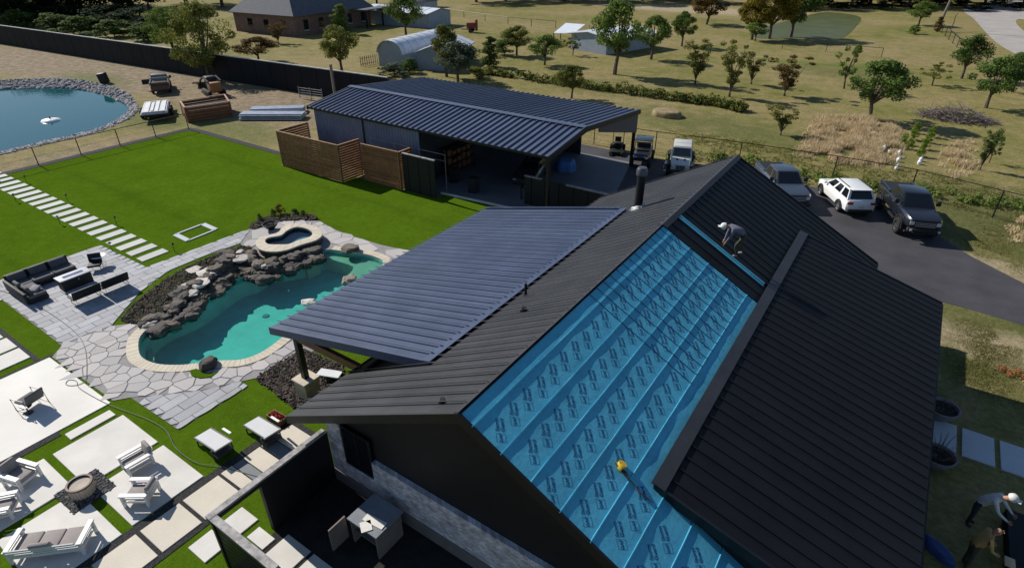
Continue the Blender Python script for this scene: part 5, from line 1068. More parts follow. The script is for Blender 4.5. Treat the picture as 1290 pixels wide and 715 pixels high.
t = thing('occasional_chair', 'black armless chair with curved back beside the round white table', 'chair', (-29.45, 8.95, zt), R(-35)); q = MB(1); q.rbox(-.28, .3, -.3, .3, .26, .38, .04); sub(t, q, 'seat', m_blkfr, True); q = MB(1); q.rbox(-.04, .04, -.3, .3, 0, .5, .03, M=Matrix.Translation((-.26, 0, .3)) @ Matrix.Rotation(R(-12), 4, 'Y')); sub(t, q, 'backrest', m_blkfr, True)
for x in (-.22, .24):
    for s_ in (-1, 1): q = MB(1); q.tube((x, s_*.26, 0), (x, s_*.24, .28), .015, n=5); sub(t, q, 'leg', m_slim)
t = thing('round_table', 'round white side table with wire legs at the patio edge', 'table', (-29.75, 9.3, zt)); q = MB(1); q.lathe([(0, .52), (.36, .52), (.37, .535), (.36, .55), (0, .55)], 24); sub(t, q, 'top', m_white, True)
for k in range(4): a = k*math.pi/2; q = MB(1); q.path([(.2*math.cos(a), .2*math.sin(a), .52), (.05*math.cos(a+.5), .05*math.sin(a+.5), .3), (.24*math.cos(a+.2), .24*math.sin(a+.2), 0)], .009, 5); sub(t, q, 'leg', m_slim)
# path lights along the walkway
pl = None
for k in range(4):
    for y, x in ((12.0, -28.25-5.7*k), (10.32, -30.9-5.7*k)):
        lab = 'small black bollard path light beside the slab walkway across the lawn'
        if pl is None:
            pl = thing('path_light', lab, 'path light', (x, y), 0, 'path lights along the walkway'); q = MB(1); q.tube((0, 0, 0), (0, 0, .5), .016, n=6); sub(pl, q, 'stem', m_trim); q = MB(1); q.lathe([(0.001, .58), (.04, .56), (.10, .5), (.03, .5)], 12); sub(pl, q, 'hood', m_trim, True)
        else: dup(pl, (x, y))
t = thing('metal_frame', 'flat pale metal frame lying on the lawn with grass inside it', 'frame', (*G(246, 292).to_2d(), .012)); c = GP(zpt(0, 200, 3.248)((718, 310), (830, 267), (882, 290), (770, 335)), .03)
for i in range(4): q = MB(K); q.bar((*c[i], .035), (*c[(i+1) % 4], .035), (.28 if i % 2 else .10), .05); q.build('bar', m_slabgrey, t)
# garden hose
hz = zpt(0, 370, 3.248); hp = [G(*p, .06) for p in hz((-20, -20), (80, 10), (150, 45), (250, 110), (320, 170), (350, 230), (355, 320), (345, 358), (305, 374), (270, 370), (280, 352), (312, 356), (325, 385), (400, 430), (470, 462), (600, 510), (680, 560), (720, 630), (800, 688), (900, 705), (1050, 745))]
o = MB(K).path(crom(hp, 5, False), .010, 5).build('garden_hose', mat('grey_hose', (.16, .16, .15), .6)); tag(o, 'grey garden hose snaking over the concrete pad and turf', 'hose')
# caddy with red flowers, planter bowls, right-hand slabs
t = thing('flower_caddy', 'low wooden caddy of red and white flowers on turf beside the sun lounger', 'planter', tuple(G(350, 530))); bxs(t, 'side', m_wood, (-.35, .35, -.18, -.15, 0, .25), (-.35, .35, .15, .18, 0, .25), (-.35, -.32, -.15, .15, 0, .25), (.32, .35, -.15, .15, 0, .25))
slab_path('stepping_slabs', [(2.19+i*.96, 2.19+i*.96+.82, 17.9, 19.27) for i in range(5)], m_slabgrey)
sl_ = [o for o in bpy.data.objects if o.name.startswith('stepping_slabs')][-1]
def planter(label, px, twigs):
    p = G(*px, .45); t = thing('planter_bowl', label, 'planter', (p.x, p.y, 0)); q = MB(1); mb = mat('bowl_clay', (.20, .19, .20), .7, .2, 3, .2, 15)
    q.lathe([(.0, 0), (.25, 0), (.3, .04), (.52, .4), (.56, .5), (.5, .5), (.46, .4), (.0, .38)], 28); sub(t, q, 'bowl', mb, True); q = MB(1); q.lathe([(0, .42), (.47, .42), (.48, .38)], 24); sub(t, q, 'soil', m_soil)
    q = MB(1); rnd = random.Random(px[0])
    for _ in range(twigs):
        a = rnd.uniform(0, 6.3); l = rnd.uniform(.2, .6); b_ = Vector((.25*math.cos(a), .25*math.sin(a), .42)); q.path([b_, b_+Vector((math.cos(a)*l*.4, math.sin(a)*l*.4, l*.7)), b_+Vector((math.cos(a)*l, math.sin(a)*l, l))], [.008, .006, .003], 4)
    sub(t, q, 'twigs', mat('dry_twig', (.16, .12, .08), .9), False)['kind'] = 'stuff'
planter('large clay planter bowl with bare soil on the grass side of the grey slabs', (1188, 512), 14); planter('large clay planter bowl with dry twigs on the house side of the grey slabs', (1182, 571), 60)
# ------------------------------------------------------------------ people
def person(name, label, J, rad, cols, loc, rz, hat=None, extra=None):
    t = thing(name, label, 'person', loc, rz); V = [Vector(J[k]) for k in J]; ks = list(J)
    E = [('pelvis', 'waist'), ('waist', 'chest'), ('chest', 'neck'), ('neck', 'head'), ('head', 'crown')]
    for s_ in 'LR': E += [('chest', 'sh'+s_), ('sh'+s_, 'el'+s_), ('el'+s_, 'wr'+s_), ('wr'+s_, 'pa'+s_), ('pelvis', 'hip'+s_), ('hip'+s_, 'kn'+s_), ('kn'+s_, 'an'+s_), ('an'+s_, 'to'+s_)]
    me = bpy.data.meshes.new('body'); me.from_pydata(V, [(ks.index(a), ks.index(b)) for a, b in E], []); o = bpy.data.objects.new('tmp', me); COL.objects.link(o)
    md = o.modifiers.new('s', 'SKIN'); md.use_smooth_shade = True
    for i, k in enumerate(ks): r_ = rad[k]; me.skin_vertices[0].data[i].radius = (r_, r_*(.75 if k in ('chest', 'waist', 'pelvis') else 1)) if False else (r_, r_); me.skin_vertices[0].data[i].use_root = (k == 'pelvis')
    sb = o.modifiers.new('u', 'SUBSURF'); sb.levels = 1; sb.render_levels = 1
    dg = bpy.context.evaluated_depsgraph_get(); dg.update(); m2 = bpy.data.meshes.new_from_object(o.evaluated_get(dg)); bpy.data.objects.remove(o); m2.name = 'body'
    m2.materials.clear()
    for c in cols: m2.materials.append(c)      # skin, shirt, trousers, shoes
    reg = {}
    for a, b in E: reg[(a, b)] = 0 if a in ('neck', 'head') or b.startswith('pa') or (a.startswith('el') and cols[4:] and False) else 3 if b.startswith('to') else 2 if (a == 'pelvis' and b != 'waist') or a.startswith(('hip', 'kn')) else 1
    for p in m2.polygons:
        c = p.center; best = min(E, key=lambda e: (lambda A, B: (c-(A+(B-A)*max(0, min(1, (c-A).dot(B-A)/max(1e-6, (B-A).length_squared))))).length-.3*min(rad[e[0]], rad[e[1]]))(Vector(J[e[0]]), Vector(J[e[1]])))
        p.material_index = reg[best]; p.use_smooth = True
    # hands: palm end with five fingers, and a nose and ears on the head, joined into the one body mesh
    bm = bmesh.new(); bm.from_mesh(m2); ex = MB(1)
    for s_ in 'LR':
        w_, pa = Vector(J['wr'+s_]), Vector(J['pa'+s_]); d = (pa-w_).normalized(); sd = d.orthogonal().normalized(); dn = d.cross(sd)
        for k in range(4): b_ = pa+sd*(.022*(k-1.5))-d*.01; L = (.07, .08, .075, .06)[k]; ex.path([b_, b_+d*L*.5+dn*.006, b_+d*L*.9+dn*.028], [.010, .009, .007], 6)
        b_ = pa-d*.045+sd*.035; ex.path([b_, b_+sd*.025+d*.03, b_+sd*.03+d*.06+dn*.01], [.011, .010, .008], 6)
    hd, cr = Vector(J['head']), Vector(J['crown']); fdir = Vector(J['face']).normalized() if 'face' in J else Vector((1, 0, 0))
    u_ = (cr-hd).normalized(); sdv = u_.cross(fdir).normalized()
    c0 = hd.lerp(cr, .35); ex.tube(c0+fdir*.085+u_*.02, c0+fdir*.118-u_*.01, .012, .017, 6)
    for s_ in (-1, 1): ex.rbox(-.015, .015, -.008, .008, -.03, .03, .008, M=Matrix.Translation(c0+sdv*s_*.095)); ex.lathe([(.0, .012), (.012, .006), (.014, -.004)], 8, Matrix.Translation(c0+fdir*.088+u_*.045+sdv*s_*.035))
    off = len(bm.verts); vs = [bm.verts.new(v) for v in ex.v]
    for f in ex.f:
        try: fc = bm.faces.new([vs[i] for i in f]); fc.material_index = 0; fc.smooth = True
        except ValueError: pass
    bm.to_mesh(m2); bm.free(); b_o = bpy.data.objects.new('body', m2); COL.objects.link(b_o); b_o.parent = t
    if hat:
        M = Matrix.Translation(hd.lerp(cr, .55)) @ u_.to_track_quat('Z', 'Y').to_matrix().to_4x4(); q = MB(1); q.lathe([(.128, -.02), (.128, .03), (.11, .09), (.06, .13), (.001, .14)], 16, M); h_ = sub(t, q, 'cap', hat, True)
        q = MB(1); bc = hd.lerp(cr, .55)+fdir*.12; q.rbox(-.09, .09, -.085, .085, -.008, .008, .006, M=Matrix.Translation(bc) @ Matrix([[*fdir, 0], [*sdv, 0], [*u_, 0], [0, 0, 0, 1]]).transposed()); sub(h_, q, 'brim', hat)
    return t
RAD = dict(pelvis=.15, waist=.145, chest=.16, neck=.06, head=.09, crown=.085, face=0)
for s_ in 'LR': RAD.update({'sh'+s_: .075, 'el'+s_: .05, 'wr'+s_: .035, 'pa'+s_: .038, 'hip'+s_: .095, 'kn'+s_: .065, 'an'+s_: .045, 'to'+s_: .04})
def pose_bent():        # bent forward at the hips, both hands reaching down, knees flexed, facing +x
    J = dict(pelvis=(-.12, 0, .82), waist=(.02, 0, .95), chest=(.26, 0, 1.08), neck=(.45, 0, 1.10), head=(.54, 0, 1.08), crown=(.69, 0, 1.10))
    for s_, y in (('L', 1), ('R', -1)): J.update({'sh'+s_: (.34, y*.19, 1.06), 'el'+s_: (.42, y*.22, .78), 'wr'+s_: (.50, y*.12, .54), 'pa'+s_: (.54, y*.10, .46), 'hip'+s_: (-.10, y*.10, .78), 'kn'+s_: (.06+.1*y, y*.13, .45), 'an'+s_: (-.08+.12*y, y*.13, .07), 'to'+s_: (.08+.12*y, y*.14, .045)})
    return J
def pose_stand(lean=0.0, arm=0):
    J = dict(pelvis=(0, 0, .92), waist=(lean*.15, 0, 1.06), chest=(lean*.5, 0, 1.3), neck=(lean*.8, 0, 1.48), head=(lean*.95+.02, 0, 1.55), crown=(lean*1.15+.03, 0, 1.70))
    for s_, y in (('L', 1), ('R', -1)): J.update({'sh'+s_: (lean*.6, y*.19, 1.40), 'el'+s_: (lean*.6+.08+arm*.1, y*.27, 1.13), 'wr'+s_: (lean*.6+.22+arm*.2, y*.20, .98), 'pa'+s_: (lean*.6+.29+arm*.2, y*.18, .95), 'hip'+s_: (0, y*.10, .88), 'kn'+s_: (.03, y*.11, .48), 'an'+s_: (0, y*.11, .07), 'to'+s_: (.14, y*.13, .04)})
    return J
m_skin = mat('skin', (.36, .20, .13), .6, .08, 5, 0, 30); m_shirtgrey = mat('grey_shirt', (.12, .13, .17), .85, .1, 8, .2, 40); m_olive = mat('olive_trousers', (.045, .045, .03), .85, .2, 8, .2, 40); m_boot = mat('pale_boots', (.30, .28, .27), .7); m_navy = mat('dark_shirt', (.02, .022, .028), .85); m_tan = mat('tan_jacket', (.42, .27, .10), .8, .1, 6, .2, 30); m_whitecap = mat('white_cap', (.62, .62, .64), .7); m_wh = mat('white_sleeve', (.55, .55, .55), .8)
mid_ = (RX, 17.3)
person('person', 'roofer in grey shirt and white cap bending over the roof panels', pose_bent(), RAD, [m_skin, m_shirtgrey, m_olive, m_boot], (-3.32, 17.62, zr(-3.32)+.075), R(205), m_whitecap)
p_ = G(1258, 616, 1.42); person('person', 'person in dark vest, white sleeves and white cap leaning over the panel stack', pose_stand(.5, 1), RAD, [m_skin, m_wh, m_navy, m_navy], (p_.x-.2, p_.y, 0), R(-20), m_whitecap)
p_ = G(1248, 668, 1.4); person('person', 'bareheaded person in tan jacket working beside the stack of dark panels', pose_stand(.25), RAD, [m_skin, m_tan, m_olive, m_navy], (p_.x-.1, p_.y, 0), R(10))
# things on the right: panel stack, tool bag, leaf pile; harness and tool on the roof
t = thing('panel_stack', 'stack of dark metal roof panels on timber bearers beside two workers', 'panels', tuple(G(1318, 715))); 
for k in range(6): bxs(t, 'panel', m_metalblk, (-1.0+.02*(k % 2), 1.6+.03*(k % 3), -2.6, 1.3, .14+.05*k, .14+.05*k+.04))
bxs(t, 'bearer', m_wood, (-1.0, 1.5, -2.2, -2.1, 0, .139), (-1.0, 1.5, -.6, -.5, 0, .139), (-1.0, 1.5, .9, 1.0, 0, .139))
o = MB(1).rbox(-.12, .12, -.17, .17, 0, .05, .02).build('carton', mat('pale_card', (.55, .42, .25), .8), smooth=True); o.location = G(1272, 708, .4)*K; o.location.z = .43; tag(o, 'small pale carton lying on the stack of dark panels', 'carton')
o = cloth_lump('tarpaulin', .5, .2, .25, mat('royal_blue_tarp', (.03, .06, .2), .5, .2, 3, .3, 10), 9); o.location = G(1180, 695)*K; o.rotation_euler = (0, 0, -.7); tag(o, 'bundle of royal blue tarpaulin on the ground by the house eave', 'tarpaulin')
def onroof(px): 
    d = _ray(*px); nrm = Vector((SL, 0, 1)); t_ = (RZ+SL*RX-nrm.dot(_C))/nrm.dot(d); p = _C+d*t_; return p
p_ = onroof((781, 592)); t = thing('nail_gun', 'yellow and black coil nail gun lying on the blue underlayment', 'tool', (p_.x, p_.y, p_.z+.035), R(40)); ye = mat('tool_yellow', (.55, .36, .02), .5)
for nm, mm, bb in (('body', ye, (-.08, .08, -.05, .05, .0, .1)), ('handle', m_plastic, (-.03, .03, -.22, -.05, .02, .07)), ('nose', m_chrome, (.08, .22, -.025, .025, .0, .05))): q = MB(1); q.rbox(*bb, .02, M=Matrix.Rotation(ang, 4, 'Y') @ Matrix.Rotation(.6, 4, 'Z')); sub(t, q, nm, mm, True)
q = MB(1); q.lathe([(0.001, .0), (.1, .0), (.1, .07), (0.001, .07)], 16, Matrix.Rotation(ang, 4, 'Y') @ Matrix.Translation((.05, .1, .02))); sub(t, q, 'coil_drum', ye, True)
pts = [onroof(p)+Vector((0, 0, .045)) for p in ((774, 584), (783, 596), (795, 608), (806, 622), (822, 634))]; o = MB(K).path(crom(pts, 4, False), .014, 5).build('air_hose', mat('brown_hose', (.12, .08, .05), .7)); tag(o, 'short brown air hose trailing down the blue underlayment from the nail gun', 'hose')
# ------------------------------------------------------------------ trees and plants
LG = leafmat('leaf_green', (.072, .125, .026), (.13, .18, .040), (.18, .21, .055)); LD = leafmat('leaf_dark', (.052, .090, .022), (.090, .135, .033), (.13, .165, .045))
LY = leafmat('leaf_yellow_green', (.095, .115, .026), (.165, .170, .040), (.22, .19, .048)); LO = leafmat('leaf_rust', (.085, .058, .020), (.15, .088, .028), (.12, .11, .032))
LS = leafmat('leaf_silver', (.065, .090, .055), (.115, .14, .085)); LB = leafmat('leaf_bright', (.09, .16, .020), (.17, .24, .035)); LE = leafmat('leaf_shaded_evergreen', (.008, .018, .006), (.014, .030, .010), (.022, .040, .012)); LC = leafmat('leaf_gold', (.10, .095, .015), (.20, .155, .022), (.27, .19, .03))  # evergreen leaf colour is darkened to carry the trees' shade on each other
m_bark = mat('bark', (.10, .075, .055), .9, .3, 4, .6, 12); m_barkpale = mat('pale_bark', (.20, .17, .14), .9, .25, 4, .5, 12)
def leaf_cloud(name, clumps, n, size, seed, hollow=.35):
    rnd = random.Random(seed); vs = []; fs = []
    for c, r in clumps:
        for _ in range(n):
            while True:
                d = Vector((rnd.uniform(-1, 1), rnd.uniform(-1, 1), rnd.uniform(-1, 1)))
                if hollow < d.length < 1: break
            p = Vector(c)+Vector((d.x*r, d.y*r, d.z*r*.8)); nrm = (d+Vector((rnd.uniform(-.9, .9), rnd.uniform(-.9, .9), rnd.uniform(-.2, 1.1)))).normalized(); a = nrm.orthogonal().normalized(); a.rotate(Matrix.Rotation(rnd.uniform(0, 6.3), 3, nrm)); b = nrm.cross(a); s = size*rnd.uniform(.6, 1.3)
            k = len(vs); vs += [p-a*s, p+b*s*.6, p+a*s, p-b*s*.6]; fs.append((k, k+1, k+2, k+3))
    me = bpy.data.meshes.new(name); me.from_pydata([tuple(v) for v in vs], [], fs); return me
def limbs(name, base_h, tips, r0, seed, lean=.0):
    rnd = random.Random(seed); g = MB(1); top = Vector((lean, 0, base_h)); g.path([(0, 0, -.02), (lean*.4, .004, base_h*.5), top], [r0*1.25, r0, r0*.85], 7)
    for t in tips:
        t = Vector(t); st = Vector((0, 0, 0)).lerp(top, rnd.uniform(.75, 1.0)); m = st.lerp(t, .5)+Vector((rnd.uniform(-.03, .03), rnd.uniform(-.03, .03), .03)); g.path([st, m, t], [r0*.6, r0*.35, r0*.12], 5)
    return g.mesh(name)
VAR = {}
def variant(key, kind, seed):
    rnd = random.Random(seed); cl = []
    if kind == 'oak':
        for _ in range(40):
            th, z = rnd.uniform(0, 6.3), rnd.random()**.8; rad = .36*math.sin(math.pi*(.15+.8*z))*rnd.uniform(.45, 1.05); cl.append(((rad*math.cos(th), rad*math.sin(th), .36+.56*z), rnd.uniform(.08, .145)))
        return leaf_cloud(key, cl, 140, .020, seed), limbs(key+'_t', .30, [c for c, r in cl[::3]], .028, seed, rnd.uniform(-.05, .05))
    if kind == 'vase':
        for _ in range(30):
            z = rnd.uniform(.3, 1); th = rnd.uniform(0, 6.3); rad = (.06+.36*(z-.25))*rnd.uniform(.25, .98); cl.append(((rad*math.cos(th), rad*math.sin(th), z), rnd.uniform(.05, .10)))
        return leaf_cloud(key, cl, 110, .017, seed, .1), limbs(key+'_t', .14, [c for c, r in cl[::2]], .022, seed)
    if kind == 'sparse':
        for _ in range(20):
            th, z = rnd.uniform(0, 6.3), rnd.random(); rad = .34*math.sin(math.pi*(.2+.7*z))*rnd.uniform(.3, 1.15); cl.append(((rad*math.cos(th), rad*math.sin(th), .34+.62*z), rnd.uniform(.05, .10)))
        return leaf_cloud(key, cl, 90, .022, seed, .1), limbs(key+'_t', .3, [c for c, r in cl[::2]], .02, seed, rnd.uniform(-.1, .1))
    if kind == 'column':
        for i in range(26):
            z = .08+.88*i/25; rad = .15*math.sin(math.pi*(.12+.82*z))*rnd.uniform(.2, .9); th = rnd.uniform(0, 6.3); cl.append(((rad*math.cos(th), rad*math.sin(th), z), .10*(1.15-.6*z)))
        return leaf_cloud(key, cl, 130, .018, seed), limbs(key+'_t', .2, [c for c, r in cl[::4]], .022, seed)
    if kind == 'bush':
        for _ in range(22):
            th, z = rnd.uniform(0, 6.3), rnd.random(); rad = .46*math.cos(z*1.3)*rnd.uniform(.2, 1.05); cl.append(((rad*math.cos(th), rad*math.sin(th), .12+.74*z), rnd.uniform(.10, .19)))
        return leaf_cloud(key, cl, 95, .034, seed), limbs(key+'_t', .1, [c for c, r in cl[::3]], .02, seed)
    if kind == 'big':
        for _ in range(60):
            th, z = rnd.uniform(0, 6.3), rnd.random()**.9; rad = .42*math.sin(math.pi*(.18+.74*z))*rnd.uniform(.35, 1.08); cl.append(((rad*math.cos(th), rad*math.sin(th), .2+.74*z), rnd.uniform(.07, .14)))
        return leaf_cloud(key, cl, 170, .016, seed), limbs(key+'_t', .26, [c for c, r in cl[::5]], .026, seed)
for kind in ('oak', 'vase', 'sparse', 'column', 'bush', 'big'):
    for v in range(3): VAR[kind, v] = variant(f'{kind}{v}', kind, 17*v+len(kind)*101)
MC = {}
def with_mat(me, mtl):
    k = (me.name, mtl.name)
    if k not in MC: m2 = me.copy(); m2.materials.clear(); m2.materials.append(mtl); MC[k] = m2
    return MC[k]
TR = random.Random(21)
WID = dict(oak=.80, vase=.60, sparse=.78, column=.34, bush=1.1, big=.92)
def tree(label, base, h, wpx, kind, v, leaf, group=None, cat='tree', name=None, bark=None):
    """base point, h height, wpx crown width, all in unscaled units"""
    t = thing(name or ('shrub' if kind == 'bush' else 'tree'), label, cat if kind != 'bush' or cat != 'tree' else 'shrub', (base.x, base.y, 0), TR.uniform(0, 6.3), group); cm, tm = VAR[kind, v % 3]; s = h*K; w_ = wpx*K/WID[kind]
    piece('crown', with_mat(cm, leaf), t, sc=(w_, w_, s)); piece('trunk', with_mat(tm, bark or m_bark), t, sc=((w_+s)/2,)*2+(s,))
    return t
def ptree(label, bx, by, topy, wpx, kind, v, leaf, **kw):
    b = G(bx, by); h = HT(b, topy); tree(label, b, h, 1.14*wpx/PXM(b, h*.6), kind, v, leaf, **kw)
for a in (
 ('tall bushy oak standing by the white-roofed field shed', 774, 94, 0, 56, 'oak', 0, LG), ('small round tree with a straight stem beyond the field oak', 858.6, 58.5, 13, 30, 'oak', 1, LG), ('loose-crowned young tree next to the tall field oak', 820, 75, 18, 42, 'oak', 2, LG),
 ('vase-shaped young tree with yellowing leaves beyond the hedgerow end', 875.5, 106, 53, 36, 'vase', 0, LY), ('tallest of the vase-shaped young trees, growing near the hay mound', 918.6, 122, 55, 36, 'vase', 1, LY), ('short vase-shaped young tree next to the round rusty one', 946, 106, 66, 28, 'vase', 2, LY),
 ('round green tree on the house side of the white-roofed field shed', 686, 82, 43, 39, 'oak', 2, LG), ('yellowing bushy tree between the sheds and the hedgerow', 651, 70, 31, 36, 'oak', 1, LY), ('thin small tree against the wall of the white-roofed field shed', 721.6, 70, 43, 21, 'sparse', 0, LY),
 ('leafy yellow-green tree rising behind the garage roof', 720, 124, 82, 36, 'oak', 0, LY), ('low rounded rusty-green tree alone in the mown field', 987.7, 121, 74, 45, 'vase', 1, LO), ('thin leaning sapling between the round rusty tree and the broad dark tree', 1063, 112, 56, 33, 'sparse', 1, LG),
 ('broad dark green tree beside the dry grass patch', 1095, 151, 74, 67, 'oak', 0, LD), ('sparse low tree with thin yellow leaves near the brush pile', 1174, 108, 78, 36, 'sparse', 2, LY), ('two-lobed young tree in front of the mesh fence by the road', 1211, 99, 43, 40, 'oak', 2, LD),
 ('dense leaning dark tree past the brush pile', 1241.7, 136, 68, 50, 'oak', 1, LD), ('dark tree with a forked stem next to the roadside verge', 1275, 116, 66, 46, 'oak', 0, LD), ('young green tree near the leaning utility pole', 1157, 32, 0, 30, 'oak', 1, LG),
 ('golden autumn oak by the green pond, the smallest of three', 947, 50, -8, 44, 'oak', 2, LC), ('broad golden autumn oak at the bank of the green pond', 969, 49, -14, 50, 'oak', 0, LC), ('dark tree with leaning trunk on the bank of the green pond', 996, 47, -20, 52, 'oak', 1, LD), ('green understorey tree below the golden oaks', 951, 52, 26, 26, 'oak', 1, LG),
 ('rust-red tree standing near the pale track', 890, 31, -8, 46, 'oak', 0, LO), ('tall green tree standing before the white-roofed open shed', 512, 47, -6, 42, 'oak', 2, LG), ('yellow-crowned tree in front of the small gabled shed', 563, 97, 30, 40, 'oak', 0, LY), ('silver-leaved tree growing behind the garage ridge', 577, 103, 50, 50, 'oak', 1, LS),
 ('yellow-green tree behind the black fence near the pallet fence', 431, 93, 29, 44, 'oak', 1, LY), ('dense columnar evergreen at the wall of the brick house', 432, 42, 5, 24, 'column', 0, LG), ('small rusty shrub-like tree on the lawn of the brick house', 351, 55, 30, 24, 'vase', 0, LO), ('spreading low tree with rusty leaves by the black fence', 326, 78, 46, 48, 'oak', 2, LO),
 ('big round tree in front of the black fence beside the loader', 264, 98, 2, 78, 'big', 0, LY), ('green tree just behind the black fence beside the big round tree', 218, 62, 8, 52, 'big', 1, LG), ('round dark green tree next to the overgrown hedge', 618, 84, 46, 25, 'column', 2, LD),
 ): ptree(*a)
# dark evergreen wood behind the black fence, top left
for k, (x, y, top, w_) in enumerate(((-60, 24, -70, 110), (5, 30, -60, 90), (55, 24, -75, 105), (105, 20, -75, 100), (150, 22, -60, 85), (190, 18, -60, 80), (20, 12, -85, 120), (90, 8, -90, 120), (165, 8, -80, 110), (235, 6, -75, 90), (280, 8, -60, 70), (-30, 5, -95, 130))):
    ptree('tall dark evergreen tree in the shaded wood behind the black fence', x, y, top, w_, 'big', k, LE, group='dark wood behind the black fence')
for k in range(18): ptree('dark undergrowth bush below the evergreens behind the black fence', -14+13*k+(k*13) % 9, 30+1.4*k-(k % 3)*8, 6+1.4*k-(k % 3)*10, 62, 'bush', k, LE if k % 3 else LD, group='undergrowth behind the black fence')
ptree('pale-leaved bush in the clearing behind the black fence', 128, 33, 22, 18, 'bush', 1, LS)
# tree belt along the far edge whose shade darkens the top of the field
for k in range(22):
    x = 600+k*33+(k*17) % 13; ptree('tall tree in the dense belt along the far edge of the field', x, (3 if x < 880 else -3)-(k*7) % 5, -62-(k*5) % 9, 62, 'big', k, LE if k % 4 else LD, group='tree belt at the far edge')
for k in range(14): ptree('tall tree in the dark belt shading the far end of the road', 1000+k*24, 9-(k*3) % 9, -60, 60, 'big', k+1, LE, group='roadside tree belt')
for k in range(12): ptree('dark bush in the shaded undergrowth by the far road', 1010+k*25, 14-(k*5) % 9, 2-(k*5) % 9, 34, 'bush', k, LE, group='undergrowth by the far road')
# shrubs
for a in (
 ('small sparse yellowish shrub in front of the wire fence field', 983, 170, 134, 36, 'vase', 2, LY), ('low bright shrub below the young tree by the leaning pole', 1151, 43, 30, 20, 'bush', 0, LG), ('overgrown dark hedge bush beyond the sheds', 636, 70, 46, 40, 'bush', 2, LD), ('grey-green scrub bush in front of the arched shed', 497, 96, 78, 46, 'bush', 1, LS), ('dark scrub bush between the arched shed and gabled shed', 516, 92, 72, 34, 'bush', 0, LD), ('dry scrub bush at the foot of the silver-leaved tree', 600, 98, 84, 34, 'bush', 2, LY)): ptree(*a)
for k, (x, y, t_, w_) in enumerate(((345, 272, 262, 10), (353, 270, 256, 14), (372, 270, 262, 12), (383, 273, 264, 9), (328, 278, 268, 9))): ptree(['small dark shrub at the spa mulch bed end', 'rusty upright shrub in the mulch bed behind the spa', 'dark low shrub behind the spa water', 'dry small shrub at the lawn end of the spa bed', 'tiny dark shrub next to the fire bowl'][k], x, y, t_, w_, 'bush', k, LO if k == 1 else LD)
# hedgerow across the field (polyline from image pixels), as clumps with gaps
hr = thing('hedgerow', 'long ragged hedgerow running across the dry field behind the garage', 'hedge', (*G(790, 115).to_2d(), 0)); hpts = [G(x, y).to_2d() for x, y in ((600, 93), (640, 97), (700, 106), (760, 114), (820, 122), (870, 129), (905, 134), (936, 141))]; HR = random.Random(8)
L = crom(hpts, 10, False); cl = [((p.x*K+HR.uniform(-.5, .5), p.y*K+HR.uniform(-.5, .5), HR.uniform(.15, .7)), HR.uniform(.3, .75)) for p in L for _ in range(2)]
me = leaf_cloud('foliage', cl, 42, .15, 5, .1); me.materials.append(LY); o = bpy.data.objects.new('foliage', me); COL.objects.link(o); attach(o, hr, True)
cl2 = [((p.x*K+HR.uniform(-.6, .6), p.y*K+HR.uniform(-.6, .6), HR.uniform(.2, .6)), HR.uniform(.3, .6)) for p in L[::2]]; me = leaf_cloud('dark_foliage', cl2, 42, .14, 6, .1); me.materials.append(LD); o = bpy.data.objects.new('foliage', me); COL.objects.link(o); attach(o, hr, True)
# weeds along the wire fence
cl = []
for i in range(90):
    u = HR.random(); a = G(830+u*470, 203+u*62).to_2d() if u > .28 else G(830+u*470, 200+u*30).to_2d(); cl.append(((a.x*K+HR.uniform(-.8, .8), a.y*K+HR.uniform(-.6, 1.2), HR.uniform(.1, .4)), HR.uniform(.25, .6)))
cl = [c for c in cl if not (G(1110, 300).x*K < c[0][0] < G(1200, 300).x*K and c[0][1] < 41*K)]
me = leaf_cloud('fence_weeds', cl, 60, .10, 8, .1); me.materials.append(LG); o = bpy.data.objects.new('fence_weeds', me); COL.objects.link(o); o['kind'] = 'stuff'; o['label'] = 'green weeds growing along the wire fence'; o['category'] = 'weeds'
# grasses: blades as thin triangles
def grass(name, poly, n, hmin, hmax, mtl, seed, label, lean=.35, wd=.03):
    rnd = random.Random(seed); xs = [p[0] for p in poly]; ys = [p[1] for p in poly]; vs = []; fs = []; k = 0
    while k < n:
        p = (rnd.uniform(min(xs), max(xs)), rnd.uniform(min(ys), max(ys))); k += 1
        if not inpoly(p, poly): continue
        if noise.noise(Vector((p[0]*.8, p[1]*.8, seed+3))) < -.18: continue
        ed_ = min((Vector(p)-(Vector(poly[i_])+(Vector(poly[(i_+1) % len(poly)])-Vector(poly[i_]))*max(0, min(1, (Vector(p)-Vector(poly[i_])).dot(Vector(poly[(i_+1) % len(poly)])-Vector(poly[i_]))/(Vector(poly[(i_+1) % len(poly)])-Vector(poly[i_])).length_squared)))).length for i_ in range(len(poly)))
        if rnd.random() > .25+ed_/1.6: continue
        m_ = min(1, .35+ed_/1.5)*.6+.8*abs(noise.noise(Vector((p[0]*.5, p[1]*.5, seed))))
        for _ in range(5):
            h = rnd.uniform(hmin, hmax)*m_; a = rnd.uniform(0, 6.3); x, y = p[0]*K+rnd.uniform(-.12, .12), p[1]*K+rnd.uniform(-.12, .12); l = rnd.uniform(.1, lean)*h; b = a+1.57; i = len(vs); w_ = wd*rnd.uniform(.6, 1.3)
            vs += [(x-w_*math.cos(b), y-w_*math.sin(b), 0), (x+w_*math.cos(b), y+w_*math.sin(b), 0), (x+l*math.cos(a), y+l*math.sin(a), h)]; fs.append((i, i+1, i+2))
    me = bpy.data.meshes.new(name); me.from_pydata(vs, [], fs); me.materials.append(mtl); o = bpy.data.objects.new(name, me); COL.objects.link(o); o['kind'] = 'stuff'; o['label'] = label; o['category'] = 'grass'; return o
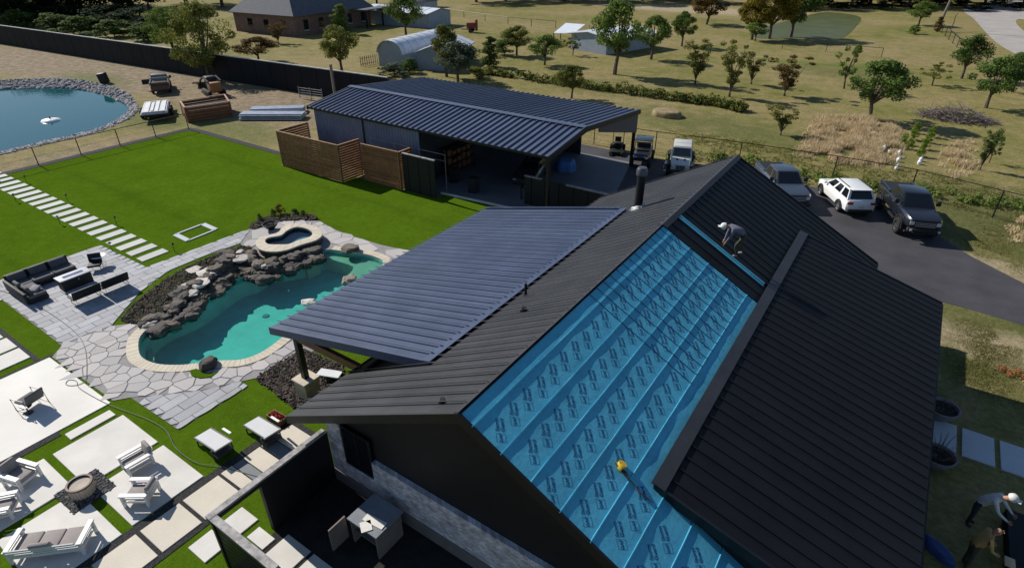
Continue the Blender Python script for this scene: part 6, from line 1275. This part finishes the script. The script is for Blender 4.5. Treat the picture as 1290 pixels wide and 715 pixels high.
m_straw = leafmat('straw', (.46, .36, .21), (.60, .48, .30), (.70, .58, .40)); m_olgr = leafmat('olive_grass', (.12, .13, .036), (.19, .18, .06), (.29, .245, .11))
dp = GP(zpt(960, 0, 3.248)((215, 480), (330, 470), (550, 500), (600, 560), (575, 650), (480, 690), (300, 672), (110, 640)))
grass('dry_grass', dp, 9000, .35, .85, m_straw, 3, 'tall dry straw-coloured grass patch inside the field beyond the fence', .5, .035)
grass('dry_grass', GP([(1188, 182), (1225, 175), (1235, 215), (1200, 228), (1180, 205)]), 1800, .3, .7, m_straw, 4, 'loose dry grass clumps near the staked sapling', .5, .03)
grass('dry_grass', GP([(1262, 285), (1300, 268), (1310, 310), (1270, 305)]), 700, .25, .55, m_straw, 6, 'dry grass tuft at the corner of the wire fence', .5, .03)
grass('field_grass', GP([(880, 205), (1100, 236), (1290, 290), (1290, 240), (1100, 200), (950, 175), (830, 160)]), 9000, .06, .2, m_olgr, 7, 'short rough grass along the wire fence in the field', .6, .025)
grass('field_grass', GP([(1195, 395), (1290, 415), (1300, 520), (1210, 500), (1185, 470)]), 7000, .02, .055, m_olgr, 9, 'patchy short grass beside the driveway', .8, .018)
grass('field_grass', GP([(1200, 300), (1290, 260), (1300, 352), (1240, 335)]), 4000, .03, .08, m_olgr, 12, 'short grass between the driveway and the wire fence', .8, .02)
hm = G(840, 146); o = cloth_lump('hay_mound', 1.5, 1.1, .6, mat('hay', (.25, .19, .10), .95, .3, 3, 1, 14, fine=.4), 4); o.location = hm*K; tag(o, 'small tan mound of dry cuttings beside the hedgerow', 'mound')
# brush pile of branches
bp = thing('brush_pile', 'grey heap of cut branches in the field near the dense leaning tree', 'brush pile', tuple(G(1203, 150))); q = MB(1); rr = random.Random(3)
for _ in range(420):
    a, r_ = rr.uniform(0, 6.3), 2.6*rr.random()**.6; c = Vector((r_*math.cos(a)*1.25, r_*math.sin(a)*.7, max(.05, (1.5-r_*.5)*rr.random()))); d = Vector((rr.uniform(-1, 1), rr.uniform(-1, 1), rr.uniform(-.25, .45))).normalized()*rr.uniform(.4, 1.1); q.tube(c-d, c+d, .03, .012, 4)
o = q.build('branches', mat('dead_branch', (.17, .14, .13), .9, .3, 3), bp, kind='stuff', fix=False)
# garden rows of bright plants and white markers, staked saplings
for k, (x, y) in enumerate(((1138, 180), (1144, 186), (1148, 174), (1153, 166), (1158, 195), (1163, 186), (1168, 178), (1173, 171))): ptree('bright yellow-green vegetable plant in the short garden rows beside dry grass', x, y+2, y-13, 13, 'bush', k, LB, group='vegetable plants in garden rows', cat='plant', name='garden_plant')
wb = mat('white_plastic', (.75, .76, .78), .4)
mk0 = None
for k, p in enumerate(zpt(960, 0, 3.248)((497, 612), (520, 628), (560, 632), (556, 662), (549, 694), (648, 660), (642, 672))):
    b = G(*p)
    if mk0 is None: mk0 = thing('plant_marker', 'white plastic jug marker standing by the vegetable rows', 'jug', tuple(b), 0, 'white jugs by the vegetable rows'); q = MB(1); q.lathe([(.001, 0), (.13, 0), (.15, .05), (.15, .22), (.06, .32), (.04, .36), (.001, .36)], 12); sub(mk0, q, 'jug', wb, True); q = MB(1); q.tube((0, 0, .36), (0, 0, .40), .045); sub(mk0, q, 'lid', wb)
    else: dup(mk0, tuple(b), k)
ptree('thin staked sapling with dark leaves beside loose dry grass', 1234, 214, 165, 22, 'vase', 0, LD); ptree('smaller sapling leaning next to the thin staked sapling', 1246, 205, 170, 18, 'sparse', 1, LD)
# plants in beds and planters: mulch-bed ground cover tufts, caddy flowers
def tufts(parent, poly, n, seed, mtl, hole=None, h=(.08, .22), z=.04):
    rnd = random.Random(seed); xs = [p[0] for p in poly]; ys = [p[1] for p in poly]; vs = []; fs = []
    for _ in range(n):
        p = (rnd.uniform(min(xs), max(xs)), rnd.uniform(min(ys), max(ys)))
        if not inpoly(p, poly) or (hole and inpoly(p, hole)): continue
        for _ in range(9):
            a = rnd.uniform(0, 6.3); hh = rnd.uniform(*h); l = hh*rnd.uniform(.4, 1.0); i = len(vs); x, y = p[0]*K, p[1]*K; b = a+1.57
            vs += [(x-.012*math.cos(b), y-.012*math.sin(b), z*K), (x+.012*math.cos(b), y+.012*math.sin(b), z*K), (x+l*math.cos(a), y+l*math.sin(a), z*K+hh)]; fs.append((i, i+1, i+2))
    me = bpy.data.meshes.new('bed_plants'); me.from_pydata(vs, [], fs); me.materials.append(mtl); o = bpy.data.objects.new('bed_plants', me); COL.objects.link(o); o['kind'] = 'stuff'; attach(o, parent, True)
tufts(mb1, bed1, 420, 4, LS, pool); tufts(mb1, bed1, 260, 5, m_olgr, pool); tufts(mb3, bed3, 120, 6, m_olgr, None, (.1, .3), .06); tufts(mb2, bed2, 60, 7, LS)
fc = [o for o in bpy.data.objects if o.name == 'flower_caddy'][0]; me = leaf_cloud('flowers', [((-.2+.1*k, .05*(-1)**k, .28), .12) for k in range(5)], 40, .035, 3, .1); me.materials.append(leafmat('red_petal', (.28, .03, .03), (.40, .10, .06), (.5, .42, .38))); o = bpy.data.objects.new('flowers', me); COL.objects.link(o); o.parent = fc
lp = thing('flower_pile', 'heap of red and brown cut plants on the grass at the shadow edge', 'plant pile', tuple(G(1283, 474))); me = leaf_cloud('petals', [((.22*k-.5, .12*(-1)**k, .1), .2) for k in range(5)], 50, .045, 4, .1); me.materials.append(leafmat('wilted_red', (.25, .05, .03), (.36, .16, .06), (.40, .34, .22))); o = bpy.data.objects.new('petals', me); COL.objects.link(o); o.parent = lp; o['kind'] = 'stuff'
# ------------------------------------------------------------------ neighbouring buildings beyond the fence
m_nbrick = brick_material('red_brick', (.20, .10, .07), (.15, .075, .055), (.22, .19, .17), 3.2); m_shingle = mat('grey_shingle', (.10, .105, .12), .85, .2, 1.5, .5, 9, fine=.25); m_pale = mat('pale_sheet_wall', (.42, .45, .50), .55, .1, .8, .1, 8); m_tin = mat('white_tin_roof', (.62, .65, .70), .45, .08, 1, .1, 8, rnd=.06); m_tinwall = mat('blue_grey_tin', (.30, .35, .42), .5, .1, 1, .1, 8, rnd=.05)
def frame_of(a, b, c):           # ground px: corner a -> b is one wall, b -> c the next; returns origin b, unit axes and lengths
    A, B, Cc = G(*a), G(*b), G(*c); u = (A-B); v = (Cc-B); lu = u.length; u = u/lu; lv = v.length; v = v-u*v.dot(u); v.normalize(); return B, u, v, lu, lv
def wp(B, u, v, s, t, z): p = B+u*s+v*t; return Vector((p.x, p.y, z))
def hull(mbx, B, u, v, s0, s1, t0, t1, z0, z1):
    mbx.hexa([wp(B, u, v, s0, t0, z0), wp(B, u, v, s1, t0, z0), wp(B, u, v, s1, t1, z0), wp(B, u, v, s0, t1, z0)], [wp(B, u, v, s0, t0, z1), wp(B, u, v, s1, t0, z1), wp(B, u, v, s1, t1, z1), wp(B, u, v, s0, t1, z1)])
# brick house
B, u, v, lu, lv = frame_of((305, 40), (374, 46.5), (468, 31)); hz_ = 2.9; lu, lv = max(lu, 14), max(lv, 15)
t = thing('brick_house', 'brick bungalow with large grey shingle roof behind the black fence', 'house', tuple(B))
q = MB(K); hull(q, B, u, v, 0, lu, 0, lv, 0, hz_); q.build('wall', m_nbrick, t)
e = .5; rh = 6.2; q = MB(K); c_ = [wp(B, u, v, -e, -e, hz_), wp(B, u, v, lu+e, -e, hz_), wp(B, u, v, lu+e, lv+e, hz_), wp(B, u, v, -e, lv+e, hz_)]
r1, r2 = wp(B, u, v, lu*.5, lv*.32, hz_+rh), wp(B, u, v, lu*.5, lv*.72, hz_+rh); q.add([p for p in c_]+[p+Vector((0, 0, .12)) for p in c_]+[r1, r2], [(0, 3, 2, 1), (0, 1, 5, 4), (1, 2, 6, 5), (2, 3, 7, 6), (3, 0, 4, 7), (4, 5, 8), (5, 6, 9, 8), (6, 7, 9), (7, 4, 8, 9)]); q.build('roof', m_shingle, t)
for k in range(5):
    s0 = lv*(.10+.19*k); q = MB(K); hull(q, B, u, v, -.04, .02, s0, s0+1.0, .8, 2.3); w_ = q.build('window', m_glass, t); q = MB(K); hull(q, B, u, v, -.07, -.03, s0-.08, s0+1.08, .68, .8); q.build('sill', m_pale, w_)
for k in range(3): s0 = lu*(.15+.27*k); q = MB(K); hull(q, B, u, v, s0, s0+1.1, -.04, .02, .8, 2.2); q.build('window', m_glass, t)
q = MB(K); hull(q, B, u, v, -3.2, -.55, lv*.72, lv+2.5, 2.75, 2.95); q.build('patio_cover', m_shingle, t)
for tt_ in (.74, .98): q = MB(K); hull(q, B, u, v, -3.1, -2.9, lv*tt_, lv*tt_+.2, 0, 2.75); q.build('post', m_trim, t)
# dark roofed barn and round-roofed outbuilding at the top
B, u, v, lu, lv = frame_of((455, 15), (498, 17), (516, 10))
t = thing('pole_barn', 'dark roofed open pole barn beyond the brick house', 'barn', tuple(B)); q = MB(K); hull(q, B, u, v, -.5, lu+3, -.5, lv+6, 3.0, 3.3); q.build('roof', m_shingle, t)
for s in (0, lu*.5, lu): q = MB(K); hull(q, B, u, v, s, s+.3, 0, .3, 0, 3.0); q.build('post', m_trim, t)
p_ = G(530, 12); t = thing('round_hut', 'round grey hut with conical shingle roof behind the open shed', 'hut', tuple(p_)); q = MB(1); q.lathe([(4.2, 0), (4.2, 2.2)], 20); q.build('wall', m_pale, t); q = MB(1); q.lathe([(4.8, 2.1), (.2, 5.6), (.001, 5.7)], 20); q.build('roof', mat('hut_roof', (.20, .18, .17), .9, .2, 2, .3, 9), t, True)
# open-front shed with white mono-pitch roof
def mono_shed(label, a, b, c, z0, z1, posts=0, name='field_shed', ext=1.6, wm=None, hz0=None):
    B, u, v, lu, lv = frame_of(a, b, c); t = thing(name, label, 'shed', tuple(B)); q = MB(K); wm = wm or m_tinwall
    n = max(3, int(lv/1.2))
    for i in range(n): q = MB(K); hull(q, B, u, v, -.03+.02*(i % 2), .03+.02*(i % 2), lv*i/n, lv*(i+1)/n-.03, 0, z0); q.build('wall_panel', wm, t)
    q = MB(K); hull(q, B, u, v, .05, lu, lv-.08, lv, 0, z0); q.build('end_wall', wm, t); q = MB(K); hull(q, B, u, v, lu-.08, lu, 0, lv-.1, 0, z0); q.build('back_wall', wm, t)
    m_ = max(4, int(lv/1.0))
    for i in range(m_):
        t0, t1 = -ext+(lv+ext+.3)*i/m_, -ext+(lv+ext+.3)*(i+1)/m_-.02
        q = MB(K); f = lambda s, tt, z: wp(B, u, v, s, tt, z); q.hexa([f(-.4, t0, z0+.02), f(lu+.4, t0, z1), f(lu+.4, t1, z1), f(-.4, t1, z0+.02)], [f(-.4, t0, z0+.12), f(lu+.4, t0, z1+.1), f(lu+.4, t1, z1+.1), f(-.4, t1, z0+.12)]); q.build('roof_panel', m_tin, t)
    for k in range(posts): q = MB(K); s = lu*k/max(1, posts-1); hull(q, B, u, v, s, s+.12, -ext+.2, -ext+.32, 0, z0); q.build('post', m_bark, t)
    return t
mono_shed('white-roofed field shed with pale blue metal walls and open lean-to', (757, 52), (763, 69), (718, 61), 2.0, 2.35, 2, ext=-.3) if False else None
def gable_shed(label, a, b, c, z0, zr_, name='field_shed', over=.35, roofm=None, wallm=None, lean=None, arch=False, strips=8):
    """a-b: gable front (b is the shared corner), b-c: long side"""
    B, u, v, lu, lv = frame_of(a, b, c); t = thing(name, label, 'shed', tuple(B)); wm = wallm or m_tinwall; rm = roofm or m_tin; f = lambda s, tt, z: wp(B, u, v, s, tt, z)
    prof = [(0, 0), (lu, 0), (lu, z0), (lu*.5, zr_), (0, z0)]
    if arch: prof = [(0, 0), (lu, 0)]+[(lu*.5+lu*.5*math.cos(math.pi*k/10), z0+(zr_-z0)*math.sin(math.pi*k/10)) for k in range(11)]
    q = MB(K); n = len(prof); q.add([f(s, 0, z) for s, z in prof]+[f(s, .08, z) for s, z in prof], [tuple(range(n)), tuple(range(n, 2*n))[::-1]]+[(i, (i+1) % n, n+(i+1) % n, n+i) for i in range(n)]); q.build('front_wall', wm, t)
    q = MB(K); q.add([f(s, lv-.08, z) for s, z in prof]+[f(s, lv, z) for s, z in prof], [tuple(range(n)), tuple(range(n, 2*n))[::-1]]+[(i, (i+1) % n, n+(i+1) % n, n+i) for i in range(n)]); q.build('back_wall', wm, t)
    for s0, s1 in ((0, .08), (lu-.08, lu)): q = MB(K); hull(q, B, u, v, s0, s1, .1, lv-.1, 0, z0); q.build('side_wall', wm, t)
    rp = [(-over, z0-.12), (lu*.5, zr_), (lu+over, z0-.12)]
    if arch: rp = [(lu*.5-(lu*.5+.05)*math.cos(math.pi*k/10), z0+(zr_-z0)*math.sin(math.pi*k/10)) for k in range(11)]
    for i in range(strips):
        t0, t1 = -.25+(lv+.5)*i/strips, -.25+(lv+.5)*(i+1)/strips-.03; q = MB(K); L = len(rp); z_ = .06+.05*(i % 2)
        q.add([f(s, t0, z+.01) for s, z in rp]+[f(s, t1, z+.01) for s, z in rp]+[f(s, t0, z+z_) for s, z in rp]+[f(s, t1, z+z_) for s, z in rp], [(k, k+1, L+k+1, L+k) for k in range(L-1)]+[(2*L+k, 3*L+k, 3*L+k+1, 2*L+k+1) for k in range(L-1)]+[(k, 2*L+k, 2*L+k+1, k+1) for k in range(L-1)]+[(L+k, L+k+1, 3*L+k+1, 3*L+k) for k in range(L-1)]+[(0, L, 3*L, 2*L), (L-1, 3*L-1, 4*L-1, 2*L-1)]); q.build('roof_panel', rm, t, arch)
    return t
gable_shed('arched metal barn with pale front and white ribbed roof', (478, 83), (509, 86), (556, 66), 1.5, 3.0, 'arched_barn', arch=True, strips=16)
gable_shed('small gabled pale metal shed between the arched barn and silver tree', (527, 88), (566, 90), (598, 74), 2.0, 2.7, strips=6)
gable_shed('white-roofed field shed with blue-grey metal walls and open lean-to', (719, 62), (763, 69.5), (772, 55), 2.1, 2.55, over=1.0, strips=9)
lt = [o for o in bpy.data.objects if o.name == 'field_shed.001'][0]
A, Bq = G(697, 58), G(722, 62); q = MB(K); Cq, Dq = G(712, 46), G(736, 51)
for p in (A, G(706, 50)): q = MB(K); q.tube(p, p+Vector((0, 0, 1.72)), .08, n=6); q.build('post', m_bark, lt)
q = MB(K); q.hexa([A+Vector((0, 0, 1.7)), Bq+Vector((0, 0, 2.0)), Dq+Vector((0, 0, 2.2)), Cq+Vector((0, 0, 1.9))], [A+Vector((0, 0, 1.76)), Bq+Vector((0, 0, 2.06)), Dq+Vector((0, 0, 2.26)), Cq+Vector((0, 0, 1.96))]); q.build('lean_to_roof', m_tin, lt)
gable_shed('open-fronted shed with wide white roof near the round hut', (541, 36), (568, 31), (548, 20), 2.4, 2.9, over=.8, strips=8)
# pallet fence, small red implement, far fences, leaning utility pole, roadside mesh fence
A, Bq = G(455, 84), G(476, 80); t = thing('pallet_fence', 'short picket fence of pale pallets beside the arched barn', 'fence', tuple(A)); pw_ = mat('pallet_wood', (.42, .30, .18), .8, .2, 3)
for k in range(9): c_ = A.lerp(Bq, k/8); q = MB(K); q.box(c_.x-.05, c_.x+.05, c_.y-.03, c_.y+.03, 0, 1.15); q.build('picket', pw_, t)
for z in (.25, .9): q = MB(K); q.bar(A+Vector((0, .05, z)), Bq+Vector((0, .05, z)), .04, .1); q.build('rail', pw_, t)
p_ = G(594, 41); t = thing('farm_implement', 'small red farm implement standing on the grass behind the sheds', 'implement', tuple(p_), .4); rd = mat('implement_red', (.22, .05, .035), .6, .2, 3)
bxs(t, 'hopper', rd, (-.8, .8, -.6, .6, .7, 1.7), r=.1); bxs(t, 'mast', rd, (.9, 1.1, -.5, -.4, .3, 2.2), (.9, 1.1, .4, .5, .3, 2.2)); bxs(t, 'drawbar', m_trim, (-2.0, .9, -.1, .1, .45, .6)); wheels(t, (0,), .75, .4, .22, m_rimblk)
rail_fence('old wire fence along the pale track at the far side of the field', [tuple(G(x, y).to_2d()) for x, y in ((560, 19), (640, 31), (700, 36))], 1.2, 6, 'wire_fence', False, 2, .05)
rail_fence('sparse wire fence crossing the field beyond the vegetable rows', [tuple(G(x, y).to_2d()) for x, y in ((985, 62), (1040, 66), (1110, 72))], 1.1, 5, 'wire_fence', False, 2, .04)
rail_fence('mesh road fence running from the leaning pole to the verge', [tuple(G(x, y).to_2d()) for x, y in ((1182, 38), (1205, 60), (1240, 84), (1300, 120))], 1.3, 4, 'road_fence', True, 5, .05)
b_ = G(1180, 39); o = MB(1).tube((0, 0, -.2), (1.1, .6, 11), .26, .16, 10).build('utility_pole', m_barkpale, smooth=True); o.location = b_*K; tag(o, 'pale leaning utility pole at the roadside fence corner', 'pole')
ptree('dead ivy-wrapped stump shrub at the foot of the leaning pole', 1180, 40, 21, 9, 'column', 1, LO)
o = MB(1).path([(0, 0, 0), (.1, 0, 1.2), (.0, .1, 2.4), (.35, .1, 2.9)], [.09, .08, .07, .05], 6).build('dead_trunk', m_bark); o.location = G(1198, 37)*K; tag(o, 'crooked bare dead trunk standing between pole and road', 'dead tree')
